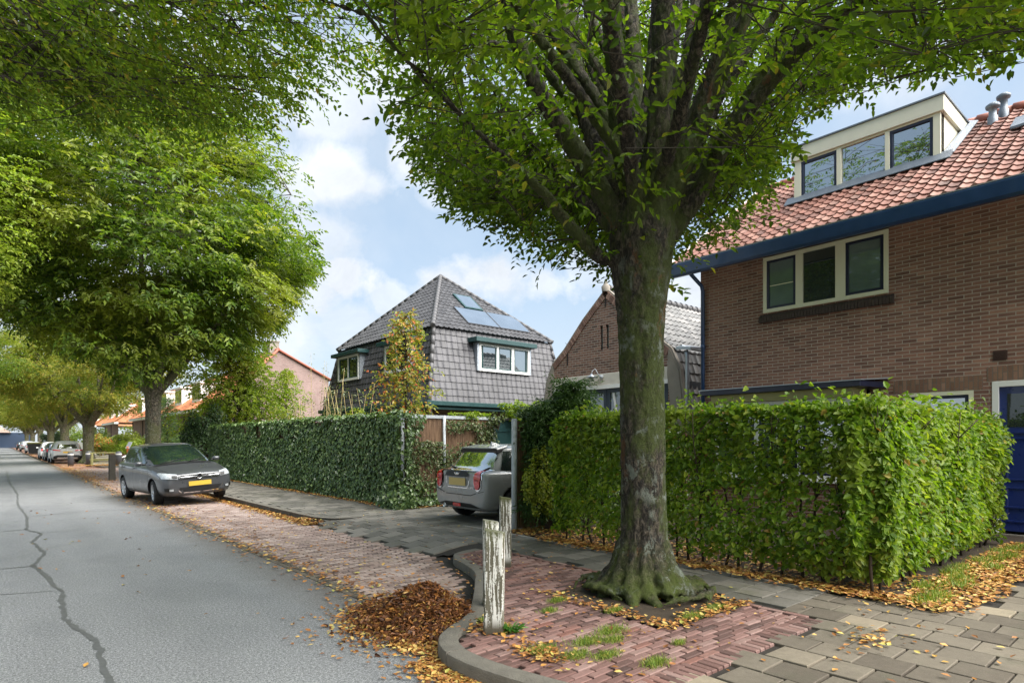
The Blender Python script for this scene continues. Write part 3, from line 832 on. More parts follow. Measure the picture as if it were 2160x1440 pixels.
# grass tufts between the bricks
def tufts(name, cs, n, r, h, mat=M['grass']):
    P = []
    for (cx, cy, rr) in cs:
        for _ in range(int(n * rr)): P.append((cx + G(0, r * rr), cy + G(0, r * rr * .55), pz(cx, cy) - .003))
    P = np.array(P); k = len(P)
    D = np.stack([rng.normal(0, .5, k), rng.normal(0, .5, k), np.ones(k)], 1); N = rng.normal(0, 1, (k, 3))
    return tag(link(name, leaves_mesh(name, P, D, N, rng.uniform(h * .5, h * 1.2, k), mat, .09, .1, .35, 'q')), kind='stuff')
tufts('grass_tufts', [(3.27, 3.0, 1), (2.98, 3.62, .7), (3.6, 3.05, 1.1), (3.45, 2.9, .7), (2.9, 3.08, .9), (3.0, 2.85, .8), (3.15, 2.72, .8), (3.62, 3.75, .6), (3.3, 2.42, .8),
                     (3.05, 3.9, .5), (3.75, 2.55, .4), (4.4, 2.86, .8), (4.8, 2.88, .7), (4.05, 3.4, .6), (3.9, 3.95, .7)], 620, .075, .045)
tufts('grass_tufts', [(6.35 + .33 * k, 1.95 + U(-.25, .02), .8) for k in range(14)], 330, .13, .09)
# -------------------------------------------------------------- camera info used for tracing real positions
CA = math.atan2(1090, 1280); sA, cA = math.sin(CA), math.cos(CA)
def at(px, py, d):
    """a point seen at photo pixel (px,py) at depth d"""
    t = (px - 1080) / 1280
    return Vector(((sA + t * cA) * d, (cA - t * sA) * d, 1.56 + (930 - py) / 1280 * d))

def pxy(p):
    d = p[0] * sA + p[1] * cA; r = p[0] * cA - p[1] * sA
    return (1080 + 1280 * r / d, 930 - 1280 * (p[2] - 1.56) / d) if d > .4 else None
def shaped(p, low):
    """crown outline: a clump may hang no lower than the line through low"""
    q = pxy(p)
    if q is None or q[0] < -60 or q[0] > 2220: return True
    xs = [a for a, b in low]; 
    if q[0] < xs[0] or q[0] > xs[-1]: return q[1] < -60
    return q[1] < np.interp(q[0], xs, [b for a, b in low]) + 70 * noise.noise(Vector((p[0] * 1.7, p[1] * 1.7, p[2] * 1.7)))
LOW_MAIN = [(815, -60), (845, 90), (862, 270), (920, 370), (1000, 430), (1060, 460), (1110, 505), (1200, 540), (1290, 575), (1420, 540), (1480, 520), (1560, 460), (1625, 410), (1645, 300), (1690, 220), (1800, 170), (1900, 130), (2000, 145), (2100, 110), (2220, 100)]
LOW_OVER = [(-60, 190), (100, 215), (200, 235), (350, 280), (500, 265), (600, 225), (700, 165), (790, 180), (815, 150), (830, 60), (835, -60)]
LOW_LIME = [(-60, 640), (0, 620), (60, 520), (170, 440), (250, 420), (330, 380), (390, 300), (430, 230), (440, -60)]
LOW_T2 = [(-60, 680), (0, 670), (60, 700), (150, 740), (230, 775), (330, 790), (400, 765), (470, 735), (545, 715), (590, 670), (640, 610), (660, 570), (668, 540), (669, 100)]
UP_T2 = [(380, -500), (425, 235), (500, 275), (560, 370), (590, 440), (655, 540)]
# -------------------------------------------------------------- the big tree in the foreground
T0 = Vector((4.83, 3.68, .1))
tree = empty('avenue_tree', T0, 0, 'big avenue tree with mossy lichen-spotted trunk rising from spreading roots in the brick island', 'tree')
def L0(p): return Vector(p) - T0
mb = MB()
tp = [(0, 0, -.2), (0, 0, .12), (-.0, 0, .45), (-.01, 0, .9), (-.02, .0, 1.5), (-.03, .01, 2.2), (-.04, .01, 2.7), (-.05, .0, 3.05), (-.03, 0, 3.5), (0, 0, 4.0)]
mb.tube(tp, [.34, .27, .228, .212, .208, .21, .226, .275, .32, .2], 20)
rs = random.Random(3)
for k in range(13):         # root flare
    a = k / 15 * 6.283 + rs.uniform(-.15, .15); r = rs.uniform(.38, .56)
    if math.cos(a - math.atan2(-3.68, -4.83)) > -.1: r *= 1.05
    pts = [(math.cos(a) * .2, math.sin(a) * .2, .5), (math.cos(a) * .28, math.sin(a) * .28, .24), (math.cos(a + .1) * .42, math.sin(a + .1) * .42, .07), (math.cos(a + .25) * r, math.sin(a + .25) * r, -.03), (math.cos(a + .3) * (r + .1), math.sin(a + .3) * (r + .1), -.1)]
    mb.tube(pts, [.05, .065, .06, .045, .03], 8)
mb.lathe((.03, -.03, 0), [(.0, .2), (.24, .12), (.38, .04), (.48, .0), (.56, -.12)], 20)
for k in range(46):         # surface roots winding round
    a = rs.uniform(0, 6.28); r = rs.uniform(.33, .60); da = rs.choice((-1, 1)) * rs.uniform(.4, 1.3)
    pts = [(math.cos(a + da * t) * (r + .10 * t), math.sin(a + da * t) * (r + .10 * t), .015 + .05 * math.sin(t * 3.1) + (.66 - r) * .2 - .03 * t) for t in (0, .25, .5, .75, 1)]
    mb.tube(pts, [.010, .022, .027, .02, .008], 6)
limbs = [  # (photo x, y, extra depth) traced along each limb, start radius, end radius
    ([(1330, 560, 0), (1262, 540, -.1), (1205, 480, -.2), (1150, 410, -.3), (1090, 350, -.5), (1030, 300, -.7)], 0.089, 0.024),
    ([(1310, 500, 0), (1235, 425, .4), (1180, 370, .8), (1130, 300, 1.2), (1070, 220, 1.6), (1010, 150, 2.0)], 0.074, 0.028),
    ([(1310, 470, -.05), (1235, 350, -.1), (1170, 245, -.2), (1125, 170, -.3), (1080, 60, -.4), (1050, -80, -.6)], 0.118, 0.056),
    ([(1125, 170, -.3), (1050, 95, -.5), (960, 80, -.8), (860, 60, -1.0)], 0.044, 0.016),
    ([(1320, 450, .1), (1265, 330, .3), (1225, 200, .5), (1200, 90, .6), (1165, -60, .8)], 0.126, 0.080),
    ([(1210, 110, .6), (1160, 60, .7), (1100, 0, 1.0), (1050, -60, 1.2)], 0.059, 0.032),
    ([(1340, 440, -.1), (1310, 300, -.25), (1300, 150, -.4), (1290, 30, -.5), (1270, -120, -.7)], 0.111, 0.080),
    ([(1350, 430, .2), (1345, 300, .5), (1340, 150, .8), (1330, 0, 1.0), (1330, -120, 1.1)], 0.104, 0.064),
    ([(1370, 440, -.1), (1385, 300, -.2), (1395, 150, -.3), (1400, 20, -.4), (1410, -150, -.5)], 0.126, 0.088),
    ([(1390, 440, .2), (1425, 300, .5), (1450, 150, .8), (1470, 0, 1.0), (1490, -120, 1.2)], 0.111, 0.064),
    ([(1390, 470, -.1), (1440, 340, -.15), (1485, 220, -.2), (1530, 110, -.3), (1580, 0, -.3), (1620, -120, -.3)], 0.126, 0.088),
    ([(1400, 470, .1), (1465, 380, .3), (1530, 280, .5), (1620, 170, .7), (1700, 60, .9), (1780, -60, 1.1)], 0.118, 0.064),
    ([(1410, 500, 0), (1475, 410, -.1), (1535, 290, -.3), (1610, 190, -.5), (1700, 90, -.8), (1800, 10, -1.0), (1900, -70, -1.2)], 0.096, 0.048),
    ([(1440, 420, .1), (1510, 330, .4), (1600, 235, .8), (1700, 170, 1.2), (1830, 110, 1.6)], 0.074, 0.024),
    ([(1330, 420, .3), (1290, 250, 1.0), (1240, 120, 1.7), (1200, 0, 2.3)], 0.089, 0.040),
    ([(1370, 420, .3), (1400, 250, 1.1), (1480, 100, 1.9), (1560, 0, 2.6)], 0.089, 0.040),
    ([(1340, 420, -.3), (1320, 260, -.8), (1290, 60, -1.3), (1250, -150, -1.8)], 0.081, 0.040),
    ([(1380, 420, -.3), (1430, 260, -.8), (1480, 60, -1.3), (1540, -150, -1.8)], 0.074, 0.040),
]
D0 = 5.95
rq = random.Random(17)
for k in range(13):
    x0 = 1310 + 130 * rq.random(); x1 = 1040 + 54 * k + rq.uniform(-20, 20); dd = rq.uniform(-1.2, 1.6)
    limbs.append(([(x0, 450, 0), (x0 * .7 + x1 * .3 , 330, dd * .3), (x0 * .42 + x1 * .58 + rq.uniform(-12, 12), 190, dd * .6), (x1, 30, dd), (x1 + (x1 - 1370) * .3, -140, dd * 1.4)], rq.uniform(.06, .085), .035))
limb_pts = []
for pts, r0, r1 in limbs:
    P = [at(x, y, D0 + dd) - T0 for x, y, dd in pts]
    n = len(P)
    if pts[0][1] > 400:
        P = [Vector((0, 0, 2.75)).lerp(P[0], .35)] + P
        n += 1
    rad = [r0 + (r1 - r0) * i / (n - 1) for i in range(n)]
    mb.tube(P, rad, 10)
    for i in range(1, n):
        for t in (0, .33, .66): limb_pts.append((P[i - 1].lerp(P[i], t), rad[i] * .6))
    # carry the limb on up into the crown
    d = (P[-1] - P[-2]).normalized(); q = P[-1]
    for kk in range(3):
        d = (d + Vector((0, 0, .12))).normalized(); q2 = q + d * .9; 
        mb.tube([q, q2], [r1 * (1 - kk * .25), r1 * (1 - (kk + 1) * .25)], 7); limb_pts.append((q2, r1 * .4)); q = q2
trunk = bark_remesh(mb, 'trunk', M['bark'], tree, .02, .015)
# crown: flat sprays through a vase-shaped volume
LP = np.array([tuple(p) for p, r in limb_pts])
def main_zmin(rho, ang): return 3.0 + .60 * rho + .22 * math.sin(ang * 3 + 1) + .15 * math.sin(ang * 7)
cl = []
rs = random.Random(11)
lo_z = {}
def crown_points(n, lo, hi, zlo, zhi, rmaxf):
    out = []
    while len(out) < n:
        a = rs.uniform(0, 6.283); rho = math.sqrt(rs.random()) * 5.4
        zz = rs.uniform(zlo, zhi)
        zm = main_zmin(rho, a)
        z = zm + zz - .1
        if z > 9.5 or rho > rmaxf: continue
        wq = (T0.x + math.cos(a) * rho, T0.y + math.sin(a) * rho, T0.z + z); qq = pxy(wq)
        if not shaped(wq, LOW_MAIN): continue
        if qq and 960 < qq[0] < 1800 and qq[1] > -150 and wq[0] * sA + wq[1] * cA < 6.2 and rs.random() < .72: continue
        if (qq is None or qq[1] < -200 or qq[0] < -50 or qq[0] > 2250) and rs.random() < .45: continue
        out.append((math.cos(a) * rho, math.sin(a) * rho, z - .1))
    return out
C1 = crown_points(330, 0, 0, 0, .9, 5.2)        # low shell
C2 = crown_points(330, 0, 0, .9, 3.6, 5.4)      # inside and above
# keep the sight line round the fork open as in the photograph
segs = []; r0s = []; OO = []; AA = []
for (cx, cy, cz) in C1 + C2:
    c = np.array([cx, cy, cz])
    rho = math.hypot(cx, cy)
    if rho < .9 and cz < 3.9 and rs.random() < .6: continue
    j = np.argsort(((LP - c) ** 2).sum(1))[:4]; j = j[rs.randrange(4)]
    st = LP[j]; out = unit(c - st)
    pth = bent(st, c, 4, -.04, .10, rs)
    for a_, b_ in zip(pth, pth[1:]): segs.append((tuple(a_), tuple(b_))); 
    m = len(pth) - 1
    r0s += [.014 * (1 - .6 * q / m) for q in range(m)]
    outv = np.array([cx, cy, .15 * rho]); outv = unit(outv)
    for _ in range(23):
        o = c + np.array([rs.gauss(0, .42), rs.gauss(0, .42), rs.gauss(0, .11)])
        if not shaped(o + np.array(T0), LOW_MAIN): continue
        dirv = unit(outv * .9 + np.array([rs.gauss(0, .55), rs.gauss(0, .55), rs.gauss(-.12, .2)]))
        OO.append(o); AA.append(dirv)
        if rs.random() < .5: segs.append((tuple(c + (o - c) * .1), tuple(o + dirv * .25))); r0s.append(.006)
OO = np.array(OO); AA = np.array(AA)
# leaf sprouts close to the fork
ex = []; ea = []
for _ in range(150):
    p = LP[rs.randrange(len(LP))] + np.array([rs.gauss(0, .08), rs.gauss(0, .08), rs.gauss(0, .1)])
    if p[2] > 4.6: continue
    a = rs.uniform(0, 6.28); ex.append(p); ea.append((math.cos(a), math.sin(a), rs.uniform(-.5, .3)))
for _ in range(60):   # the loose shoots in front of the fork
    p = at(rs.uniform(1100, 1560), rs.uniform(40, 420), rs.uniform(5.0, 5.7)) - T0
    a = rs.uniform(0, 6.28); ex.append(np.array(p)); ea.append((math.cos(a) - .6, math.sin(a) - .5, -.3))
P_, D_, N_, L_ = sprays(np.vstack([OO, np.array(ex)]), np.vstack([AA, np.array(ea)]), 8, .33, .086, droop=.3)
keep = rng.random(len(P_)) < .96
link('crown', leaves_mesh('crown', P_[keep], D_[keep], N_[keep], L_[keep], M['leaf_main'], .5, .15, .2), tree)
V, F = twig_mesh(segs, np.array(r0s), np.array(r0s) * .6)
link('twigs', np_mesh('twigs', V, F, M['bark_dark'], True), tree)

# -------------------------------------------------------------- generic street tree
def street_tree(name, loc, label, H, Rr, z0, trunk_r, nclus, nsp, leaf, mat, seed, forkz=3.4, group=None, flat=.28, trunk_mat=None, xmin=None, zcut=None, low=None, up=None, lean=(0, 0), shape=1.0, K=8, span=.5, bark_detail=True, ymax=None):
    rs = random.Random(seed); g = np.random.default_rng(seed)
    root = empty(name, loc, 0, label, 'tree', group)
    mb = MB(); tr = trunk_r
    fx, fy = lean
    mb.tube([(0, 0, -.2), (0, 0, .1), (fx * .1, fy * .1, .5), (fx * .4, fy * .4, forkz * .45), (fx * .75, fy * .75, forkz * .8), (fx, fy, forkz)], [tr * 1.5, tr * 1.3, tr * 1.08, tr, tr * 1.02, tr * 1.15], 14)
    for k in range(6):
        a = k * 1.047 + rs.uniform(-.3, .3)
        mb.tube([(math.cos(a) * tr * .6, math.sin(a) * tr * .6, .4), (math.cos(a) * tr * 1.3, math.sin(a) * tr * 1.3, .1), (math.cos(a) * tr * 2.1, math.sin(a) * tr * 2.1, -.1)], [tr * .35, tr * .32, tr * .15], 6)
    pts = []
    nl = 9
    for k in range(nl):
        a = k / nl * 6.283 + rs.uniform(-.3, .3)
        rr = Rr * rs.uniform(.35, .75) * (1 if k % 3 else .35); zz = z0 + (H - z0) * rs.uniform(.45, .85)
        end = Vector((math.cos(a) * rr, math.sin(a) * rr, zz))
        st = Vector((fx, fy, forkz - .3))
        mid = st.lerp(end, .45) + Vector((math.cos(a), math.sin(a), 0)) * rr * .12
        pa = [st, st.lerp(mid, .5) + Vector((rs.uniform(-.1, .1), rs.uniform(-.1, .1), 0)), mid, mid.lerp(end, .5) + Vector((rs.uniform(-.3, .3), rs.uniform(-.3, .3), .3)), end]
        ra = [tr * .6, tr * .48, tr * .34, tr * .2, tr * .08]
        mb.tube(pa, ra, 8)
        for i in range(1, 5):
            for t in (0, .5, 1): pts.append(tuple(pa[i - 1].lerp(pa[i], t)))
    if bark_detail: bark_remesh(mb, 'trunk', trunk_mat or M['bark2'], root, max(.035, tr * .14), .012)
    else: mb.build('trunk', trunk_mat or M['bark2'], root)
    LPt = np.array(pts); segs = []; r0s = []; OO = []; AA = []
    zc = z0 + (H - z0) * .42
    tries = 0; cnt = 0
    while cnt < nclus and tries < nclus * 30:
        tries += 1
        a = rs.uniform(0, 6.283); ph = math.asin(rs.uniform(-1, 1)); q = rs.random() ** .33
        q = max(.45, q) if rs.random() < .8 else q
        x = math.cos(a) * math.cos(ph) * Rr * q; y = math.sin(a) * math.cos(ph) * Rr * q
        z = zc + math.sin(ph) * q * ((H - zc) if ph > 0 else (zc - z0) * shape)
        bump = 1 + .12 * math.sin(a * 3 + seed) + .1 * math.sin(a * 5 + ph * 4 + seed * 2)
        x *= bump; y *= bump
        if xmin is not None and loc[0] + x < xmin: continue
        if zcut is not None and z > zcut: continue
        if ymax is not None and loc[1] + y < ymax: continue
        wp = (loc[0] + x, loc[1] + y, loc[2] + z)
        if low and not shaped(wp, low): continue
        if low:
            qq = pxy(wp)
            if qq is None or qq[1] < -180: continue
        if up:
            qq = pxy(wp)
            if qq and qq[0] > up[0][0] and qq[1] < np.interp(qq[0], [a_ for a_, b_ in up], [b_ for a_, b_ in up]): continue
        cnt += 1
        c = np.array([x, y, z]); j = np.argsort(((LPt - c) ** 2).sum(1))[:3][rs.randrange(3)]
        pth = bent(LPt[j], c, 3, -.05, .1, rs)
        for a_, b_ in zip(pth, pth[1:]): segs.append((tuple(a_), tuple(b_)))
        r0s += [.028, .018, .011]
        out = unit(np.array([x, y, (z - zc) * .35]))
        sz = Rr * .105 * rs.uniform(.7, 1.3)
        for _ in range(nsp):
            o = c + np.array([rs.gauss(0, sz), rs.gauss(0, sz), rs.gauss(0, sz * flat)]) 
            dv = unit(out + np.array([rs.gauss(0, .5), rs.gauss(0, .5), rs.gauss(-.15, .25)]))
            if low and not shaped(o + np.array(loc), low): continue
            OO.append(o); AA.append(dv)
            if rs.random() < .25: segs.append((tuple(c), tuple(o))); r0s.append(.008)
    P_, D_, N_, L_ = sprays(np.array(OO), np.array(AA), K, span, leaf, g, droop=.3)
    link('crown', leaves_mesh('crown', P_, D_, N_, L_, mat, .5, .15, .2, 'ovate' if leaf < .10 else 'q'), root)
    V, F = twig_mesh(segs, np.array(r0s), np.array(r0s) * .5)
    link('twigs', np_mesh('twigs', V, F, M['bark_dark'], True), root)
    return root

t2 = street_tree('street_tree', (4.95, 28.6, .1), 'large dense green street tree standing behind the grey hatchback, beside the fence end', 16.5, 7.3, 3.4, .28, 330, 74, .185, M['leaf_street'], 21, 3.5, 'street trees along the right kerb', K=8, span=.5, flat=.2, low=LOW_T2, up=UP_T2)
# the autumn-tinted row further off
yrow = street_tree('street_tree', (5.0, 51.9, .1), 'yellowing street tree with forked bare limbs, second along the right kerb, by the silver car', 10.5, 5.6, 3.6, .33, 170, 42, .17, M['leaf_street_y'], 5, 2.7, 'street trees along the right kerb', K=8, span=.6)
yl = ['third street tree along the right kerb, past the white hatchback', 'fourth street tree along the right kerb, near the black waste container',
      'fifth street tree along the right kerb, beyond the black waste container', 'sixth street tree along the right kerb, small with distance', 'seventh and farthest street tree visible on the right kerb']
for i, y in enumerate((71.5, 90, 112, 136, 162)):
    c = copy_tree(yrow); c.location = (5.0, y, .1); c.rotation_euler = (0, 0, 1.3 + i * 1.9); c.scale = (1, 1, (1.05, .95, 1.1, 1, 1.05)[i]); c['label'] = yl[i]
# trees of the left kerb: trunks stand outside the picture, crowns reach over the road
ln = street_tree('street_tree', (-5.4, 9.6, .1), 'dark foliage and thin branches reaching over the road at the upper left corner', 12.5, 8.2, 4.9, .36, 225, 23, .086, M['leaf_over'], 33, 3.9, 'street trees along the left kerb', xmin=-1.3, zcut=9.0, K=9, span=.42, flat=.2, shape=1.0, bark_detail=False, ymax=3.0, low=LOW_OVER)
for k, (pts, r0, r1) in enumerate([([(-420, 330, 9.5), (-100, 190, 9.4), (60, 115, 9.3), (190, 20, 9.4), (300, -60, 9.6)], .13, .05), ([(-300, 120, 9.0), (0, 70, 9.0), (90, 40, 9.0), (250, -20, 9.0)], .07, .03),
                                  ([(-300, 250, 8.5), (60, 105, 8.6), (200, 45, 8.7), (300, 5, 8.9), (430, 5, 9.1)], .06, .02), ([(-300, 240, 8.6), (0, 165, 8.6), (170, 150, 8.7), (330, 170, 8.9), (520, 190, 9.2)], .05, .012),
                                  ([(-300, 60, 9.8), (0, 120, 9.8), (280, 115, 9.8), (370, 80, 9.9), (520, 70, 10)], .05, .012)]):
    P = [at(*q) - Vector(ln.location) for q in pts]
    mb = MB(); mb.tube(P, [r0 + (r1 - r0) * i / (len(P) - 1) for i in range(len(P))], 8)
    mb.build('branch', M['bark_dark'], ln)
m2 = street_tree('street_tree', (-5.2, 25.5, .1), 'bright yellow-green street tree crown hanging over the left edge below the dark branches', 13.5, 7.4, 3.9, .36, 240, 40, .12, M['leaf_lime'], 44, 3.7, 'street trees along the left kerb', xmin=-1.5, K=7, span=.5, bark_detail=False, low=LOW_LIME)
m3 = street_tree('street_tree', (-5.2, 45, .1), 'green street tree crown at the left edge beyond the bright yellow-green one', 12, 6.6, 3.6, .36, 200, 40, .16, M['leaf_street'], 45, 3.4, 'street trees along the left kerb', K=7, span=.6, bark_detail=False)
for i, y in enumerate((64, 84, 106, 130, 158)):
    c = copy_tree(m3 if i % 2 else yrow); c.location = (-5.2, y, .1); c.rotation_euler = (0, 0, i * 2.1)
    c['group'] = 'street trees along the left kerb'
    c['label'] = ['second green crown over the road at the left edge', 'third crown over the road at the left edge', 'fourth crown over the road at the left edge', 'fifth crown at the left edge, pale with distance', 'farthest crown over the left side of the road'][i]
# behind the camera, seen only mirrored in the panes
for i, (x, y, s_) in enumerate(((-6.0, -9, 1.0), (-9, 1, .8))):
    c = copy_tree(m3); c.location = (x, y, .1); c.rotation_euler = (0, 0, i * 2 + .4); c.scale = (s_, s_, s_)
    c['label'] = ['street tree behind the viewpoint, mirrored in the dormer panes', 'smaller tree across the street, mirrored in the upper window'][i]

# -------------------------------------------------------------- hedge and shrubs
def cloud(name, pts, nrm, L, mat, parent=None, jit=.5, w=.6, droop=.2, shape='ovate', down=.3, fold=.18):
    n = len(pts); g = rng
    nr = np.asarray(nrm, float) + g.normal(0, jit, (n, 3))
    D = g.normal(0, 1, (n, 3)); D[:, 2] -= down * 2
    D = D - unit(nr) * (D * unit(nr)).sum(1, keepdims=True)
    me = leaves_mesh(name, pts, D, nr, g.uniform(.5, 1.3, n) * L, mat, w, fold, droop, shape)
    return link(name, me, parent)

hd = empty('beech_hedge', (6.55, 4, .1), 0, 'long clipped bright green hedge in front of the brick house', 'hedge')
ho = np.array([6.55, 4, .1])
P = []; Nn = []; stems = []; r0s = []
def hedge_run(n, length, fn, seed):
    g = np.random.default_rng(seed); out = []
    return out
g = np.random.default_rng(9)
def add_hedge(n, axis, a0, a1, c0, thick, ztop, top_r=.12):
    """axis 'y': runs along y at x=c0.., front faces -x ; axis 'x': runs along x at y=c0, front faces -y"""
    for _ in range(n):
        a = g.uniform(a0, a1); z = g.uniform(.12, ztop)
        u = g.random()
        if u < .62: dpt = abs(g.normal(0, .085)) - .03; nm = (-.75, 0, 1.0)
        elif u < .80: dpt = g.uniform(0, thick); nm = (-.4, 0, .5)
        else: dpt = g.uniform(0, thick); z = ztop - abs(g.normal(0, .05)); nm = (-.3, 0, 1)
        wob = .13 * noise.noise(Vector((a * 1.1, z * 1.1, 0))) + .05 * noise.noise(Vector((a * 4, z * 4, 3)))
        if z > ztop - .4: dpt += (z - ztop + .4) ** 2 * 1.0
        if z < .45: dpt += (.45 - z) * .35
        zz = z + (.05 * noise.noise(Vector((a * 2.2, 0, 5))) + .02 * noise.noise(Vector((a * 8, 0, 5)))) * (z / ztop)
        # thinner lower down and in a few see-through patches
        dens = noise.noise(Vector((a * 1.7, z * 1.9, 8 if axis == 'y' else 2)))
        if z < .36 and g.random() < (.36 - z) * 2.2 * (.9 + dens * 2): continue
        if dens > .30 and g.random() < .6: continue
        if axis == 'y': P.append((c0 + dpt + wob, a, .1 + zz)); Nn.append((nm[0], nm[1], nm[2]))
        else: P.append((a, c0 + dpt + wob, .1 + zz)); Nn.append((0, nm[0], nm[2]))
add_hedge(19500, 'y', 2.28, 6.35, 6.22, .5, 1.83)
add_hedge(17500, 'x', 6.55, 10.7, 2.0, .5, 1.80)
# rounded outer corner and the two ends
for _ in range(4200):
    a = g.uniform(math.pi, 1.5 * math.pi); z = g.uniform(.15, 1.8); rr = .34 - abs(g.normal(0, .05)) - max(0, z - 1.4) ** 2 * .9 - max(0, .45 - z) * .3 + .12 * noise.noise(Vector((a * 2, z * 1.3, 2)))
    P.append((6.56 + math.cos(a) * rr, 2.33 + math.sin(a) * rr, .1 + z)); Nn.append((math.cos(a), math.sin(a), .5))
for _ in range(1100):
    z = g.uniform(.15, 1.8); P.append((g.uniform(6.22, 6.7), 6.35 + g.normal(0, .05), .1 + z)); Nn.append((0, 1, .5))
for _ in range(1300):
    z = g.uniform(.1, 1.78); P.append((10.7 + g.normal(0, .06), g.uniform(2.0, 2.5), .1 + z)); Nn.append((1, 0, .5))
# shoots standing out of the top
for _ in range(1500):
    if g.random() < .6: x, y = g.uniform(6.25, 6.65), g.uniform(2, 6.35)
    else: x, y = g.uniform(6.3, 10.7), g.uniform(2.02, 2.45)
    P.append((x, y, 1.88 + abs(g.normal(0, .085)) * (1 + noise.noise(Vector((x * 3, y * 3, 0))) * 1.5))); Nn.append((-.3, -.2, .8))
P = np.array(P) - ho
cloud('foliage', P, np.array(Nn), .073, M['leaf_hedge'], hd, jit=.55, w=.62, down=.12)
rs = random.Random(4)
mb = MB()
def stem(x, y):
    z = -.05; p = [Vector((x, y, z))]
    n = 6
    for i in range(n): p.append(p[-1] + Vector((rs.gauss(0, .035), rs.gauss(0, .035), 1.85 / n)))
    mb.tube([q - Vector(ho) + Vector((0, 0, .1)) for q in p], [.016, .015, .013, .011, .009, .006, .004], 6)
    for i in range(1, n):
        for _ in range(3):
            a = rs.uniform(0, 6.28)
            q = p[i] + Vector((math.cos(a) * .2, math.sin(a) * .2, .22))
            mb.tube([p[i] - Vector(ho) + Vector((0, 0, .1)), q - Vector(ho) + Vector((0, 0, .1))], [.006, .003], 4)
for k in range(19): stem(6.36 + rs.uniform(-.05, .12), 2.2 + k * .225 + rs.uniform(-.04, .04))
for k in range(18): stem(6.5 + k * .235 + rs.uniform(-.04, .04), 2.2 + rs.uniform(-.05, .1))
mb.build('stems', M['twig'], hd)['kind'] = 'stuff'

def blob_shrub(name, c, r, n, L, mat, label, cat='shrub', nclus=22, seed=1, group=None, jit=.55, upr=0., w=.6, shape='ovate', stemmat=None, shell=.55):
    g = np.random.default_rng(seed); rs = random.Random(seed)
    root = empty(name, c, 0, label, cat, group)
    P = []; Nn = []; seg = []
    for _ in range(nclus):
        d = unit(g.normal(0, 1, 3)); d[2] = abs(d[2]) * .9 if g.random() < .8 else d[2] * .5
        q = g.uniform(shell, 1.0)
        cc = d * np.array(r) * q + np.array([0, 0, r[2] * upr])
        s_ = np.array(r) * .27
        k = n // nclus
        e = g.normal(0, 1, (k, 3)); e = unit(e) * g.uniform(.5, 1.05, (k, 1))
        pp = cc + e * s_; P.append(pp); Nn.append(unit(e + d * 1.2) + np.array([0, 0, .5]))
        seg.append(((0, 0, -r[2] * .3 + 0), tuple(cc * .6))); seg.append((tuple(cc * .6), tuple(cc)))
    P = np.vstack(P); Nn = np.vstack(Nn)
    cloud('foliage', P, Nn, L, mat, root, jit=jit, w=w, shape=shape)
    V, F = twig_mesh(seg, .02 * max(r) + .004, .012)
    link('stems', np_mesh('stems', V, F, stemmat or M['twig'], True), root)['kind'] = 'stuff'
    return root

# golden shrub in the gap between steel post and hedge
blob_shrub('golden_shrub', (6.60, 7.02, .74), (.33, .26, .66), 5600, .052, M['leaf_yel'], 'yellow-green shrub between the steel fence post and the hedge', seed=3, nclus=40, shell=.35)
blob_shrub('dark_shrub', (7.9, 7.2, .7), (.7, .4, .8), 4500, .06, M['leaf_dark'], 'dark shrub filling the gap behind the left end of the hedge', seed=4, nclus=34, shell=.3)
# conifers behind
def conifer(loc, h, r, label, seed):
    g = np.random.default_rng(seed); root = empty('conifer', loc, 0, label, 'tree')
    O = []; A = []; seg = []
    for _ in range(1500):
        t = g.random(); z = h * (.12 + .88 * t); rr = r * (1 - t) ** .6 * g.uniform(.4, 1.0) * (1 + .3 * math.sin(z * 5))
        a = g.uniform(0, 6.28); O.append((math.cos(a) * rr * .5, math.sin(a) * rr * .5, z)); A.append((math.cos(a), math.sin(a), g.normal(.25, .3)))
        if g.random() < .25: seg.append(((0, 0, z - .15), (math.cos(a) * rr * .6, math.sin(a) * rr * .6, z)))
    P, D, N, L = sprays(np.array(O), np.array(A), 14, .34, .085, g, droop=.35, jit=.3)
    link('foliage', leaves_mesh('foliage', P, D, N, L, M['leaf_conifer'], .22, .1, .3, 'q'), root)
    V, F = twig_mesh(seg, .01, .005); link('twigs', np_mesh('twigs', V, F, M['twig'], True), root)
    mb = MB(); mb.tube([(0, 0, -.3), (0, 0, h * .9)], [.07, .015], 8); mb.build('trunk', M['twig'], root)
conifer((7.28, 7.0, .1), 2.42, .36, 'feathery dark green conifer in front of the garage doors', 61)
conifer((6.92, 7.2, .1), 2.1, .3, 'shorter dark conifer at the left of the garage, above the ivy', 62)
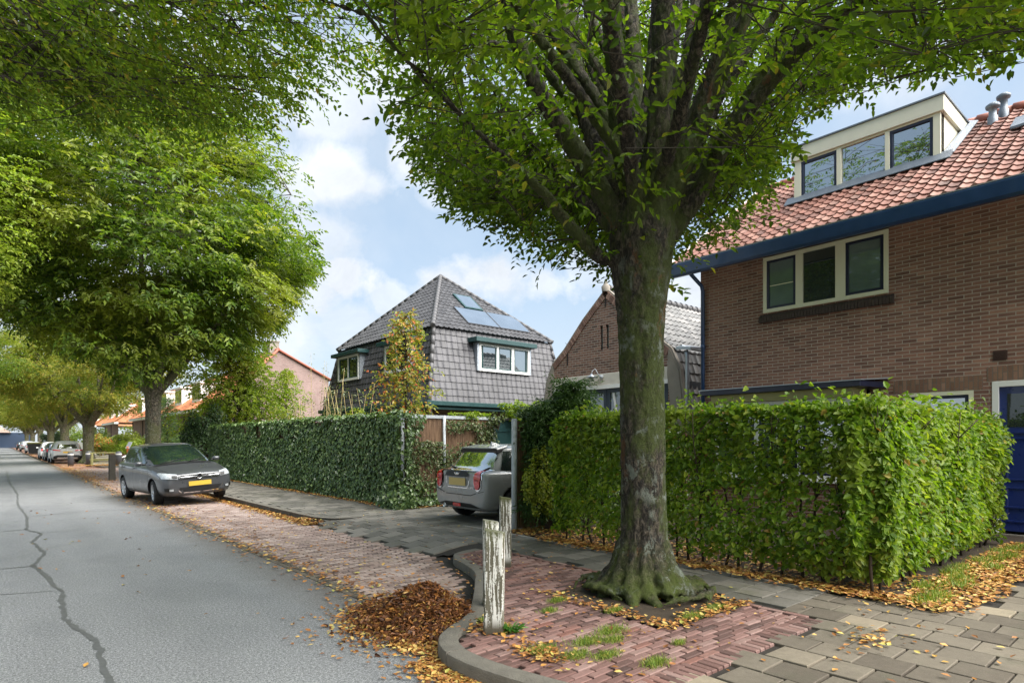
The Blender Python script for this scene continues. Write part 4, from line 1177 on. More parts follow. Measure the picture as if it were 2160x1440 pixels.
# ivy fence along the pavement ------------------------------------------------
FX = 6.83; FY0 = 11.72; FY1 = 27.2; FT = 2.12
fn = empty('garden_fence', (FX, FY0, .1), 0, 'tall reed screen fence on steel posts thickly covered with dark ivy along the pavement', 'fence')
fo = Vector((FX, FY0, .1))
mb = MB(); mb.box(.03, .06, 0, FY1 - FY0, 0, FT - .13); mb.build('reed_panel', M['reed'], fn)
mb = MB(); mb.tube([(-.0, 0, FT - .1), (0, FY1 - FY0, FT - .1)], .025, 8); mb.build('top_rail', M['galv'], fn)
k = 0.0
while k < FY1 - FY0:
    mb = MB(); mb.tube([(-.01, k, -.2), (-.01, k, FT - .08)], .03 if k else .045, 8); mb.build('fence_post', M['galv'], fn); k += 1.72
g = np.random.default_rng(12); P = []; Nn = []
for _ in range(36000):
    y = g.uniform(-.12, FY1 - FY0); z = g.uniform(-.05, FT - .08)
    top = noise.noise(Vector((y * .9, z * 1.2, 4)))
    th = .05 + .07 * (noise.noise(Vector((y * 1.1, z * 1.1, 1))) + .5) + (.10 if y < .8 else 0)
    if z > 1.55 and top > .12 and y > 2.2 and g.random() < min(.95, (top - .12) * 6): continue
    if g.random() < .18 and noise.noise(Vector((y * 2.5, z * 2.5, 14))) > .22: continue
    P.append((-.02 - th * g.random() ** .5, y, z)); Nn.append((-1, -.1, .55))
for _ in range(3300):
    y = g.uniform(-.1, FY1 - FY0); P.append((g.normal(0, .06), y, FT - .08 + abs(g.normal(0, .04)) + .05 * noise.noise(Vector((y * 1.6, 0, 0))))); Nn.append((-.4, 0, 1))
for _ in range(1500):   # skirt at the corner foot
    P.append((g.uniform(-.38, .1), g.normal(.0, .18), abs(g.normal(0, .2)))); Nn.append((-.7, -.4, .6))
cloud('ivy', np.array(P), np.array(Nn), .085, M['leaf_ivy'], fn, jit=.30, w=.85, down=.9, droop=.2)
# return fence beside the driveway
f2 = empty('driveway_fence', (FX, FY0 - .02, .1), 0, 'reed screen fence with steel rail and pale climber, behind the small grey car', 'fence')
mb = MB()
mb.box(.05, 2.55, 0, .03, .04, FT - .14)
mb.build('reed_panel', M['reed'], f2)
mb = MB(); mb.box(.02, 2.55, -.03, .04, FT - .14, FT - .07); mb.build('top_rail', M['galv'], f2)
for x in (1.05, 2.52):
    mb = MB(); mb.tube([(x, -.04, -.1), (x, -.04, FT - .08)], .035, 8); mb.build('fence_post', M['galv'], f2)
P = []; Nn = []
for _ in range(7000):
    x = g.uniform(.05, 2.6); z = g.uniform(0, 1.95); dn = noise.noise(Vector((x * 1.6, z * 1.9, 2)))
    if z > 1.45 and dn < .2 and x < 2.1: continue
    if dn < -.15 and g.random() < .8: continue
    if .2 < z < .45 and g.random() < .6: continue
    P.append((x, -.04 - abs(g.normal(0, .06)), z)); Nn.append((-.1, -1, .6))
cloud('climber', np.array(P), np.array(Nn), .062, M['leaf_var'], f2, jit=.5, w=.6)
P = []; Nn = []
for _ in range(900):
    x = g.uniform(-.02, 2.6); P.append((x, -.12 - abs(g.normal(0, .08)), abs(g.normal(0, .13)))); Nn.append((-.1, -1, .8))
for _ in range(700):
    x = g.uniform(-.0, .5); z = g.uniform(.1, FT - .05); P.append((x * (.6 + .4 * math.sin(z * 4)), -.05 - abs(g.normal(0, .05)), z)); Nn.append((-.3, -1, .6))
cloud('ivy', np.array(P), np.array(Nn), .075, M['leaf_ivy'], f2, jit=.35, w=.85, down=.8)
# gate beyond and vine above it
gt = empty('garden_gate', (9.45, 11.74, .1), 0, 'dark teal closed board gate at the end of the driveway behind the parked car', 'gate')
mb = MB(); mb.box(0, 2.2, 0, .05, .05, 1.98); mb.box(0, 2.2, -.02, 0, 1.7, 1.78); mb.build('gate_leaf', M['teal'], gt)
mb = MB(); mb.box(-.02, 2.22, -.05, .08, 1.99, 2.05); mb.build('gate_cap', M['ridge'], gt)
mb = MB(); mb.box(1.08, 1.12, -.012, -.002, .05, 1.95); mb.build('gate_joint', M['seam'], gt)
def vine(name, c, r, n, L, mat, label, seed, nc=18):
    return blob_shrub(name, c, r, n, L, mat, label, 'climbing plant', nc, seed, jit=.6, shell=.2)
vine('climbing_vine', (10.3, 11.6, 2.25), (.85, .35, .38), 1900, .075, M['leaf_lime'], 'lime green vine heaped over the top of the teal gate', 71)
vine('climbing_vine', (8.7, 11.72, 2.16), (.75, .14, .12), 700, .065, M['leaf_lime'], 'thin yellow-green vine along the top rail of the driveway fence', 72)
vine('climbing_vine', (9.35, 11.5, 1.95), (.3, .15, .42), 420, .06, M['leaf_var'], 'pale leafy tendrils hanging down beside the teal gate', 73, 10)
# fence on the near side of the driveway
f3 = empty('side_fence', (6.47, 7.54, .1), 0, 'reed screen fence with steel end post and dark ivy, right of the driveway', 'fence')
mb = MB(); mb.box(.06, 5.5, -.02, .02, .03, 1.78); mb.build('reed_panel', M['reed'], f3)
mb = MB(); mb.tube([(0, 0, -.2), (0, 0, 1.81)], .047, 12); mb.tube([(0, 0, 1.81), (0, 0, 1.825)], [.05, .04], 12); mb.tube([(-.05, 0, 1.0), (.05, 0, 1.0)], .012, 6); mb.build('end_post', M['galv'], f3)
P = []; Nn = []
for _ in range(7000):
    x = g.uniform(.1, 4.5); z = g.uniform(0, 2.0)
    lim = 1.25 if x < .55 else 0
    if z > 1.75 and g.random() < .6: continue
    if z < lim + .25 * noise.noise(Vector((x * 3, z, 0))): continue
    P.append((x, -.03 - abs(g.normal(0, .09)) * (.6 + x * .3), z)); Nn.append((-.1, -1, .5))
for _ in range(900):
    x = g.uniform(.1, 2.5); P.append((x, g.normal(0, .1), 1.86 + abs(g.normal(0, .08)))); Nn.append((-.1, -.3, 1))
cloud('ivy', np.array(P), np.array(Nn), .08, M['leaf_ivy'], f3, jit=.4, w=.85, down=.9)
# garden plants beyond the ivy fence
def slim_tree(name, loc, h, r, n, L, mat, label, seed, z0=.8, cone=.6):
    g = np.random.default_rng(seed); root = empty(name, loc, 0, label, 'tree')
    O = []; A = []; seg = []
    for _ in range(n):
        t = g.random(); z = z0 + (h - z0) * t
        a = g.uniform(0, 6.28); rr = r * ((1 - t) ** cone) * g.uniform(.1, 1) * (1 + .35 * math.sin(z * 3.2 + a * 2 + seed))
        O.append((math.cos(a) * rr, math.sin(a) * rr, z)); A.append((math.cos(a), math.sin(a), g.normal(.0, .4)))
        if g.random() < .35: seg.append(((0, 0, z - rr * .7), (math.cos(a) * rr, math.sin(a) * rr, z)))
    P, D, N, LL = sprays(np.array(O), np.array(A), 5, .3, L, g, droop=.5, jit=.5)
    link('crown', leaves_mesh('crown', P, D, N, LL, mat, .6, .15, .3), root)
    V, F = twig_mesh(seg, .012, .005); link('twigs', np_mesh('twigs', V, F, M['twig'], True), root)
    mb = MB(); mb.tube(bent((0, 0, -.2), (0, 0, h), 6, 0, .01), [.05, .045, .04, .03, .022, .015, .006], 8); mb.build('trunk', M['twig'], root)
slim_tree('maple_tree', tuple(at(855, 930, 17.0).xy) + (.1,), 5.05, 1.0, 640, .10, M['leaf_maple'], 'slender young tree in red, orange and yellow autumn leaf before the dark tiled house', 81, 1.3, .55)
slim_tree('garden_tree', (9.6, 33.0, .1), 6.9, 3.0, 3600, .14, M['leaf_lime'], 'wide yellow-green tree behind the far end of the ivy fence', 82, 1.2, .42)
slim_tree('garden_tree', (12.2, 33.5, .1), 5.4, 1.8, 800, .11, M['leaf_lime'], 'lighter feathery tree in front of the pink brick gable', 83, 1.2, .6)
blob_shrub('dark_shrub', (7.35, 30.4, 1.3), (1.15, 1.5, 1.9), 11000, .10, M['leaf_dark'], 'dark green rounded shrub at the far end of the ivy fence, right of the hatchback', seed=84, nclus=46, shell=.5)
def bamboo(loc, n, h, label, seed, spread=.8, L=.13, mat=None):
    g = np.random.default_rng(seed); rs = random.Random(seed); root = empty('cane_plant', loc, 0, label, 'plant')
    mb = MB(); P = []; D = []; N = []
    for k in range(n):
        x, y = g.normal(0, spread, 2) * .5; hh = h * g.uniform(.6, 1.05); dx, dy = g.normal(0, .35, 2)
        pts = [Vector((x + dx * t * t, y + dy * t * t, hh * t)) for t in (0, .33, .66, 1)]
        mb.tube(pts, [.016, .014, .01, .004], 5)
        for _ in range(42):
            t = g.uniform(.35, 1); i = min(2, int(t * 3)); q = pts[i].lerp(pts[i + 1], t * 3 - i)
            a = g.uniform(0, 6.28); P.append(tuple(q + Vector((math.cos(a) * .08, math.sin(a) * .08, 0)))); D.append((math.cos(a), math.sin(a), g.normal(-.3, .4))); N.append((0, 0, 1))
    mb.build('canes', M['cane'], root)['kind'] = 'stuff'
    link('foliage', leaves_mesh('foliage', np.array(P), np.array(D), np.array(N) + g.normal(0, .4, (len(P), 3)), g.uniform(.6, 1.2, len(P)) * L, mat or M['leaf_var'], .22, .1, .3, 'q'), root)
bamboo((10.3, 21.5, .1), 16, 4.0, 'clump of tall pale canes above the ivy fence, left of the dark tiled house', 91, 1.0, .2)
bamboo((10.2, 24.2, .1), 12, 3.6, 'leafy cane plant above the ivy fence in front of the pink gable', 92, .9, .2)
bamboo((11.5, 27.0, .1), 8, 5.4, 'sparse feathery tall shoots standing before the pink gable', 93, 1.0, .12, M['leaf_street_y'])
blob_shrub('golden_shrub', (9.2, 18.5, 2.0), (1.1, 1.2, .6), 2200, .08, M['leaf_yel'], 'yellow-green bush showing just above the ivy fence below the canes', seed=94, nclus=20, shell=.3)
# small weed at the front post
wd = empty('weed', (2.99, 3.53, .1), 0, 'bright green weed growing at the foot of the nearest peeling white post', 'plant')
O = []; A = []
for _ in range(13):
    a = rs.uniform(0, 6.28); O.append((0, 0, .01)); A.append((math.cos(a), math.sin(a), rs.uniform(.5, 1.6)))
P_, D_, N_, L_ = sprays(np.array(O), np.array(A), 6, .09, .055, jit=.25)
link('foliage', leaves_mesh('foliage', P_, D_, N_, L_, M['weed'], .3, .12, .3), wd)
V, F = twig_mesh([(o, tuple(np.array(a) / np.linalg.norm(a) * .08)) for o, a in zip(O, A)], .003, .002)
link('stems', np_mesh('stems', V, F, M['weed']), wd)
# -------------------------------------------------------------- house kit
def tile_sheet(name, O, U_, V_, W, H, mat, parent, tw=.22, ch=.30, prof='pan', amp=.035, lift=.022, clips=(), hole=None):
    O = Vector(O); U_ = Vector(U_).normalized(); V_ = Vector(V_).normalized(); N_ = U_.cross(V_).normalized()
    if N_.z < 0: N_ = -N_
    S = 6; nc = int(math.ceil(W / tw)); nr = int(math.ceil(H / ch))
    def pr(k):
        t = (k % S) / S
        if prof == 'pan': return amp * (.5 * math.cos(2 * math.pi * t) + .28 * math.cos(4 * math.pi * t + .6))
        if prof == 'roll': return amp * max(0, math.cos(2 * math.pi * (t - 0))) ** 2
        return amp * (1. if k % S == 0 else (.55 if k % S == 1 else 0))
    hs = [pr(k) for k in range(S)]
    verts = []; faces = []; uvs = []
    for r in range(nr):
        v0 = r * ch - .03; v1 = (r + 1) * ch
        wob = [random.uniform(-.004, .004) for _ in range(nc + 1)]
        b = len(verts)
        for (vv, l, zz) in ((v0, lift - .03, 0), (v0, lift, 1), (v1, 0, 1)):
            for k in range(nc * S + 1):
                h = hs[k % S] * zz + l + wob[min(k // S, nc)] * zz
                if l < 0 : h = -.005
                verts.append(O + U_ * (k * tw / S) + V_ * vv + N_ * h); uvs.append((k / S * .999 + 1e-3, r + (.5 if vv == v0 else .9)))
        n = nc * S + 1
        for k in range(nc * S):
            faces.append((b + k, b + k + 1, b + n + k + 1, b + n + k)); faces.append((b + n + k, b + n + k + 1, b + 2 * n + k + 1, b + 2 * n + k))
    me = np_mesh(name, [tuple(v) for v in verts], faces, mat, True, uvs)
    bm = bmesh.new(); bm.from_mesh(me)
    for (p, nn) in clips:
        bmesh.ops.bisect_plane(bm, geom=bm.verts[:] + bm.edges[:] + bm.faces[:], plane_co=p, plane_no=nn, clear_outer=True)
    if hole:
        o2, ua, ub, va, vb = hole
        dl = [f for f in bm.faces if ua < (f.calc_center_median() - O).dot(U_) < ub and va < (f.calc_center_median() - O).dot(V_) < vb]
        bmesh.ops.delete(bm, geom=dl, context='FACES')
    bm.to_mesh(me); bm.free()
    o = link(name, me, parent)
    md = o.modifiers.new('e', 'EDGE_SPLIT'); md.split_angle = R(55)
    return o

def slab_poly(mb, pts, th):
    P = [Vector(p) for p in pts]; n = (P[1] - P[0]).cross(P[2] - P[0]).normalized()
    if n.z > 0: n = -n
    mb.prism(P, n * th)

def wall_holes(fr, u0, u1, v0, v1, holes, depth=.12):
    """wall face with openings and reveals"""
    mb = MB(); us = sorted({u0, u1, *[h[0] for h in holes], *[h[1] for h in holes]}); vs = sorted({v0, v1, *[h[2] for h in holes], *[h[3] for h in holes]})
    for a, b in zip(us, us[1:]):
        for c, d in zip(vs, vs[1:]):
            if any(h[0] <= a + 1e-6 and b - 1e-6 <= h[1] and h[2] <= c + 1e-6 and d - 1e-6 <= h[3] for h in holes): continue
            mb.add([fr.p(a, c), fr.p(b, c), fr.p(b, d), fr.p(a, d)], [(0, 1, 2, 3)])
    for (a, b, c, d) in holes:
        q = [(a, c), (b, c), (b, d), (a, d)]
        for i in range(4):
            (x0, y0), (x1, y1) = q[i], q[(i + 1) % 4]
            mb.add([fr.p(x0, y0), fr.p(x1, y1), fr.p(x1, y1, -depth), fr.p(x0, y0, -depth)], [(0, 1, 2, 3)])
    return mb

def window(parent, fr, u0, u1, v0, v1, lights, fmat, name='window', fw=.07, out=.0, dep=.09, sill=None, glass=None, mull=.07, back=-.10):
    """lights: list of (ua, ub, sashmat or None)"""
    w = MB()
    w.fbox(fr, u0, u1, v0, v0 + fw, back, out); w.fbox(fr, u0, u1, v1 - fw, v1, back, out)
    w.fbox(fr, u0, u0 + fw, v0 + fw, v1 - fw, back, out); w.fbox(fr, u1 - fw, u1, v0 + fw, v1 - fw, back, out)
    for (a, b), (c, d) in zip([l[:2] for l in lights], [l[:2] for l in lights][1:]):
        w.fbox(fr, b, c, v0 + fw, v1 - fw, back, out - .004)
    o = w.build(name, fmat, parent, .004)
    for l in lights:
        a, b, sm_ = l[:3]; g = l[3] if len(l) > 3 else (glass or M['glass']); a_, b_ = a, b; c_, d_ = v0 + fw, v1 - fw
        if sm_ is not None:
            s = MB(); q = .05; z0, z1 = out - .055, out - .012
            s.fbox(fr, a, b, c_, c_ + q, z0, z1); s.fbox(fr, a, b, d_ - q, d_, z0, z1)
            s.fbox(fr, a, a + q, c_ + q, d_ - q, z0, z1); s.fbox(fr, b - q, b, c_ + q, d_ - q, z0, z1)
            s.build('sash', sm_, o, .003)
            a_, b_, c_, d_ = a + q, b - q, c_ + q, d_ - q
        p = MB(); p.fbox(fr, a_, b_, c_, d_, out - .05, out - .035 if sm_ else out - .04); p.build('pane', g, o)
    if sill:
        s = MB(); s.fbox(fr, u0 - .03, u1 + .03, v0 - .05, v0 - .002, back, out + .05); s.build('sill', sill, o, .004)
    return o

# -------------------------------------------------------------- brick house with red roof
HX = 12.0
bh = empty('brick_house', (HX, 7.59, 0), 0, 'brown brick house with red pantile roof, blue gutter and wide flat dormer at the right', 'house')
HO = Vector((HX, 7.59, 0))
class LM(MB):                 # local to the house origin
    pass
def hb(x0, x1, y0, y1, z0, z1, name, mat, bevel=0, par=None):
    mb = MB(); mb.box(x0 - HO.x, x1 - HO.x, y0 - HO.y, y1 - HO.y, z0, z1); return mb.build(name, mat, par or bh, bevel)
fr = Fr((0, 0, 0), (0, -1, 0), (-1, 0, 0))       # u = 7.59 - Y
YU = lambda y: 7.59 - y
holes = [(YU(6.13), YU(3.84), 4.17, 5.33), (YU(3.62), YU(2.62), 1.3, 2.385), (YU(2.385), YU(1.3), .12, 2.5), (YU(6.9), YU(4.15), .75, 2.5)]
wl = wall_holes(fr, 0, 13, -.1, 5.42, holes, .2)
wl.build('wall', M['brick'], bh)
mb = MB(); mb.add([(0.0, 0, -.1), (7.6, 0, -.1), (7.6, 0, 5.35), (3.6, 0, 7.9), (0.0, 0, 5.42)], [(0, 1, 2, 3, 4)]); mb.build('side_wall', M['brick'], bh)
mb = MB(); mb.box(.25, 7.4, -12.9, -.1, 0, 5.2); mb.build('interior', M['blackplast'], bh)
# soldier courses and sills
mb = MB(); mb.fbox(fr, YU(3.77), YU(2.50), 2.39, 2.61, -.02, .004); mb.build('lintel', M['soldier'], bh)
mb = MB(); mb.fbox(fr, YU(2.45), YU(1.2), 2.505, 2.73, -.02, .004); mb.build('lintel', M['soldier'], bh)
mb = MB(); k = YU(6.2)
while k < YU(3.78):
    mb.hexa([fr.p(k + .004, 3.98, -.02), fr.p(k + .052, 3.98, -.02), fr.p(k + .052, 3.98, .075), fr.p(k + .004, 3.98, .075),
             fr.p(k + .004, 4.165, -.02), fr.p(k + .052, 4.165, -.02), fr.p(k + .052, 4.08, .085), fr.p(k + .004, 4.08, .085)]); k += .057
mb.fbox(fr, YU(6.2), YU(3.78), 4.0, 4.06, -.02, .055)
mb.build('window_sill', M['brick_dark'], bh)
w = window(bh, fr, YU(6.13), YU(3.84), 4.17, 5.30, [(YU(6.06), YU(5.47), M['navy'], M['glass_curtain']), (YU(5.33), YU(4.73), None, M['glass']), (YU(4.55), YU(3.92), M['navy'], M['glass_curtain'])], M['cream'], 'window', .075, .03)
mb = MB(); mb.fbox(fr, YU(6.0), YU(5.52), 4.70, 4.715, -.008, .002); mb.build('curtain_bar', M['cream'], w)
mb = MB(); mb.fbox(fr, YU(6.04), YU(5.49), 4.235, 4.25, .0, .012); mb.build('glazing_bead', M['white'], w)
window(bh, fr, YU(3.62), YU(2.62), 1.3, 2.385, [(YU(3.55), YU(2.69), M['navy'], M['glass_refl'])], M['cream'], 'window', .07, .0, sill=M['cream'])
# door
dr = MB(); dr.fbox(fr, YU(2.385), YU(2.30), .12, 2.5, -.12, .012); dr.fbox(fr, YU(1.385), YU(1.3), .12, 2.5, -.12, .012); dr.fbox(fr, YU(2.30), YU(1.385), 2.41, 2.5, -.12, .012)
do = dr.build('door_frame', M['white'], bh, .004)
dd = MB(); dd.fbox(fr, YU(2.30), YU(1.385), .16, 2.41, -.09, -.04)
for (a, b, c, d) in ((2.22, 1.47, .30, .85), (2.22, 1.47, .95, 1.62)):
    dd.fbox(fr, YU(a), YU(b), c, c + .03, -.04, -.025); dd.fbox(fr, YU(a), YU(b), d - .03, d, -.04, -.025); dd.fbox(fr, YU(a), YU(a) + .03, c + .03, d - .03, -.04, -.025); dd.fbox(fr, YU(b) - .03, YU(b), c + .03, d - .03, -.04, -.025)
dd.fbox(fr, YU(2.30), YU(1.385), 1.68, 1.72, -.04, -.02); dd.fbox(fr, YU(2.30), YU(1.385), .52, .55, -.04, -.015)
dd = dd.build('door', M['door_blue'], bh, .003)
mb = MB(); mb.fbox(fr, YU(2.2), YU(1.48), 1.78, 2.3, -.045, -.035); mb.build('door_pane', M['glass'], dd)
mb = MB(); mb.fbox(fr, YU(1.5), YU(1.47), 1.05, 1.2, -.04, -.0); mb.build('door_handle', M['chrome'], dd)
mb = MB(); mb.fbox(fr, YU(2.45), YU(1.2), .02, .12, -.1, .06); mb.build('doorstep', M['conc_grey'], bh)
mb = MB(); mb.fbox(fr, YU(2.37), YU(2.19), 2.83, 2.98, -.01, .012)
for k in range(6): mb.fbox(fr, YU(2.35), YU(2.21), 2.845 + k * .022, 2.855 + k * .022, .012, .018)
mb.build('air_vent', m_plain('vent_brown', (.06, .028, .022), .7, .2, 9), bh)
# soffit, gutter
hb(11.44, 12.0, -5.4, 7.97, 5.36, 5.40, 'soffit', M['soffit'])
mb = MB()
g0 = [(11.36, 5.42), (11.30, 5.46), (11.28, 5.62), (11.30, 5.64), (11.42, 5.64), (11.44, 5.40), (11.40, 5.40)]
g0 = [(11.40, 5.16), (11.36, 5.20), (11.335, 5.40), (11.34, 5.43), (11.46, 5.43), (11.47, 5.30), (11.46, 5.16)]
mb.prism([(x - HO.x, 7.98 - HO.y, z) for x, z in g0], (0, -13.4, 0)); gut = mb.build('gutter', M['blue'], bh)
mb = MB(); mb.box(11.333 - HO.x, 11.47 - HO.x, -13, 7.985 - HO.y, 5.431, 5.443); mb.build('gutter_lip', M['zinc'], gut)
mb = MB(); mb.prism([(11.47 - HO.x, .39, 5.18), (12.0 - HO.x, .39, 5.355), (11.47 - HO.x, .39, 5.355)], (0, -13.4, 0)); mb.build('soffit', M['soffit'], bh)
# pipe
mb = MB(); X = 11.93 - HO.x
mb.tube([(11.5 - HO.x, -.06, 5.2), (11.62 - HO.x, -.08, 5.12), (11.88 - HO.x, -.10, 4.98), (X, -.1, 4.85), (X, -.1, .1)], .042, 10)
for z in (.6, 2.2, 3.6): mb.tube([(X, -.1, z), (X, -.1, z + .09)], .052, 10)
mb.build('drainpipe', M['blue'], bh)
# roof
E0 = Vector((11.42, 7.93, 5.44)) - HO; RD = Vector((15.3, 7.93, 8.06)) - HO
V_ = (RD - E0).normalized(); H_ = (RD - E0).length
mb = MB(); a = E0; b = RD
slab_poly(mb, [(a.x, .33, a.z - .0), (a.x, -13.2, a.z - .0), (b.x, -13.2, b.z - .0), (b.x, .33, b.z - .0)], .1)
mb.build('roof_deck', M['ridge_red'], bh)
slope = (RD.z - E0.z) / (RD.x - E0.x)
tile_sheet('roof', E0 + Vector((0, 0, .03)), (0, -1, 0), V_, 13.2, H_, M['tile_red'], bh, .195, .245, 'pan', .036, .026)
mb = MB(); mb.add([(b.x, .33, b.z), (b.x, -13.2, b.z), (2 * b.x - a.x, -13.2, a.z), (2 * b.x - a.x, .33, a.z)], [(0, 1, 2, 3)]); mb.build('rear_roof', M['ridge_red'], bh)
mb = MB(); mb.prism([(a.x - .02, .33, a.z - .04), (b.x, .33, b.z - .04), (b.x, .33, b.z + .11), (a.x - .02, .33, a.z + .11)], (0, .045, 0)); mb.build('verge_board', M['white'], bh)
mb = MB(); mb.prism([(a.x + .3, .335, a.z + .32), (b.x, .335, b.z + .115), (b.x, .335, b.z + .16), (a.x + .3, .335, a.z + .36)], (0, .05, 0))
mb = MB(); y = .33
while y > -13:
    mb.tube([(b.x, y, b.z + .05), (b.x, y - .30, b.z + .035)], [.105, .09], 10); y -= .29
mb.build('ridge_tiles', M['ridge_red'], bh)
# dormer
dm = MB(); DX = 13.3 - HO.x; dy0 = 6.10 - HO.y; dy1 = 3.40 - HO.y
def rz_(x): return E0.z + .06 + (x - E0.x) * slope
xb = E0.x + (7.66 - E0.z - .06) / slope
cheeks = None
for y in (dy0, dy1):
    mb = MB()
    s_ = -1 if y == dy0 else 1
    mb.prism([(DX + .03, y, rz_(DX + .03) - .1), (xb + .2, y, 7.66), (DX + .03, y, 7.66)], (0, .04 * s_, 0))
    ck = mb.build('cheek' if cheeks else 'dormer', M['cream_dirty'], cheeks or bh); cheeks = cheeks or ck
xt = E0.x + (7.93 - E0.z - .06) / slope
mb = MB(); mb.box(DX - .05, xt + .1, dy1 - .06, dy0 + .06, 7.64, 7.93); mb.build('fascia', M['cream_dirty'], cheeks, .006)
mb = MB(); mb.box(DX - .075, xt + .16, dy1 - .085, dy0 + .085, 7.932, 7.962); mb.build('roof_edge', M['lead'], cheeks)
fd = Fr((DX, 0, 0), (0, -1, 0), (-1, 0, 0))
mb = MB(); mb.box(DX + .10, DX + .2, dy1, dy0, 6.6, 7.64); mb.build('backing', M['blackplast'], cheeks)
mb = MB(); mb.fbox(fd, YU(6.10), YU(5.95), 6.6, 7.638, -.1, .012); mb.fbox(fd, YU(3.52), YU(3.40), 6.6, 7.638, -.1, .012)
mb.fbox(fd, YU(5.95), YU(3.52), 6.62, 6.70, -.1, .03); mb.fbox(fd, YU(5.95), YU(3.52), 7.60, 7.638, -.1, .006)
mb.fbox(fd, YU(5.22), YU(5.13), 6.70, 7.60, -.1, .02); mb.fbox(fd, YU(4.32), YU(4.24), 6.70, 7.60, -.1, .02); mb.build('window_frame', M['cream'], cheeks, .004)
for (a_, b_, sh) in ((5.95, 5.22, 1), (5.13, 4.32, 0), (4.24, 3.52, 1)):
    q = .055; a_, b_ = YU(a_), YU(b_); c_, d_ = 6.70, 7.60
    if sh:
        s = MB(); s.fbox(fd, a_, b_, c_, c_ + q, -.05, .0); s.fbox(fd, a_, b_, d_ - q, d_, -.05, .0); s.fbox(fd, a_, a_ + q, c_ + q, d_ - q, -.05, 0); s.fbox(fd, b_ - q, b_, c_ + q, d_ - q, -.05, 0)
        s.build('sash', M['navy'], cheeks, .004)
        s = MB(); s.fbox(fd, a_ + q, b_ - q, c_ + q, c_ + q + .022, -.03, -.012); s.build('glazing_bead', M['white'], cheeks)
        a_, b_, c_, d_ = a_ + q, b_ - q, c_ + q, d_ - q
    mb = MB(); mb.fbox(fd, a_, b_, c_, d_, -.05, -.035); mb.build('pane', M['glass_refl'], cheeks)
# lead flashing round the dormer foot
mb = MB()
x0 = DX - .16; mb.hexa([(x0, dy1 - .18, rz_(x0) + .03), (DX + .02, dy1 - .18, rz_(DX) + .045), (DX + .02, dy0 + .16, rz_(DX) + .045), (x0, dy0 + .16, rz_(x0) + .03),
                        (x0, dy1 - .18, rz_(x0) + .045), (DX + .02, dy1 - .18, rz_(DX) + .13), (DX + .02, dy0 + .16, rz_(DX) + .13), (x0, dy0 + .16, rz_(x0) + .045)])
mb.hexa([(DX, dy1 - .20, rz_(DX) + .05), (xt, dy1 - .20, rz_(xt) + .05), (xt, dy1 - .045, rz_(xt) + .05), (DX, dy1 - .045, rz_(DX) + .05),
         (DX, dy1 - .20, rz_(DX) + .065), (xt, dy1 - .20, rz_(xt) + .065), (xt, dy1 - .045, rz_(xt) + .12), (DX, dy1 - .045, rz_(DX) + .12)])
mb.build('lead_flashing', M['lead'], bh)
for (x, y, h) in ((14.75, 2.92, .36), (15.0, 2.80, .42)):
    z = rz_(x - HO.x)
    mb = MB(); c = (x - HO.x, y - HO.y, 0)
    mb.lathe(c, [(.085, z - .1), (.085, z + .1), (.065, z + .12), (.065, z + h - .1), (.11, z + h - .09), (.12, z + h - .04), (.07, z + h), (.0, z + h + .01)], 14)
    mb.build('roof_vent', M['lead'], bh)
mb = MB(); x = 13.9 - HO.x; y = 2.35 - HO.y; z = rz_(x)
mb.hexa([(x - .2, y - .5, z - .09), (x + .25, y - .5, z + .25), (x + .25, y + .12, z + .25), (x - .2, y + .12, z - .09), (x - .2, y - .5, z - .05), (x + .25, y - .5, z + .3), (x + .25, y + .12, z + .27), (x - .2, y + .12, z - .05)])
mb.build('lead_flashing', M['lead'], bh)
mb = MB(); x = 14.35 - HO.x; y = 1.95 - HO.y; z = rz_(x); mb.lathe((x, y, 0), [(.07, z - .1), (.07, z + .3), (.1, z + .32), (.0, z + .36)], 12); mb.build('roof_vent', M['ridge_red'], bh)
# bay with canopy
BX = 11.2
mb = MB(); pf = [(7.1, 3.98), ]
def bayprism(x, ya, yb, yc, z0, z1): return [(x - HO.x, ya - HO.y, z0), (x - HO.x, yb - HO.y, z0), (12 - HO.x, yc - HO.y, z0), (12 - HO.x, ya - HO.y, z0)]
mb.prism([(BX - HO.x, 7.1 - HO.y, 2.50), (BX - HO.x, 4.02 - HO.y, 2.50), (-.002, 3.86 - HO.y, 2.50), (-.002, 7.1 - HO.y, 2.50)], (0, 0, .10)); can = mb.build('canopy', M['navy'], bh, .005)
mb = MB(); mb.prism([(BX - .02 - HO.x, 7.12 - HO.y, 2.601), (BX - .02 - HO.x, 4.0 - HO.y, 2.601), (-.001, 3.80 - HO.y, 2.66), (-.001, 7.12 - HO.y, 2.66)], (0, 0, .016)); mb.build('canopy_flashing', M['zinc'], can)
mb = MB(); mb.box(BX + .18 - HO.x, -.002, 4.2 - HO.y, 6.95 - HO.y, 2.34, 2.498); mb.build('fascia', m_plain('olive_cream', (.52, .48, .22), .6, .1, 4), can)
fb = Fr((BX + .25 - HO.x, 0, 0), (0, -1, 0), (-1, 0, 0))
window(bh, fb, YU(6.9), YU(4.25), .85, 2.335, [(YU(6.82), YU(6.05), M['navy']), (YU(5.95), YU(5.2), M['navy']), (YU(5.1), YU(4.33), M['navy'])], M['white'], 'bay_window', .08, .0, sill=M['white'], glass=M['glass_refl'])
mb = MB(); mb.box(BX + .25 - HO.x, -.003, 4.25 - HO.y, 6.9 - HO.y, 0, .80); mb.build('bay_wall', M['brick'], bh)
mb = MB(); mb.box(BX + .36 - HO.x, -.003, 4.27 - HO.y, 6.88 - HO.y, .8, 2.33); mb.build('bay_side', M['blackplast'], bh)
# mirrored-window flower? keep plain

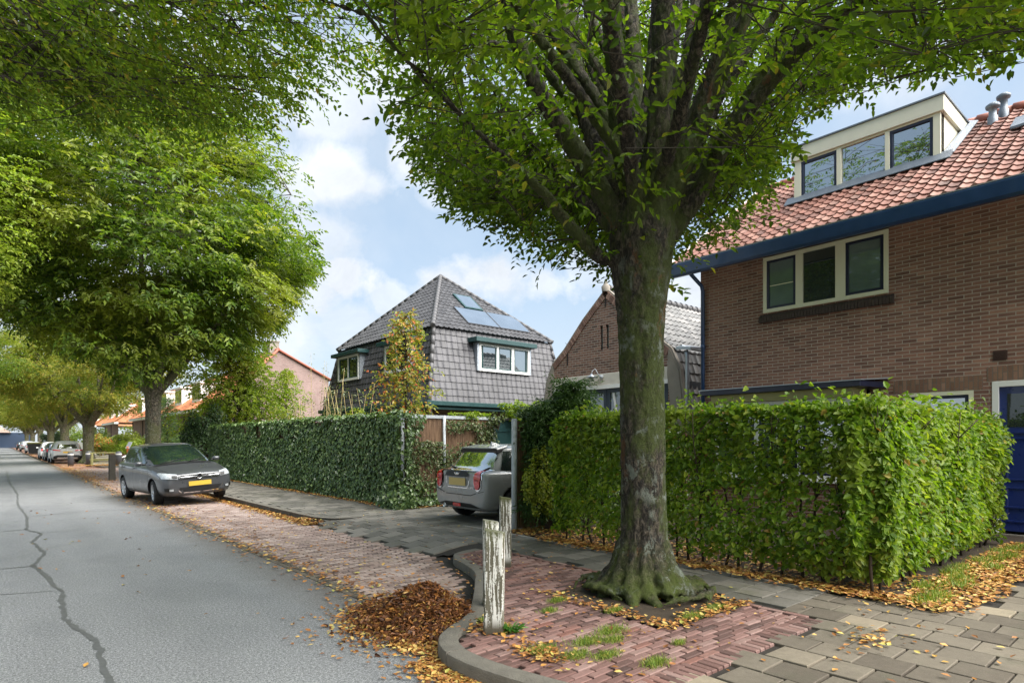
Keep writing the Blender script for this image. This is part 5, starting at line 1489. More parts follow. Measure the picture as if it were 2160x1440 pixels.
# -------------------------------------------------------------- garage
GX = 14.0; ga = empty('garage', (GX, 12.08, 0), 0, 'small brown brick outbuilding with steep gable and dark doors behind the tree trunk', 'garage')
prof = [(0, 6.10), (.95, 5.28), (1.75, 4.45), (2.28, 4.05), (2.55, 3.45), (2.68, 2.4), (2.70, 0)]
fg = Fr((0, 0, 0), (0, -1, 0), (-1, 0, 0))
pl = [(-u, z) for u, z in prof[::-1]] + [(u, z) for u, z in prof[1:]]
# gable wall as columns so the slit windows and the door stay open
holesg = [(-.235, -.125, 4.34, 5.06), (.0, .11, 4.34, 5.06), (-2.22, 2.22, 0, 3.22)]
def ztop(u):
    u = abs(u)
    for (a, za), (b, zb) in zip(prof, prof[1:]):
        if a <= u <= b: return za + (zb - za) * (u - a) / (b - a + 1e-9)
    return 0
mb = MB()
us = sorted({-2.7, -2.68, -2.55, -2.28, -1.75, -.95, 0, .95, 1.75, 2.28, 2.55, 2.68, 2.7, -.235, -.125, .11, -2.22, 2.22})
for a, b in zip(us, us[1:]):
    m_ = (a + b) / 2; hs_ = sorted([(h[2], h[3]) for h in holesg if h[0] <= m_ <= h[1]]); z = 0
    for (c, d) in hs_:
        if c > z: mb.add([fg.p(a, z), fg.p(b, z), fg.p(b, c), fg.p(a, c)], [(0, 1, 2, 3)])
        z = d
    mb.add([fg.p(a, z), fg.p(b, z), fg.p(b, max(z, ztop(b))), fg.p(a, max(z, ztop(a)))], [(0, 1, 2, 3)])
for (a, b, c, d) in holesg[:2]:
    for (p, q) in (((a, c), (a, d)), ((b, c), (b, d)), ((a, c), (b, c)), ((a, d), (b, d))): mb.add([fg.p(*p), fg.p(*q), fg.p(*q, -.15), fg.p(*p, -.15)], [(0, 1, 2, 3)])
mb.build('wall', M['brick_garage'], ga)
for (a, b, c, d) in holesg[:2]:
    mb = MB(); mb.fbox(fg, a, b, c, d, -.12, -.08); mb.build('slit_window', M['teal'], ga)
mb = MB()   # raking brick coping
for s_ in (-1, 1):
    for (a, za), (b, zb) in zip(prof[:3], prof[1:4]):
        L_ = math.hypot(b - a, zb - za); n = int(L_ / .075)
        for k in range(n):
            t0, t1 = (k + .06) / n, (k + .94) / n; dx, dz = (b - a) / L_, (zb - za) / L_; nx, nz = -dz, dx
            p0 = (a + (b - a) * t0, za + (zb - za) * t0); p1 = (a + (b - a) * t1, za + (zb - za) * t1)
            th = -.20
            q = [(p0[0], p0[1]), (p1[0], p1[1]), (p1[0] + nx * th * -1 * -1, p1[1] - abs(nz * th)), (p0[0] + nx * th * -1 * -1, p0[1] - abs(nz * th))]
            q = [(p0[0] , p0[1] + .02), (p1[0], p1[1] + .02), (p1[0] - abs(dz) * .17, p1[1] - abs(dx) * .17), (p0[0] - abs(dz) * .17, p0[1] - abs(dx) * .17)]
            P = [fg.p(s_ * u, z, .03) for u, z in q]; mb.prism(P, (.06, 0, 0))
mb.build('gable_coping', M['soldier'] if False else m_pieces('coping_brick', [(0, (.15, .08, .06)), (.5, (.26, .15, .11)), (1, (.36, .22, .17))], .85), ga)
mb = MB()
for s_ in (-1, 1):
    P = [(s_ * u, z) for u, z in ((2.24, 4.08), (2.30, 4.05), (2.57, 3.45), (2.70, 2.4), (2.74, 0), (2.45, 0), (2.32, 2.4), (2.2, 3.4))]
    mb.prism([fg.p(u, z, .025) for u, z in P], (.06, 0, 0))
    mb.prism([fg.p(s_ * u, z, .0) for u, z in ((0, 6.1), (0, 6.18), (.97, 5.36), (1.78, 4.53), (2.33, 4.10), (2.62, 3.5), (2.76, 2.4), (2.70, 2.4), (2.55, 3.45), (2.28, 4.05), (1.75, 4.45), (.95, 5.28))], (.12, 0, 0))
mb.build('render_edge', M['conc_grey'], ga)
mb = MB(); mb.lathe((-.0, 0, 0), [(.12, 6.05), (.14, 6.2), (.05, 6.3), (.04, 6.42), (0, 6.44)], 10); mb.build('finial', M['conc_grey'], ga)
mb = MB()
for (u, z) in ((0, 5.86), (1.6, 4.25), (-1.6, 4.25)): mb.fbox(fg, u - .012, u + .012, z - .25, z + .18, 0, .03)
mb.build('wall_anchor', M['blackplast'], ga)
mb = MB(); mb.fbox(fg, -2.36, 2.36, 3.26, 3.60, -.1, .012); mb.build('lintel', M['concrete'], ga, .008)
mb = MB(); mb.fbox(fg, -2.22, 2.22, 3.14, 3.255, -.1, .03); mb.build('door_head', M['white'], ga)
for k in range(4):
    u0 = -2.2 + k * 1.1; mb = MB(); q = .13
    mb.fbox(fg, u0 + .01, u0 + 1.09, 0.1, 2.30, -.1, -.05); mb.fbox(fg, u0 + .01, u0 + 1.09, 3.02, 3.14, -.1, -.04)
    mb.fbox(fg, u0 + .01, u0 + q, 2.30, 3.02, -.1, -.045); mb.fbox(fg, u0 + 1.1 - q, u0 + 1.09, 2.30, 3.02, -.1, -.045)
    d_ = mb.build('garage_door', M['garage_door'], ga, .004)
    mb = MB(); mb.fbox(fg, u0 + q, u0 + 1.1 - q, 2.30, 3.02, -.09, -.075); mb.build('pane', M['glass'], d_)
    if k in (1, 2): 
        mb = MB(); mb.prism([fg.p(u0 + .2, 3.0, -.07), fg.p(u0 + .28, 3.0, -.07), fg.p(u0 + .42, 2.32, -.07), fg.p(u0 + .34, 2.32, -.07)], (-.01, 0, 0)); mb.build('inner_bar', M['white'], d_)
mb = MB(); mb.fbox(fg, -2.2, 2.2, 0, 3.1, -.3, -.2); mb.build('interior', M['blackplast'], ga)
# roof both sides
GL = 7.2
for s_ in (-1, 1):
    seg = [((0, 6.14), (1.75, 4.5)), ((1.75, 4.5), (2.33, 4.06)), ((2.33, 4.06), (2.74, 2.3))]
    for i, ((a, za), (b, zb)) in enumerate(seg):
        d = Vector((0, s_ * -(b - a), -(zb - za)))   # up-slope direction: from b to a
        O = Vector((.09, s_ * b, zb)); Vd = Vector((0, s_ * (a - b), za - zb))
        tile_sheet('roof' if i < 2 else 'side_roof', O, (1, 0, 0), Vd, GL, Vd.length, M['tile_old'], ga, .24, .30, 'pan' if i < 2 else 'roll', .04, .03,
                   clips=[(O + Vd, Vd)])
mb = MB(); x = .1
while x < GL: mb.tube([(x, 0, 6.17), (x + .33, 0, 6.155)], [.12, .10], 10); x += .31
mb.build('ridge_tiles', M['ridge'], ga)
mb = MB(); mb.prism([(GL, -2.7, 0), (GL, -2.7, 2.3), (GL, -1.75, 4.4), (GL, 0, 6.1), (GL, 1.75, 4.4), (GL, 2.7, 2.3), (GL, 2.7, 0)], (.1, 0, 0)); mb.build('back_wall', M['brick_garage'], ga)
mb = MB(); mb.box(0.2, GL, -2.6, 2.6, 0, 3.2); mb.prism([(.2, -2.5, 3.2), (.2, -1.7, 4.3), (.2, 0, 5.95), (.2, 1.7, 4.3), (.2, 2.5, 3.2)], (GL - .3, 0, 0)); mb.build('core', M['blackplast'], ga)
mb = MB(); mb.tube([(.0, -2.62, 4.1), (.9, -2.75, 4.05)], .05, 8); mb.tube([(-.1, -2.86, 3.95), (-.12, -2.9, 3.8), (-.12, -2.9, 0)], .055, 10)
mb.hexa([(-.2, -3.05, 3.95), (.3, -3.05, 4.0), (.3, -2.6, 4.1), (-.2, -2.6, 4.0), (-.2, -3.05, 4.02), (.3, -3.05, 4.06), (.3, -2.6, 4.16), (-.2, -2.6, 4.08)])
mb.build('drainpipe', M['zinc'], ga)
# wall lamp
lp_ = empty('wall_lamp', (13.97, 12.33, 3.52), 0, 'small enamel barn lamp mounted on the concrete lintel above the garage doors', 'lamp')
mb = MB(); mb.tube([(0, -.12, -.02), (-.12, -.12, .0), (-.2, -.02, .22), (-.25, 0.05, .14), (-.26, .06, .04)], .014, 6); mb.lathe((0.0, -.12, -.02), [(0, -.05), (.06, -.05), (.06, -.0), (0, -.0)], 10, 'x'); mb.build('bracket', M['galv'], lp_)
mb = MB(); mb.lathe((-.26, .06, 0), [(.03, .07), (.05, .03), (.19, -.03), (.185, -.04), (.05, .0), (0, .0)], 16); mb.build('lamp_shade', M['zinc'], lp_)
mb = MB(); mb.lathe((-.26, .06, 0), [(.05, -.01), (.055, -.1), (.03, -.15), (0, -.16)], 12); mb.build('lamp_glass', M['lamp_clear'], lp_)

# -------------------------------------------------------------- dark tiled hipped house
KX0, KX1, KY0, KY1, KZ = 12.5, 18.5, 19.2, 27.3, 5.85
EX0, EX1, EY0, EY1, EZ = 11.95, 19.05, 18.65, 27.85, 3.02
AP = Vector((15.5, 23.25, 9.08))
gh = empty('tiled_house', (0, 0, 0), 0, 'detached house with pyramid roof and walls hung in dark grey tiles, solar panels and skylight', 'house')
mb = MB(); mb.box(12.35, 18.65, 19.05, 27.45, 0, 2.95); mb.build('wall', M['brick_row'] if False else m_brick('lower_brick', [(.16, .085, .06), (.24, .13, .09)], (.25, .21, .17)), gh)
mb = MB(); mb.prism([(KX0 + .03, KY0 + .03, KZ), (KX1 - .03, KY0 + .03, KZ), (KX1 - .03, KY1 - .03, KZ), (KX0 + .03, KY1 - .03, KZ)], (0, 0, -.05))
e = .04
base = [(EX0 + e, EY0 + e, EZ), (EX1 - e, EY0 + e, EZ), (EX1 - e, EY1 - e, EZ), (EX0 + e, EY1 - e, EZ)]; kn = [(KX0 + e, KY0 + e, KZ - .05), (KX1 - e, KY0 + e, KZ - .05), (KX1 - e, KY1 - e, KZ - .05), (KX0 + e, KY1 - e, KZ - .05)]
mb.hexa(base + kn)
mb.add([Vector(p) for p in kn] + [AP - Vector((0, 0, .12))], [(0, 1, 4), (1, 2, 4), (2, 3, 4), (3, 0, 4)])
mb.build('roof_core', M['ridge'], gh)
def hipface(nm, A, B, C_, D_, mat, tw, ch, prof_, amp):
    """trapezoid A-B low edge, D_-C_ high edge (C_ above B); or triangle when C_==D_"""
    A, B, C_, D_ = map(Vector, (A, B, C_, D_)); u = (B - A).normalized(); mid = (C_ + D_) / 2
    v = mid - A; v = v - u * v.dot(u); n = u.cross(v).normalized()
    c1 = (D_ - A).cross(n); c2 = n.cross(C_ - B)
    cen = (A + B + C_ + D_) / 4
    if c1.dot(cen - A) > 0: c1 = -c1
    if c2.dot(cen - B) > 0: c2 = -c2
    tile_sheet(nm, A, u, v, (B - A).length, v.length, mat, gh, tw, ch, prof_, amp, .028, clips=[(A, c1), (B, c2), (mid, v)])
E4 = [(EX0, EY0, EZ), (EX1, EY0, EZ), (EX1, EY1, EZ), (EX0, EY1, EZ)]; K4 = [(KX0, KY0, KZ), (KX1, KY0, KZ), (KX1, KY1, KZ), (KX0, KY1, KZ)]
hipface('side_tiles', E4[0], E4[1], K4[1], K4[0], M['tile_side'], .25, .265, 'roll', .03)
hipface('side_tiles', E4[3], E4[0], K4[0], K4[3], M['tile_side'], .25, .265, 'roll', .03)
o_ = .10
K5 = [(KX0 - o_, KY0 - o_, KZ + .02), (KX1 + o_, KY0 - o_, KZ + .02), (KX1 + o_, KY1 + o_, KZ + .02), (KX0 - o_, KY1 + o_, KZ + .02)]
hipface('roof', K5[0], K5[1], AP, AP, M['tile_grey'], .235, .30, 'pan', .042)
hipface('roof', K5[3], K5[0], AP, AP, M['tile_grey'], .235, .30, 'pan', .042)
def ridge_run(a, b, r=.105, st=.33):
    a, b = Vector(a), Vector(b); n = int((b - a).length / st); d = (b - a) / n
    for k in range(n): mbr.tube([a + d * k + Vector((0, 0, .0)), a + d * (k + 1.06) + Vector((0, 0, .02))], [r, r * .82], 8)
mbr = MB()
for q in (0, 1, 3): ridge_run(K5[q], AP)
for q in (0, 1, 3): ridge_run(E4[q], K4[q], .09, .33)
mbr.build('ridge_tiles', M['ridge'], gh)
mb = MB(); mb.box(EX0 - .22, EX1 + .22, EY0 - .22, EY0 + .02, EZ - .16, EZ + .0); mb.box(EX0 - .22, EX0 + .02, EY0 + .02, EY1 + .22, EZ - .16, EZ + .0)
mb.box(EX0 - .1, EX1 + .1, EY0 - .1, EY1 + .1, EZ - .3, EZ - .17); mb.build('gutter', M['teal'], gh, .01)
# tile-hung dormers
fs_ = Fr((0, 18.78, 0), (1, 0, 0), (0, -1, 0))
dm1 = None
for (a, b) in ((14.25, 14.37), (16.93, 17.05)):
    mb = MB(); mb.hexa([(a, 18.80, 4.30), (b, 18.80, 4.30), (b, 19.15, 4.30), (a, 19.15, 4.30), (a, 18.80, 5.40), (b, 18.80, 5.40), (b, 19.35, 5.40), (a, 19.35, 5.40)])
    ck = mb.build('cheek' if dm1 else 'dormer', M['zinc'], dm1 or gh); dm1 = dm1 or ck
mb = MB(); mb.box(14.36, 16.94, 18.90, 19.1, 4.30, 5.4); mb.build('backing', M['blackplast'], dm1)
mb = MB(); mb.box(14.02, 17.18, 18.55, 19.4, 5.405, 5.58); mb.build('dormer_cap', M['teal'], dm1, .01)
window(dm1, fs_, 14.33, 16.96, 4.30, 5.40, [(14.48, 15.20, M['teal']), (15.32, 15.98, M['teal']), (16.12, 16.80, M['teal'])], M['white'], 'window', .10, .0, glass=M['glass_refl'], back=-.08)
fl_ = Fr((12.08, 0, 0), (0, -1, 0), (-1, 0, 0))
for (ya, yb) in ((26.62, 24.55), (22.2, 20.3)):
    d2 = None
    for y in (ya + .04, yb - .10):
        mb = MB(); mb.hexa([(12.10, y, 4.28), (12.6, y, 4.28), (12.6, y + .07, 4.28), (12.10, y + .07, 4.28), (12.10, y, 5.40), (12.75, y, 5.40), (12.75, y + .07, 5.40), (12.10, y + .07, 5.40)])
        ck = mb.build('cheek' if d2 else 'dormer', M['zinc'], d2 or gh); d2 = d2 or ck
    mb = MB(); mb.box(12.2, 12.5, yb, ya, 4.28, 5.4); mb.build('backing', M['blackplast'], d2)
    mb = MB(); mb.box(11.88, 12.85, yb - .35, ya + .35, 5.405, 5.56); mb.build('dormer_cap', M['teal'], d2, .01)
    m_ = (-ya - yb) / 2
    window(d2, fl_, -ya, -yb, 4.28, 5.40, [(-ya + .12, m_ - .05, M['teal']), (m_ + .05, -yb - .12, M['teal'])], M['white'], 'window', .1, .0, back=-.08)
# solar panels and skylight on the hip facing us
sl = (AP.z - KZ) / (AP.y - KY0); hz = lambda y: KZ + (y - KY0) * sl
nrm = Vector((0, -sl, 1)).normalized(); upv = Vector((0, 1, sl)).normalized()
fp = Fr(Vector((0, 19.60, hz(19.60))) + nrm * .10, (1, 0, 0), nrm, upv)
for (a, b) in ((14.35, 15.98), (16.02, 17.65)):
    mb = MB(); mb.fbox(fp, a, b, 0, 1.32, -.03, .03); s = mb.build('solar_panel', M['ridge'], gh)
    mb = MB(); mb.fbox(fp, a + .015, b - .015, .015, 1.305, .03, .036); mb.build('pane', M['panel'], s)
mb = MB(); mb.fbox(fp, 15.0, 15.95, 1.42, 2.62, -.05, .05); s = mb.build('skylight', M['teal'], gh)
mb = MB(); mb.fbox(fp, 15.08, 15.87, 1.5, 2.54, .05, .056); mb.build('pane', M['panel'], s)
mb = MB(); mb.tube([(11.85, 18.5, 2.9), (12.25, 18.95, 2.6), (12.25, 18.95, .1)], .045, 8); mb.build('drainpipe', M['zinc'], gh)
# low grey roof glimpsed between the two
lr = empty('rear_annex', (21.0, 17.2, 0), 0, 'sliver of grey tiled roof between the dark tiled house and the brick outbuilding', 'house')
mb = MB(); mb.box(-1.5, 3, -.0, 5, 0, 4.3); mb.build('wall', M['brick_garage'], lr)
tile_sheet('roof', (-1.8, -.3, 4.35), (1, 0, 0), (0, 1, .75), 5, 2.5, M['tile_old'], lr, .24, .32, 'pan', .04, .03)

# -------------------------------------------------------------- pink gable house
pk = empty('gable_house', (12, 42.8, 0), 0, 'pink brick gable end with red ridge tiles and a stub chimney behind the garden trees', 'house')
G5 = [(0, 0), (0, 4.6), (3.0, 7.85), (6.7, 6.05), (6.7, 0)]
mb = MB(); mb.prism([(x, 0, z) for x, z in G5], (0, 7, 0)); mb.build('wall', M['brick_pink'], pk)
tile_sheet('roof', (6.85, -.12, 6.0), (0, 1, 0), (-3.85, 0, 1.88), 7.3, 4.28, M['tile_orange'], pk, .25, .33, 'pan', .04, .03)
tile_sheet('roof', (-.25, -.12, 4.4), (0, 1, 0), (3.25, 0, 3.5), 7.3, 4.78, M['tile_orange'], pk, .25, .33, 'pan', .04, .03)
mb = MB(); mb.tube([(3.0, -.1, 7.93), (3.0, 7, 7.93)], .12, 8)
for a, b in (((3.0, 7.93), (6.85, 6.05)), ((3.0, 7.93), (-.2, 4.45))): mb.tube([(a[0], -.1, a[1]), (b[0], -.1, b[1])], .085, 6)
mb.build('ridge_tiles', M['ridge_red'], pk)
mb = MB(); mb.box(2.55, 3.2, .3, 1.3, 7.4, 8.5); mb.box(2.5, 3.25, .25, 1.35, 8.5, 8.58); mb.build('chimney', M['conc_grey'], pk)

# -------------------------------------------------------------- terraced row with white dormers
def row_unit():
    root = empty('row_house', (12, 50, 0)); W = 6.2
    fr_ = Fr((0, 0, 0), (0, -1, 0), (-1, 0, 0))
    hl = [(.6, 2.9, .8, 2.3), (4.1, 5.1, .1, 2.4)]
    wl = wall_holes(fr_, 0, W, 0, 4.05, hl, .15); wl.build('wall', M['brick_row'], root)
    window(root, fr_, .6, 2.9, .8, 2.3, [(.7, 1.35, None), (1.45, 2.1, None), (2.2, 2.8, None)], M['white'], 'window', .1, .0, sill=M['white'], glass=M['glass_far'])
    mb = MB(); mb.fbox(fr_, 4.1, 5.1, .1, 2.4, -.1, -.05); mb.build('door', M['navy'], root)
    mb = MB(); mb.fbox(fr_, -.0, W, 3.78, 4.02, .01, .45); mb.build('gutter', M['white'], root)
    mb = MB(); mb.fbox(fr_, .02, .12, .1, 3.75, .0, .08); mb.build('drainpipe', M['brick_dark'], root)
    mb = MB(); mb.prism([(-.4, 0, 4.0), (3.6, 0, 7.3), (7.4, 0, 4.0)], (0, -W, 0)); mb.build('roof_core', M['tile_orange'], root)
    tile_sheet('roof', (-.42, 0, 4.05), (0, -1, 0), (4.0, 0, 3.3), W, 5.18, M['tile_orange'], root, .28, .36, 'pan', .05, .03)
    mb = MB(); mb.tube([(3.6, 0, 7.4), (3.6, -W, 7.4)], .13, 6); mb.build('ridge_tiles', M['ridge_red'], root)
    # triangular-cheeked white dormer
    mb = MB(); mb.prism([(.35, -1.0, 4.55), (.35, -1.0, 6.15), (2.5, -1.0, 6.5)], (0, -2.6, 0)); d = mb.build('dormer', M['white'], root)
    mb = MB(); mb.box(.2, 2.4, -3.75, -.85, 6.16, 6.3); mb.build('dormer_cap', M['white'], d)
    fr2 = Fr((.35, 0, 0), (0, -1, 0), (-1, 0, 0))
    for (a, b) in ((1.15, 1.9), (2.0, 2.65), (2.75, 3.45)):
        mb = MB(); mb.fbox(fr2, a, b, 4.95, 6.0, .0, .02); mb.build('pane', M['glass_far'], d)
    return root
ru = row_unit()
lab = ['nearest orange-roofed terraced house behind the dense street tree', 'second orange-roofed terraced house, white dormer beside the dense tree trunk', 'third terraced house with white dormer between the street tree trunks',
       'fourth terraced house beyond the second street tree', 'fifth terraced house with orange roof, far down the street', 'sixth terraced house with orange roof, far down the street', 'seventh terraced house, small between far trunks', 'eighth terraced house, small between far trunks', 'ninth and farthest terraced house at the end of the row']
ys = [56.2, 62.4, 68.6, 74.8, 81.0, 98, 104.2, 120, 126.2]
for i, y in enumerate(ys):
    c = ru if i == 0 else copy_tree(ru)
    c.location = (12, y, 0)
    c['label'] = lab[i]; c['category'] = 'house'; c['group'] = 'terraced houses along the street'
bb = empty('blue_building', (-1.6, 188, 0), 0, 'blue building with pale hipped roof closing the far end of the street', 'building')
mb = MB(); mb.box(-4, 9.0, 0, 9, 0, 3.6); mb.build('wall', M['bluebuild'], bb)
mb = MB(); mb.add([(-4.5, -.5, 3.6), (4.5, -.5, 3.6), (4.5, 9.5, 3.6), (-4.5, 9.5, 3.6), (0, 3, 7), (0, 6, 7)], [(0, 1, 4), (1, 2, 5, 4), (2, 3, 5), (3, 0, 4, 5), (0, 3, 2, 1)]); mb.build('roof', m_plain('pale_roof', (.42, .30, .24), .8, .2, .5), bb)
mb = MB(); mb.box(.5, 2.0, -.06, -.01, .1, 2.6); mb.build('door', M['white'], bb)
# -------------------------------------------------------------- cars.  local x = forward, y = left, z up
def interp(tab, t):
    if t <= tab[0][0]: return tab[0][1:]
    for a, b in zip(tab, tab[1:]):
        if a[0] <= t <= b[0]:
            q = (t - a[0]) / (b[0] - a[0]); return tuple(x + (y - x) * q for x, y in zip(a[1:], b[1:]))
    return tab[-1][1:]

def car(name, spec, paint, label, cat='car', group=None, detail=2):
    """spec: st = stations (x, halfwidth, zbottom, ztop), gh = layers (z, xfront, xrear, halfwidth), wb axle xs, wr wheel radius"""
    root = empty(name, (0, 0, 0), 0, label, cat, group)
    vs = []; fs = []; st = spec['st']
    def sec(x, w, zb, zt):
        c = .022
        h = [(0, zb), (.78 * w, zb), (.95 * w, zb + .05), (w, zb + .20), (w * 1.0, zb + .55 * (zt - zb)), (.985 * w, zt - .10), (.93 * w, zt - .02), (.80 * w, zt + .005), (.4 * w, zt + c), (0, zt + c * 1.2)]
        return [(x, y, z) for y, z in h] + [(x, -y, z) for y, z in h[-2:0:-1]]
    n = len(sec(0, 1, 0, 1))
    for s in st: vs += sec(*s)
    for i in range(len(st) - 1):
        for k in range(n): fs.append((i * n + k, i * n + (k + 1) % n, (i + 1) * n + (k + 1) % n, (i + 1) * n + k))
    def cap(i0, xo):
        b = i0 * n; h = n // 2
        for k in range(h): 
            a0, a1 = k, k + 1; c0, c1 = (n - k) % n, (n - k - 1) % n
            if k == 0: fs.append((b + 0, b + 1, b + n - 1))
            elif k == h - 1: fs.append((b + k, b + k + 1, b + c0))
            else: fs.append((b + a0, b + a1, b + c1, b + c0))
    cap(0, 0); cap(len(st) - 1, 0)
    me = bpy.data.meshes.new('body'); me.from_pydata(vs, [], fs)
    bm = bmesh.new(); bm.from_mesh(me); bmesh.ops.recalc_face_normals(bm, faces=bm.faces); bm.to_mesh(me); bm.free()
    bm = bmesh.new()
    # greenhouse rings
    gl = spec['gh']; K = 28; rings = []
    for (z, xf, xr, w) in gl:
        ring = []
        for k in range(K):
            th = 2 * math.pi * k / K; e = 2 / spec.get('pw', 5.0)
            c_, s_ = math.cos(th), math.sin(th)
            u = math.copysign(abs(c_) ** e, c_); v = math.copysign(abs(s_) ** e, s_)
            ring.append(bm.verts.new(((xf + xr) / 2 + (xf - xr) / 2 * u, w * v, z - .02 * abs(v) * (z > gl[-2][0] - .01))))
        rings.append(ring)
    for a, b in zip(rings, rings[1:]):
        for k in range(K): bm.faces.new((a[k], a[(k + 1) % K], b[(k + 1) % K], b[k]))
    tp = bm.verts.new(((gl[-1][1] + gl[-1][2]) / 2, 0, gl[-1][0] + .012))
    for k in range(K): bm.faces.new((rings[-1][k], rings[-1][(k + 1) % K], tp))
    bt = bm.verts.new(((gl[0][1] + gl[0][2]) / 2, 0, gl[0][0]))
    for k in range(K): bm.faces.new((rings[0][(k + 1) % K], rings[0][k], bt))
    bmesh.ops.recalc_face_normals(bm, faces=bm.faces)
    mg = bpy.data.meshes.new('gh'); bm.to_mesh(mg); bm.free(); mg.materials.append(paint)
    tg = link('tg', mg); md = tg.modifiers.new('s', 'SUBSURF'); md.levels = 2; md.render_levels = 2
    tmp = link('tmp', me); me.materials.append(paint); me.materials.append(M['blackplast'])
    md = tmp.modifiers.new('s', 'SUBSURF'); md.levels = 2; md.render_levels = 2
    cut = MB()
    for ax in spec['axles']:
        for sgn in (-1, 1):
            y0, y1 = sgn * (spec['W'] / 2 - .26), sgn * (spec['W'] / 2 + .2)
            prof_ = [(0, y0), (spec['wr'] + .055, y0), (spec['wr'] + .055, y1), (0, y1)]
            cut.lathe((ax, 0, spec['wr'] + .0), prof_, 28, 'y', False)
    co = cut.build('cut', M['blackplast'])
    bm = bmesh.new(); bm.from_mesh(co.data); bmesh.ops.remove_doubles(bm, verts=bm.verts, dist=1e-5); bmesh.ops.recalc_face_normals(bm, faces=bm.faces); bm.to_mesh(co.data); bm.free()
    mb_ = tmp.modifiers.new('b', 'BOOLEAN'); mb_.operation = 'DIFFERENCE'; mb_.object = co; mb_.solver = 'EXACT'
    try: mb_.material_mode = 'TRANSFER'
    except Exception: pass
    dg = bpy.context.evaluated_depsgraph_get(); dg.update()
    body = bpy.data.meshes.new_from_object(tmp.evaluated_get(dg))
    g2 = bpy.data.meshes.new_from_object(tg.evaluated_get(dg))
    bpy.data.objects.remove(tmp); bpy.data.objects.remove(co); bpy.data.objects.remove(tg)
    bm = bmesh.new(); bm.from_mesh(body); bm.from_mesh(g2); bm.to_mesh(body); bm.free()
    body.name = 'body'
    body.polygons.foreach_set('use_smooth', [True] * len(body.polygons))
    bo = link('body', body, root); e = bo.modifiers.new('e', 'EDGE_SPLIT'); e.split_angle = R(40)
    bm = bmesh.new(); bm.from_mesh(body); tree_ = BVHTree.FromBMesh(bm)
    def proj(name, outline, axis, off, mat, parent=root, res=.06, side=1, thick=0):
        """convex outline in the side (x,z), front or back (y,z) or top (x,y) view, laid on the body"""
        P = [Vector((a, b)) for a, b in outline]
        ar = sum(P[i].x * P[(i + 1) % len(P)].y - P[(i + 1) % len(P)].x * P[i].y for i in range(len(P)))
        if ar < 0: P.reverse()
        x0, x1 = min(p.x for p in P), max(p.x for p in P); z0, z1 = min(p.y for p in P), max(p.y for p in P)
        nx = max(1, int((x1 - x0) / res)); nz = max(1, int((z1 - z0) / res))
        b2 = bmesh.new(); gd = [[b2.verts.new((x0 + (x1 - x0) * i / nx, z0 + (z1 - z0) * j / nz, 0)) for j in range(nz + 1)] for i in range(nx + 1)]
        for i in range(nx):
            for j in range(nz): b2.faces.new((gd[i][j], gd[i + 1][j], gd[i + 1][j + 1], gd[i][j + 1]))
        for i, p in enumerate(P):
            q = P[(i + 1) % len(P)]; d = q - p
            bmesh.ops.bisect_plane(b2, geom=b2.verts[:] + b2.edges[:] + b2.faces[:], plane_co=(p.x, p.y, 0), plane_no=(d.y, -d.x, 0), clear_outer=True)
        ok = True
        for v in b2.verts:
            a, b = v.co.x, v.co.y
            if axis == 'side': o, d = Vector((a, side * 3, b)), Vector((0, -side, 0))
            elif axis == 'front': o, d = Vector((4, a, b)), Vector((-1, 0, 0))
            elif axis == 'back': o, d = Vector((-4, a, b)), Vector((1, 0, 0))
            else: o, d = Vector((a, b, 4)), Vector((0, 0, -1))
            h = tree_.ray_cast(o, d)
            if h[0] is None: v.co = o + d * 3.3; v.tag = True
            else: v.co = h[0] - d * off + h[1] * off * .3 * (1 if h[1].dot(d) < 0 else -1)
        bmesh.ops.delete(b2, geom=[v for v in b2.verts if v.tag], context='VERTS')
        m_ = bpy.data.meshes.new(name); b2.to_mesh(m_); b2.free(); m_.materials.append(mat)
        m_.polygons.foreach_set('use_smooth', [True] * len(m_.polygons)); o = link(name, m_, parent)
        return o
    def seam(name, pts, axis, side=1, w=.008, off=.004, mat=None, parent=None):
        for (a, b), (c, d) in zip(pts, pts[1:]):
            L_ = math.hypot(c - a, d - b); nx, nz = -(d - b) / L_ * w / 2, (c - a) / L_ * w / 2
            proj(name, [(a + nx, b + nz), (c + nx, d + nz), (c - nx, d - nz), (a - nx, b - nz)], axis, off, mat or M['seam'], parent or bo, .05, side)
    # wheels
    wr = spec['wr']
    for i, ax in enumerate(spec['axles']):
        for sgn in (-1, 1):
            wd = empty('wheel', (ax, sgn * (spec['W'] / 2 - .11), wr)); wd.parent = root
            if i == 0 and spec.get('steer'): wd.rotation_euler = (0, 0, spec['steer'])
            mb = MB(); tw = .10
            mb.lathe((0, 0, 0), [(wr - .10, -tw), (wr - .03, -tw - .005), (wr - .005, -tw + .02), (wr, -tw + .05), (wr, tw - .05), (wr - .005, tw - .02), (wr - .03, tw + .005), (wr - .10, tw)], 28, 'y'); mb.build('tyre', M['rubber'], wd)
            mb = MB(); s_ = sgn; rr = wr - .095
            mb.lathe((0, 0, 0), [(rr + .012, s_ * .085), (rr - .01, s_ * .10), (rr - .025, s_ * .085), (rr - .03, -s_ * .08)], 28, 'y')
            for k in range(5):
                for dl in (-.16, .16):
                    th = k * 1.2566 + .3; a0 = Vector((math.cos(th) * .04, s_ * .082, math.sin(th) * .04)); a1 = Vector((math.cos(th + dl) * (rr - .01), s_ * .088, math.sin(th + dl) * (rr - .01)))
                    t_ = (a1 - a0).normalized(); n_ = Vector((t_.z, 0, -t_.x)) * .015; y_ = Vector((0, s_ * -.02, 0))
                    mb.hexa([a0 - n_, a0 + n_, a1 + n_, a1 - n_, a0 - n_ + y_, a0 + n_ + y_, a1 + n_ + y_, a1 - n_ + y_])
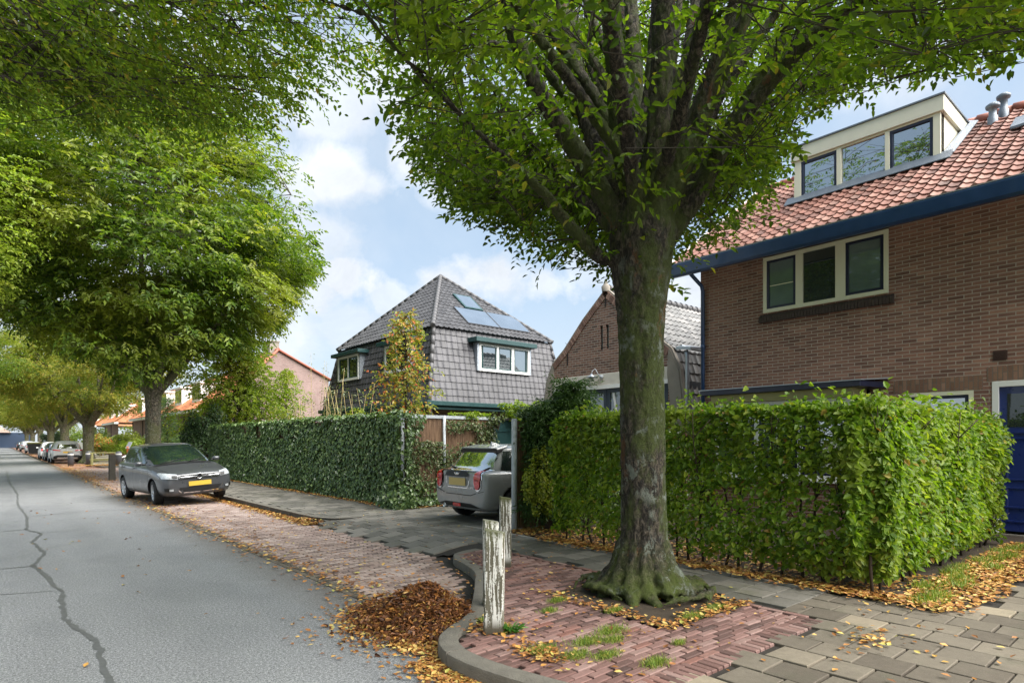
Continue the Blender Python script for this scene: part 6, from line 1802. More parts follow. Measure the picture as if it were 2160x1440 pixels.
            mb.lathe((0, 0, 0), [(.001, s_ * .095), (.045, s_ * .092), (.05, s_ * .07)], 14, 'y')
            mb.build('rim', M['alloy'], wd)
            mb = MB(); mb.lathe((0, 0, 0), [(.001, s_ * .03), (rr - .02, s_ * .03)], 20, 'y'); mb.build('brake_disc', M['blackplast'], wd)
    spec['make'](root, bo, proj, seam)
    bm.free()
    return root

def loft_mirror(mb, x, y, z):
    vs = []; n = 12
    for (dx, w, h) in ((-.045, .085, .052), (.0, .09, .06), (.04, .075, .05), (.07, .04, .028)):
        for k in range(n):
            th = 2 * math.pi * k / n; c_, s_ = math.cos(th), math.sin(th)
            vs.append((x + dx, y + math.copysign(abs(c_) ** .6, c_) * w, z + math.copysign(abs(s_) ** .6, s_) * h))
    fs = [(i * n + k, i * n + (k + 1) % n, (i + 1) * n + (k + 1) % n, (i + 1) * n + k) for i in range(3) for k in range(n)]
    fs += [tuple(range(n)), tuple(3 * n + k for k in range(n))]
    mb.add(vs, fs, True)
def box_part(name, mat, parent, *b, bevel=.008):
    mb = MB(); mb.box(*b); return mb.build(name, mat, parent, bevel)
def mirrors(root, x, y, z, mat):
    for s in (-1, 1):
        mb = MB(); yy = s * (y + .13); loft_mirror(mb, x, yy, z)
        m_ = mb.build('mirror', mat, root)
        m_.scale = (1, 1, 1)
        mb = MB(); mb.tube([(x, s * (y - .02), z - .03), (x, s * (y + .06), z - .02)], .022, 6); mb.build('arm', M['blackplast'], m_)

def rot_text(txt, size, depth, mat, parent, loc, rot, name='badge'):
    cu = bpy.data.curves.new(name, 'FONT'); cu.body = txt; cu.size = size; cu.extrude = depth; cu.align_x = 'CENTER'; cu.align_y = 'CENTER'
    t = link('t', cu); dg = bpy.context.evaluated_depsgraph_get(); dg.update()
    me = bpy.data.meshes.new_from_object(t.evaluated_get(dg)); bpy.data.objects.remove(t); me.materials.clear(); me.materials.append(mat); me.name = name
    o = link(name, me, parent); o.location = loc; o.rotation_euler = rot; return o

# --- dark grey hatchback seen from the front
def make_polo(root, bo, proj, seam):
    g_ = M['carglass']
    proj('windscreen', [(-.71, .965), (.71, .965), (.70, 1.05), (.60, 1.36), (.54, 1.40), (-.54, 1.40), (-.60, 1.36), (-.70, 1.05)], 'front', .012, g_)
    proj('rear_window', [(-.60, 1.02), (.60, 1.02), (.52, 1.34), (-.52, 1.34)], 'back', .012, g_)
    for s in (-1, 1):
        proj('side_window', [(.66, .985), (-.25, .985), (-.25, 1.36), (.0, 1.37), (.17, 1.31)], 'side', .01, g_, side=s)
        proj('side_window', [(-.31, .985), (-1.0, 1.00), (-1.22, 1.10), (-1.05, 1.33), (-.31, 1.36)], 'side', .01, g_, side=s)
        proj('quarter_trim', [(-.25, .985), (-.31, .985), (-.31, 1.36), (-.25, 1.36)], 'side', .008, M['blackplast'], bo, side=s)
        seam('door_gap', [(.93, .9), (.95, .45), (.82, .26)], 'side', s); seam('door_gap', [(-.28, .97), (-.27, .27)], 'side', s); seam('door_gap', [(-1.28, 1.0), (-1.14, .72), (-.93, .5)], 'side', s)
        seam('door_gap', [(.82, .26), (-.85, .26)], 'side', s)
        proj('headlight', [(s * .47, .62), (s * .79, .655), (s * .80, .76), (s * .77, .79), (s * .46, .735)], 'front', .012, M['lamp_clear'], res=.03)
        proj('headlight_insert', [(s * .50, .645), (s * .60, .65), (s * .62, .715), (s * .50, .715)], 'front', .018, M['blackplast'], bo, .03)
        proj('fog_lamp', [(s * .56, .33), (s * .76, .35), (s * .77, .43), (s * .57, .41)], 'front', .012, M['blackplast'], res=.04)
        proj('fog_lamp_lens', [(s * .60, .345), (s * .68, .35), (s * .68, .405), (s * .60, .40)], 'front', .02, M['lamp_clear'], bo, .03)
        proj('sill_trim', [(.95, .235), (-.92, .235), (-.92, .265), (.95, .265)], 'side', .008, M['alloy'], side=s)
        proj('crease', [(1.2, .80), (-1.6, .86), (-1.6, .868), (1.2, .808)], 'side', .004, M['seam'], bo, side=s)
        mb = MB(); mb.tube([(-.05, s * .855, .865), (-.20, s * .858, .87)], .016, 6); mb.build('door_handle', M['polo_grey'], root)
        mb = MB(); mb.tube([(-1.05, s * .84, .875), (-1.19, s * .838, .88)], .016, 6); mb.build('door_handle', M['polo_grey'], root)
        proj('tail_light', [(s * .55, .82), (s * .8, .84), (s * .8, .98), (s * .55, .97)], 'back', .01, M['lamp_red'])
    proj('grille', [(-.46, .63), (.46, .63), (.47, .70), (-.47, .70)], 'front', .012, M['blackplast'], res=.04)
    proj('grille_bar', [(-.46, .66), (.46, .66), (.46, .672), (-.46, .672)], 'front', .018, M['chrome'], bo, .04)
    proj('bumper_line', [(-.80, .735), (-.47, .715), (.47, .715), (.80, .735), (.80, .742), (.47, .722), (-.47, .722), (-.80, .742)][0:0] or [(-.46, .612), (.46, .612), (.46, .62), (-.46, .62)], 'front', .008, M['chrome'], bo, .04)
    proj('air_intake', [(-.50, .42), (.50, .42), (.42, .31), (-.42, .31)], 'front', .012, M['blackplast'], res=.04)
    seam('chrome_lip', [(-.54, .42), (-.43, .295), (0, .285), (.43, .295), (.54, .42)], 'front', w=.02, off=.016, mat=M['chrome'])
    proj('number_plate', [(-.26, .44), (.26, .44), (.26, .55), (-.26, .55)], 'front', .03, M['plate'], res=.1)
    # round emblem: ring with V over W
    x = 2.005; mb = MB()
    mb.lathe((x, 0, .668), [(.066, -.012), (.07, .0), (.066, .008), (.056, .004), (.054, -.012)], 28, 'x')
    def stroke(a, b, w=.009):
        a = Vector(a); b = Vector(b); n_ = (b - a).normalized(); n_ = Vector((-n_.y, n_.x)) * w / 2
        mb.prism([(x - .004, p.x, .668 + p.y) for p in (a + n_, b + n_, b - n_, a - n_)], (.010, 0, 0))
    stroke((-.032, .048), (0, .006)); stroke((0, .006), (.032, .048)); stroke((-.052, .018), (-.022, -.046)); stroke((-.022, -.046), (0, -.006)); stroke((0, -.006), (.022, -.046)); stroke((.022, -.046), (.052, .018))
    mb.build('emblem', M['chrome'], root)
    mb = MB(); mb.lathe((x - .006, 0, .668), [(.0, 0), (.056, 0)], 24, 'x'); mb.build('emblem_back', M['blackplast'], root)
    seam('bonnet_gap', [(1.86, -.62), (1.4, -.70), (.95, -.72)], 'top'); seam('bonnet_gap', [(1.86, .62), (1.4, .70), (.95, .72)], 'top'); seam('bonnet_gap', [(-.60, .742), (0, .755), (.60, .742)], 'front')
    proj('cowl', [(.98, -.68), (1.06, -.62), (1.06, .62), (.98, .68), (.93, .68), (.93, -.68)], 'top', .008, M['blackplast'], bo)
    for (a, b) in (((.99, -.55, .99), (.80, .10, 1.07)), ((.99, .1, .99), (.80, .62, 1.06))):
        mb = MB(); mb.tube([a, b], .009, 5); mb.build('wiper', M['blackplast'], root)
    mirrors(root, .62, .80, 1.00, M['polo_grey'])
    # steering wheel and seat shapes seen dimly belong to the dark glass
polo_spec = dict(W=1.68, wr=.30, axles=(1.22, -1.24), steer=R(-8), pw=4.6,
    st=[(1.975, .62, .32, .64), (1.955, .70, .26, .70), (1.87, .79, .20, .755), (1.70, .825, .19, .80), (1.3, .84, .19, .875), (.98, .845, .19, .945), (.3, .845, .19, .965), (-.6, .845, .19, .985), (-1.3, .84, .19, 1.005), (-1.72, .815, .22, 1.01), (-1.92, .76, .27, .99), (-1.985, .68, .34, .94)],
    gh=[(.90, 1.10, -1.82, .80), (.985, .95, -1.80, .785), (1.16, .60, -1.74, .72), (1.32, .26, -1.62, .655), (1.40, .06, -1.50, .61), (1.445, -.15, -1.35, .52), (1.458, -.35, -1.15, .38)], make=make_polo)
polo = car('hatchback_car', polo_spec, M['polo_grey'], 'dark grey hatchback parked two wheels up on the kerb, facing us, beside the ivy fence')
fa, ra = Vector((3.77, 17.06)), Vector((3.5, 19.5)); mid = (fa + ra) / 2; hd_ = math.atan2(fa.y - ra.y, fa.x - ra.x)
polo.location = (mid.x, mid.y, .052); polo.rotation_euler = (R(3.6), 0, hd_)

# --- small grey three-door seen from behind
def make_mini(root, bo, proj, seam):
    proj('rear_window', [(-.60, .93), (.60, .93), (.64, .98), (.545, 1.25), (-.545, 1.25), (-.64, .98)], 'back', .012, M['carglass_b'])
    proj('glass_surround', [(-.66, .915), (.66, .915), (.58, 1.285), (-.58, 1.285)], 'back', .006, M['blackplast'], bo)
    proj('windscreen', [(-.66, .97), (.66, .97), (.56, 1.32), (-.56, 1.32)], 'front', .01, M['carglass'])
    for s in (-1, 1):
        proj('side_window', [(.55, .94), (-1.50, .94), (-1.36, 1.275), (.15, 1.30)], 'side', .009, M['carglass'], side=s)
        seam('pillar', [(-.72, .94), (-.70, 1.29)], 'side', s, .03, .012, M['blackplast'])
        proj('tail_light_rim', [(s * (.615 + .122 * math.cos(t * .3927)) , .775 + .195 * math.sin(t * .3927)) for t in range(16)], 'back', .010, M['chrome'], bo, .02)
        proj('tail_light', [(s * (.615 + .096 * math.cos(t * .3927)), .775 + .168 * math.sin(t * .3927)) for t in range(16)], 'back', .022, M['lamp_red'], res=.02)
        proj('lamp_bar', [(s * .56, .765), (s * .66, .765), (s * .66, .785), (s * .56, .785)], 'back', .027, m_plain('dark_red_lens', (.2, .003, .006), .2, .2, 9), bo, .03)
        proj('arch_trim', [(-1.25 + .385 * math.cos(t * .2618), .30 + .385 * math.sin(t * .2618)) for t in range(24)], 'side', .006, M['blackplast'], bo, .03, s)
        proj('arch_trim', [(1.245 + .385 * math.cos(t * .2618), .30 + .385 * math.sin(t * .2618)) for t in range(24)], 'side', .006, M['blackplast'], bo, .03, s)
        proj('sill_trim', [(.95, .22), (-.92, .22), (-.92, .30), (.95, .30)], 'side', .007, M['blackplast'], side=s)
        proj('headlight', [(s * (.62 + .12 * math.cos(t * .5236)), .70 + .13 * math.sin(t * .5236)) for t in range(12)], 'front', .012, M['lamp_clear'])
        seam('door_gap', [(.60, .9), (.62, .35)], 'side', s); seam('door_gap', [(-.72, .92), (-.74, .35)], 'side', s)
        mb = MB(); mb.tube([(-.52, s * .875, .86), (-.66, s * .875, .86)], .016, 6); mb.build('door_handle', M['chrome'], root)
    proj('lower_bumper', [(-.82, .16), (.82, .16), (.80, .27), (.42, .355), (-.42, .355), (-.80, .27)], 'back', .008, M['blackplast'], res=.05)
    proj('number_plate', [(-.27, .665), (.27, .665), (.27, .80), (-.27, .80)], 'back', .02, M['plate_pale'], res=.08)
    proj('plate_recess', [(-.33, .63), (.33, .63), (.38, .82), (-.38, .82)], 'back', .006, M['mini_grey'], bo, .06)
    seam('recess_edge', [(-.38, .82), (-.33, .625), (.33, .625), (.38, .82)], 'back', w=.016, off=.013, mat=M['chrome'])
    proj('boot_handle', [(-.39, .825), (.39, .825), (.36, .90), (.25, .915), (-.25, .915), (-.36, .90)], 'back', .028, M['blackplast'], res=.05)
    seam('boot_gap', [(-.62, .56), (-.40, .50), (.40, .50), (.62, .56)], 'back', w=.012)
    seam('boot_gap', [(.62, .56), (.50, .64), (.48, .86), (.56, .93)], 'back', w=.008); seam('boot_gap', [(-.62, .56), (-.50, .64), (-.48, .86), (-.56, .93)], 'back', w=.008)
    seam('bumper_line', [(-.83, .60), (-.62, .555)], 'back', w=.008); seam('bumper_line', [(.83, .60), (.62, .555)], 'back', w=.008)
    proj('fog_lamp', [(.0 - .13, .285), (.13, .285), (.15, .315), (.12, .345), (-.12, .345), (-.15, .315)], 'back', .018, M['lamp_red'], res=.04)
    mb = MB(); mb.lathe((-1.90, .46, .27), [(.028, .08), (.042, .07), (.045, -.03), (.036, -.035), (.030, .02), (.028, .07)], 16, 'x'); mb.build('exhaust_pipe', M['chrome'], root)
    # spoiler
    mb = MB(); mb.hexa([(-1.45, -.57, 1.30), (-1.22, -.55, 1.35), (-1.22, .55, 1.35), (-1.45, .57, 1.30), (-1.50, -.55, 1.335), (-1.15, -.50, 1.40), (-1.15, .50, 1.40), (-1.50, .55, 1.335)]); mb.build('spoiler', M['mini_grey'], root, .012)
    mb = MB(); mb.hexa([(-1.47, -.59, 1.235), (-1.30, -.56, 1.27), (-1.30, .56, 1.27), (-1.47, .59, 1.235), (-1.485, -.57, 1.305), (-1.30, -.56, 1.33), (-1.30, .56, 1.33), (-1.485, .57, 1.305)]); mb.build('spoiler_underside', M['blackplast'], root, .01)
    mb = MB(); mb.tube([(-1.79, .30, .955), (-1.78, .42, 1.0), (-1.76, .52, 1.01)], .014, 6); mb.lathe((-1.79, .27, .955), [(0, -.03), (.04, -.03), (.03, .04), (0, .04)], 10, 'x'); mb.build('wiper', M['blackplast'], root)
    mb = MB(); mb.hexa([(-1.18, -.02, 1.40), (-1.0, -.015, 1.405), (-1.0, .015, 1.405), (-1.18, .02, 1.40), (-1.17, -.008, 1.455), (-1.1, -.004, 1.43), (-1.1, .004, 1.43), (-1.17, .008, 1.455)]); mb.build('aerial', M['silver'], root)
    # winged emblem
    mb = MB(); xe = -1.955
    mb.lathe((xe, 0, .872), [(.0, -.004), (.026, -.004), (.03, .006)], 16, 'x')
    for s in (-1, 1):
        for k in range(3): mb.prism([(xe, s * .026, .872 + .018 - k * .014), (xe, s * (.09 - k * .014), .872 + .024 - k * .014), (xe, s * (.085 - k * .014), .872 + .014 - k * .014), (xe, s * .026, .872 + .009 - k * .014)], (.006, 0, 0))
    mb.build('emblem', M['chrome'], root)
    rot_text('COOPER', .058, .003, M['chrome'], root, (-1.948, -.42, .635), (R(90), 0, R(-90)), 'badge_lettering')
    mirrors(root, .55, .80, .98, M['mini_grey'])
mini_spec = dict(W=1.727, wr=.305, axles=(1.245, -1.25), pw=5.0,
    st=[(1.90, .58, .32, .66), (1.86, .68, .26, .74), (1.72, .80, .20, .80), (1.4, .855, .19, .86), (.9, .863, .19, .90), (0, .863, .19, .925), (-.8, .863, .19, .935), (-1.35, .862, .19, .94), (-1.62, .855, .20, .94), (-1.82, .835, .22, .93), (-1.90, .80, .25, .90), (-1.925, .74, .30, .86)],
    gh=[(.86, 1.02, -1.80, .80), (.94, .88, -1.76, .785), (1.10, .62, -1.64, .73), (1.26, .38, -1.50, .665), (1.34, .22, -1.40, .62), (1.39, .02, -1.22, .55), (1.408, -.2, -.95, .38)], make=make_mini)
mini = car('compact_car', mini_spec, M['mini_grey'], 'small light grey three-door car with round red tail lamps parked nose-in on the driveway')
mini.location = (8.33, 8.97, .1); mini.rotation_euler = (0, 0, R(-2))

# --- generic far cars
def make_rear(paintname, suv):
    def mk(root, bo, proj, seam):
        zt = .98 if suv else .93
        proj('rear_window', [(-.60, zt + .08), (.60, zt + .08), (.50, zt + .36), (-.50, zt + .36)], 'back', .012, M['carglass_b'])
        proj('windscreen', [(-.66, zt + .06), (.66, zt + .06), (.54, zt + .38), (-.54, zt + .38)], 'front', .01, M['carglass'])
        for s in (-1, 1):
            proj('side_window', [(.6, zt + .04), (-1.3, zt + .04), (-1.15, zt + .34), (.1, zt + .38)], 'side', .009, M['carglass'], side=s)
            if suv: proj('tail_light', [(s * .30, .86), (s * .84, .93), (s * .84, 1.0), (s * .38, .93)], 'back', .014, M['lamp_red'], res=.05)
            else: proj('tail_light', [(s * .60, .72), (s * .80, .74), (s * .80, .98), (s * .62, .92)], 'back', .014, M['lamp_red'], res=.05)
            proj('headlight', [(s * .48, .64), (s * .80, .66), (s * .80, .78), (s * .48, .74)], 'front', .014, M['lamp_clear'], res=.05)
        proj('number_plate', [(-.26, .74), (.26, .74), (.26, .85), (-.26, .85)] if suv else [(-.26, .48), (.26, .48), (.26, .59), (-.26, .59)], 'back', .02, M['plate'])
        proj('lower_bumper', [(-.80, .24), (.80, .24), (.80, .52), (.6, .60), (-.6, .60), (-.80, .52)] if suv else [(-.74, .2), (.74, .2), (.70, .36), (-.70, .36)], 'back', .010, M['blackplast'])
        if suv: proj('bumper_plate', [(-.62, .34), (.62, .34), (.56, .44), (-.56, .44)], 'back', .02, M['alloy'])
        proj('front_grille', [(-.44, .5), (.44, .5), (.46, .66), (-.46, .66)], 'front', .012, M['blackplast'])
        if suv:
            mb = MB(); mb.hexa([(-1.62, -.55, 1.45), (-1.3, -.52, 1.50), (-1.3, .52, 1.50), (-1.62, .55, 1.45), (-1.68, -.52, 1.49), (-1.3, -.5, 1.55), (-1.3, .5, 1.55), (-1.68, .52, 1.49)]); mb.build('spoiler', M[paintname], root, .01)
        mirrors(root, .62, .80, zt + .06, M[paintname])
    return mk
def gspec(L, W, H, zt, mk, wr=.32):
    h = L / 2
    return dict(W=W, wr=wr, axles=(h - .82, -h + .85), pw=5.,
        st=[(h, W * .36, .34, .66), (h - .05, W * .42, .27, .73), (h - .2, W * .48, .22, .80), (h - .6, W * .495, .21, .88), (h - 1.0, W * .5, .21, zt - .02), (0, W * .5, .21, zt), (-h + .7, W * .5, .22, zt + .03), (-h + .25, W * .49, .26, zt + .04), (-h + .07, W * .46, .30, zt), (-h, W * .41, .36, zt - .08)],
        gh=[(zt - .05, h - .88, -h + .14, W * .47), (zt + .05, h - 1.08, -h + .18, W * .46), (zt + .24, h - 1.5, -h + .32, W * .425), (H - .08, h - 1.85, -h + .50, W * .375), (H - .02, h - 2.1, -h + .72, W * .30), (H, h - 2.3, -h + .95, W * .2)], make=mk)
suv = car('suv_car', gspec(4.4, 1.83, 1.60, 1.02, make_rear('silver', True), .35), M['silver'], 'silver sport utility car seen from behind by the forked yellowing tree', group='cars parked along the right kerb')
suv.location = (3.83, 54.2, 0); suv.rotation_euler = (0, 0, R(90))
hb_ = car('hatchback_car', gspec(4.0, 1.72, 1.48, .95, make_rear('cargreen', False)), M['cargreen'], 'dark hatchback mostly hidden behind the silver sport utility car', group='cars parked along the right kerb')
hb_.location = (3.75, 60.6, 0); hb_.rotation_euler = (0, 0, R(90))
wh = car('hatchback_car', gspec(4.1, 1.74, 1.50, .95, make_rear('carwhite', False)), M['carwhite'], 'white hatchback parked ahead of the silver sport utility car', group='cars parked along the right kerb')
wh.location = (3.72, 66.5, 0); wh.rotation_euler = (0, 0, R(90))
for src, y, lb in ((wh, 101, 'pale car parked just beyond the black waste container'), (suv, 122, 'second car beyond the black waste container, tiny with distance'), (hb_, 145, 'third car beyond the black waste container, near the blue building')):
    c = copy_tree(src); c.location = (3.8, y, 0); c['label'] = lb

# -------------------------------------------------------------- posts, bollards and small things
def post(x, y, w, d, h, rz, label, lean=(0, 0)):
    root = empty('wooden_post', (x, y, .09), rz, label, 'post', 'peeling white posts at the kerb corner')
    mb = MB(); hw, hd2 = w / 2, d / 2; c = .012
    rings = []
    def ring(z, s_, k=c): return [(-hw * s_ + k, -hd2 * s_, z), (hw * s_ - k, -hd2 * s_, z), (hw * s_, -hd2 * s_ + k, z), (hw * s_, hd2 * s_ - k, z), (hw * s_ - k, hd2 * s_, z), (-hw * s_ + k, hd2 * s_, z), (-hw * s_, hd2 * s_ - k, z), (-hw * s_, -hd2 * s_ + k, z)]
    vs = []; zs = [-.15] + [h * i / 14 for i in range(15)]
    for i, z in enumerate(zs):
        for j, (a, b, q) in enumerate(ring(z, 1)):
            vs.append((a + random.uniform(-.0012, .0012) + lean[0] * z, b + random.uniform(-.0012, .0012) + lean[1] * z, q + (-.012 * a / hw if i == len(zs) - 1 else 0)))
    fs = [(i * 8 + k, i * 8 + (k + 1) % 8, (i + 1) * 8 + (k + 1) % 8, (i + 1) * 8 + k) for i in range(len(zs) - 1) for k in range(8)]
    fs.append(tuple((len(zs) - 1) * 8 + k for k in range(8)))
    mb.add(vs, fs)
    mb.build('shaft', M['post'], root)
    return root
post(2.90, 3.62, .150, .10, .785, -CA - .1, 'nearest peeling white wooden post, with a green weed at its foot', (.012, 0))
p2_ = at(1035, 1095, 5.35); post(p2_.x, p2_.y, .135, .10, .77, -CA + .15, 'middle peeling white post, half hidden behind the nearest one')
post(4.53, 5.44, .135, .10, .815, -CA + .1, 'farthest peeling white post, next to the steel fence post', (.0, 0))
op = empty('wooden_post', (3.55, 28.8, .08), 0, 'dark weathered square wooden post at the side-street corner left of the hatchback', 'post')
mb = MB(); mb.box(-.11, .11, -.11, .11, -.1, .93); mb.build('shaft', M['wood_dark'], op, .015)
mb = MB(); mb.prism([(-.115, -.115, .93), (.115, -.115, .93), (.115, .115, .93), (-.115, .115, .93)], (0, 0, .03)); mb.build('cap', M['wood_old'], op, .008)
def bollard():
    r = empty('bollard', (0, 0, 0)); mb = MB(); mb.lathe((0, 0, 0), [(.0, -.1), (.16, -.1), (.16, .82), (.13, .88), (.0, .90)], 14); mb.build('shaft', M['bollard'], r)
    mb = MB(); mb.lathe((0, 0, 0), [(.162, .68), (.165, .69), (.165, .76), (.162, .77)], 14); mb.build('reflective_band', M['band'], r); return r
b0 = bollard()
for i, (x, y, lb) in enumerate(((3.6, 46.9, 'dark grey bollard in front of the silver sport utility car'), (4.35, 45.0, 'dark grey bollard at the foot of the forked yellowing tree'), (5.62, 42.9, 'dark grey bollard beside the orange motor scooter'))):
    c = b0 if i == 0 else copy_tree(b0); c.location = (x, y, .06 if i else 0); tag(c, lb, 'bollard', 'bollards at the side-street corner')
# weathered garden seat beside the dark post
bn = empty('garden_bench', (5.0, 44.0, .1), R(0), 'small mossy plank bench behind the dark wooden post', 'bench')
mb = MB()
for k in range(4): mb.box(-.75, .75, -.25 + k * .14, -.14 + k * .14, .74, .78)
mb.build('seat', M['wood_bench'], bn, .005)
for x in (-.6, .6):
    for y in (-.22, .22):
        mb = MB(); mb.box(x - .05, x + .05, y - .05, y + .05, 0, .74); mb.build('leg', M['wood_bench'], bn, .004)
mb = MB(); mb.box(-.7, .7, -.02, .02, .3, .4); mb.build('stretcher', M['wood_bench'], bn)
# motor scooter with covers
sc = empty('motor_scooter', (6.9, 45.6, .1), R(200), 'orange and white motor scooter with grey windshield parked on the pavement left of the hatchback', 'motor scooter')
for x in (-.62, .62):
    wd = empty('wheel', (x, 0, .24)); wd.parent = sc
    mb = MB(); mb.lathe((0, 0, 0), [(.15, -.05), (.23, -.05), (.25, 0), (.23, .05), (.15, .05)], 20, 'y'); mb.build('tyre', M['rubber'], wd)
    mb = MB(); mb.lathe((0, 0, 0), [(0, -.03), (.15, -.04), (.15, .04), (0, .03)], 16, 'y'); mb.build('rim', M['alloy'], wd)
def loft(mb, secs, n=12):
    vs = []
    for (x, z, w, h) in secs:
        for k in range(n):
            th = 2 * math.pi * k / n; vs.append((x, math.cos(th) * w, z + math.sin(th) * h))
    b = [(i * n + k, i * n + (k + 1) % n, (i + 1) * n + (k + 1) % n, (i + 1) * n + k) for i in range(len(secs) - 1) for k in range(n)]
    b += [tuple(range(n)), tuple((len(secs) - 1) * n + k for k in range(n))]
    mb.add(vs, b, True); return mb
loft(MB(), [(-.95, .62, .04, .04), (-.8, .60, .14, .14), (-.5, .56, .20, .22), (-.1, .52, .17, .2), (.02, .40, .12, .1)]).build('rear_body', M['pinkish'], sc)
loft(MB(), [(-.85, .80, .05, .03), (-.6, .84, .16, .06), (-.1, .84, .15, .06), (.05, .82, .06, .03)]).build('seat', M['grey_cover'], sc)
loft(MB(), [(-1.1, 1.0, .12, .12), (-.95, 1.05, .22, .2), (-.7, 1.05, .22, .2), (-.58, 1.0, .14, .14)]).build('top_box', M['orange'], sc)
loft(MB(), [(.28, .30, .2, .06), (.36, .55, .22, .22), (.46, .85, .2, .2), (.5, 1.02, .15, .1)]).build('front_shield', M['orange'], sc)
loft(MB(), [(.42, .40, .05, .04), (.62, .50, .12, .07), (.85, .42, .05, .04)]).build('mudguard', M['carwhite'], sc)
mb = MB(); mb.box(-.1, .35, -.18, .18, .24, .30); mb.build('footboard', M['blackplast'], sc, .01)
mb = MB(); mb.tube([(.62, 0, .24), (.48, 0, .7), (.40, 0, 1.08)], .03, 8); mb.tube([(.38, -.34, 1.1), (.42, 0, 1.06), (.38, .34, 1.1)], .018, 6); mb.build('handlebar', M['blackplast'], sc)
mb = MB(); mb.hexa([(.50, -.24, 1.0), (.52, -.24, 1.0), (.52, .24, 1.0), (.50, .24, 1.0), (.30, -.2, 1.42), (.32, -.2, 1.42), (.32, .2, 1.42), (.30, .2, 1.42)]); mb.build('windshield', M['grey_cover'], sc)
# black waste container with greenery above
sk = empty('waste_container', (4.35, 92.5, .0), 0, 'large black waste container standing at the kerb in the distance', 'container')
mb = MB(); mb.hexa([(-1.3, -1.5, .1), (1.6, -1.5, .1), (1.6, 1.5, .1), (-1.3, 1.5, .1), (-1.45, -1.6, 1.25), (1.75, -1.6, 1.25), (1.75, 1.6, 1.25), (-1.45, 1.6, 1.25)]); mb.build('bin_body', M['skip'], sk, .03)
mb = MB(); mb.hexa([(-1.5, -1.65, 1.26), (1.8, -1.65, 1.26), (1.8, 1.65, 1.26), (-1.5, 1.65, 1.26), (-1.4, -1.5, 1.42), (1.7, -1.5, 1.42), (1.7, 1.5, 1.42), (-1.4, 1.5, 1.42)]); mb.build('lid', M['wood_bench'], sk, .02)
# leaning stake in the far front garden
stk = empty('plant_stake', (7.6, 46.5, .1), 0, 'pale leaning wooden stake standing behind the motor scooter', 'stake')
mb = MB(); mb.tube([(-.2, 0, 0), (.35, 0, 3.0)], .05, 6); mb.build('pole', M['cane'], stk)
# front garden greenery of the far terraces and along the street
gd = [((7.6, 47.5, .8), (1.2, 1.2, .9), 'leaf_lime', 'bright yellow-green bush behind the motor scooter'),
      ((9.6, 51.0, 1.3), (1.6, 1.6, 1.6), 'leaf_street', 'mid green bush in front of the nearest terraced house'),
      ((7.2, 56.0, .8), (1.1, 1.6, .9), 'leaf_lime', 'low yellow-green bush right of the forked yellowing tree'),
      ((8.6, 60.0, 1.3), (1.5, 1.8, 1.5), 'leaf_street', 'green garden bush between forked tree and terraced houses'),
      ((7.4, 66.0, 1.1), (1.3, 2.0, 1.2), 'leaf_maple', 'orange-tinted bush behind the silver sport utility car'),
      ((8.0, 76.0, 1.4), (1.6, 2.5, 1.7), 'leaf_street', 'green bush beyond the white hatchback'),
      ((5.6, 97.0, 1.6), (1.5, 3.0, 1.5), 'leaf_dark', 'dark green bush rising behind the black waste container'),
      ((8.5, 110.0, 2.0), (2.2, 6.0, 2.4), 'leaf_street', 'far green bushes screening the last terraced houses')]
for i, (c, r, m_, lb) in enumerate(gd):
    blob_shrub('garden_bush', c, r, 2600, .11 + .0009 * c[1], M[m_], lb, 'bush', 22, 100 + i, 'garden bushes along the far pavement', shape='q', shell=.4)
conifer((9.0, 47.0, .1), 4.4, 1.3, 'thin feathery green tree by the leaning stake', 131)
blob_shrub('distant_trees', (-1, 176, 8), (22, 9, 9), 9000, .55, M['leaf_dark'], 'distant mass of dark trees closing the street', 'trees', 60, 140, shape='q', shell=.3)['kind'] = 'stuff'
blob_shrub('distant_trees', (30, 150, 6), (20, 12, 7), 7000, .5, M['leaf_street'], 'far green trees behind the terraced roofs', 'trees', 50, 141, shape='q', shell=.3)['kind'] = 'stuff'
# iron railing before the terraces
rl = empty('front_railing', (9.4, 50.0, .1), 0, 'dark red picket railing in front of the terraced houses', 'fence')
mb = MB()
for k in range(90): mb.box(-.025, .025, k * .36, k * .36 + .07, 0, 1.25)
rp = mb.build('pickets', m_plain('picket_paint', (.16, .04, .035), .6, .2, 5), rl); rp['kind'] = 'stuff'
mb = MB(); mb.box(-.04, -.027, 0, 32.2, .2, .27); mb.box(-.04, -.027, 0, 32.2, 1.0, 1.07); mb.build('rail', m_plain('rail_paint', (.2, .06, .05), .6, .2, 5), rl)

# -------------------------------------------------------------- light, sky, camera
SUN_EL, SUN_AZ = R(52), R(158)     # azimuth clockwise from +Y
W = bpy.data.worlds.new('World'); SC.world = W; W.use_nodes = True
nt = W.node_tree; nt.nodes.clear()
t = NT.__new__(NT); t.t = nt; t.out = nt.nodes.new('ShaderNodeOutputWorld')
sky = t.n('ShaderNodeTexSky', sky_type='NISHITA'); sky.sun_disc = False; sky.sun_elevation = SUN_EL; sky.sun_rotation = SUN_AZ
sky.air_density = 1.0; sky.dust_density = 1.6; sky.ozone_density = 1.6
dirn = t.n('ShaderNodeTexCoord').outputs['Generated']
nz1 = t.noise(7.5, 8, .62, dirn, .35); nz2 = t.noise(2.1, 5, .6, dirn, .2)
def cdir(px, py):
    tt = (px - 1080) / 1280; v = Vector((sA + tt * cA, cA - tt * sA, (930 - py) / 1280)); return v.normalized()
mask = None
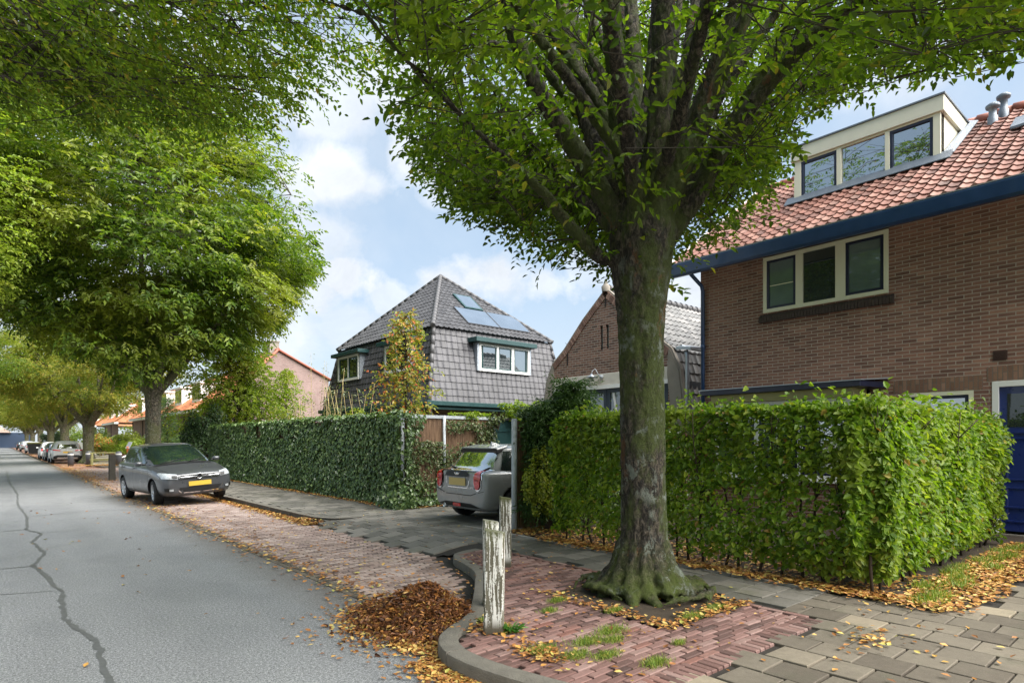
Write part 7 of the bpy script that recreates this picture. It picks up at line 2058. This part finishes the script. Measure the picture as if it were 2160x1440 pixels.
clouds = [(715, 375, .085, 1), (655, 385, .06, .9), (780, 395, .06, .8), (620, 500, .08, .75), (700, 490, .07, .7), (735, 590, .055, .95), (650, 620, .07, .85), (740, 690, .08, .6), (1050, 590, .07, .95), (1150, 600, .05, .8), (930, 610, .055, .9),
          (880, 345, .07, .85), (940, 390, .06, .7), (850, 180, .09, .85), (700, 210, .10, .8), (1450, 640, .09, .9), (1240, 560, .05, .5), (560, 700, .12, .8), (820, 640, .05, .7), (300, 600, .25, .8), (1330, 200, .2, .7), (1900, 90, .12, .55), (250, 150, .25, .7)]
wob = t.math('MULTIPLY', t.math('SUBTRACT', nz1, .5), .17)
for (px, py, r, s_) in clouds:
    d = cdir(px, py)
    sb = t.n('ShaderNodeVectorMath', operation='SUBTRACT'); t.set(sb.inputs[0], dirn); sb.inputs[1].default_value = d
    sc_ = t.n('ShaderNodeVectorMath', operation='MULTIPLY'); t.set(sc_.inputs[0], sb.outputs[0]); sc_.inputs[1].default_value = (1, 1, 1.45)
    ln_ = t.n('ShaderNodeVectorMath', operation='LENGTH'); t.set(ln_.inputs[0], sc_.outputs[0])
    v = t.rng(t.math('ADD', ln_.outputs['Value'], wob), r * .55, r * 1.08, s_ * .85, 0)
    mask = v if mask is None else t.math('MAXIMUM', mask, v)
gen = t.math('MULTIPLY', t.rng(nz2, .50, .68, 0, .75), t.rng(nz1, .4, .62, .4, 1))
sepz = t.n('ShaderNodeSeparateXYZ'); t.set(sepz.inputs[0], dirn)
front = t.rng(sepz.outputs[2], .75, .9, 0, 1)     # overhead and behind: general cloud cover
mask = t.math('MAXIMUM', mask, t.math('MULTIPLY', gen, .4))
mask = t.math('MAXIMUM', mask, t.math('MULTIPLY', t.rng(sepz.outputs[2], .0, .25, .5, 0), 1))
shade = t.rng(t.noise(9, 6, .65, dirn, .4), .3, .7, .78, 1.06)
SKY_S = .08
CL = 5.9
ccol = t.n('ShaderNodeCombineColor')
t.set(ccol.inputs[0], t.math('MULTIPLY', shade, CL * .955)); t.set(ccol.inputs[1], t.math('MULTIPLY', shade, CL * .985)); t.set(ccol.inputs[2], t.math('MULTIPLY', shade, CL * 1.03))
# thin veil lightens the blue
veil = t.mix(.62, sky.outputs[0], (CL * .58, CL * .73, CL * .88))
c = t.mix(mask, veil, ccol.outputs[0])
bg = t.n('ShaderNodeBackground'); t.set(bg.inputs[0], c); bg.inputs[1].default_value = SKY_S
nt.links.new(bg.outputs[0], t.out.inputs['Surface'])
sd = bpy.data.lights.new('sun', 'SUN'); sd.energy = 5; sd.angle = R(75); sd.color = (1, .96, .90)
so = bpy.data.objects.new('sun', sd); COL.objects.link(so)
sv = Vector((math.sin(SUN_AZ) * math.cos(SUN_EL), math.cos(SUN_AZ) * math.cos(SUN_EL), math.sin(SUN_EL)))
so.rotation_euler = (-sv).to_track_quat('-Z', 'Y').to_euler()
cd = bpy.data.cameras.new('camera'); cam = bpy.data.objects.new('camera', cd); COL.objects.link(cam); SC.camera = cam
cd.sensor_width = 36; cd.lens = 1280 / 2160 * 36; cd.shift_y = 210 / 2160; cd.clip_end = 3000; cd.clip_start = .05
cam.location = (0, 0, 1.56); cam.rotation_euler = (R(90), 0, -CA)
vs_ = SC.view_settings; vs_.view_transform = 'Standard'; vs_.look = 'None'; vs_.gamma = 1; vs_.exposure = 1.3
SC.cycles.max_bounces = 6; SC.cycles.transmission_bounces = 4; SC.cycles.use_denoising = True
SC.cycles.caustics_reflective = False; SC.cycles.caustics_refractive = False
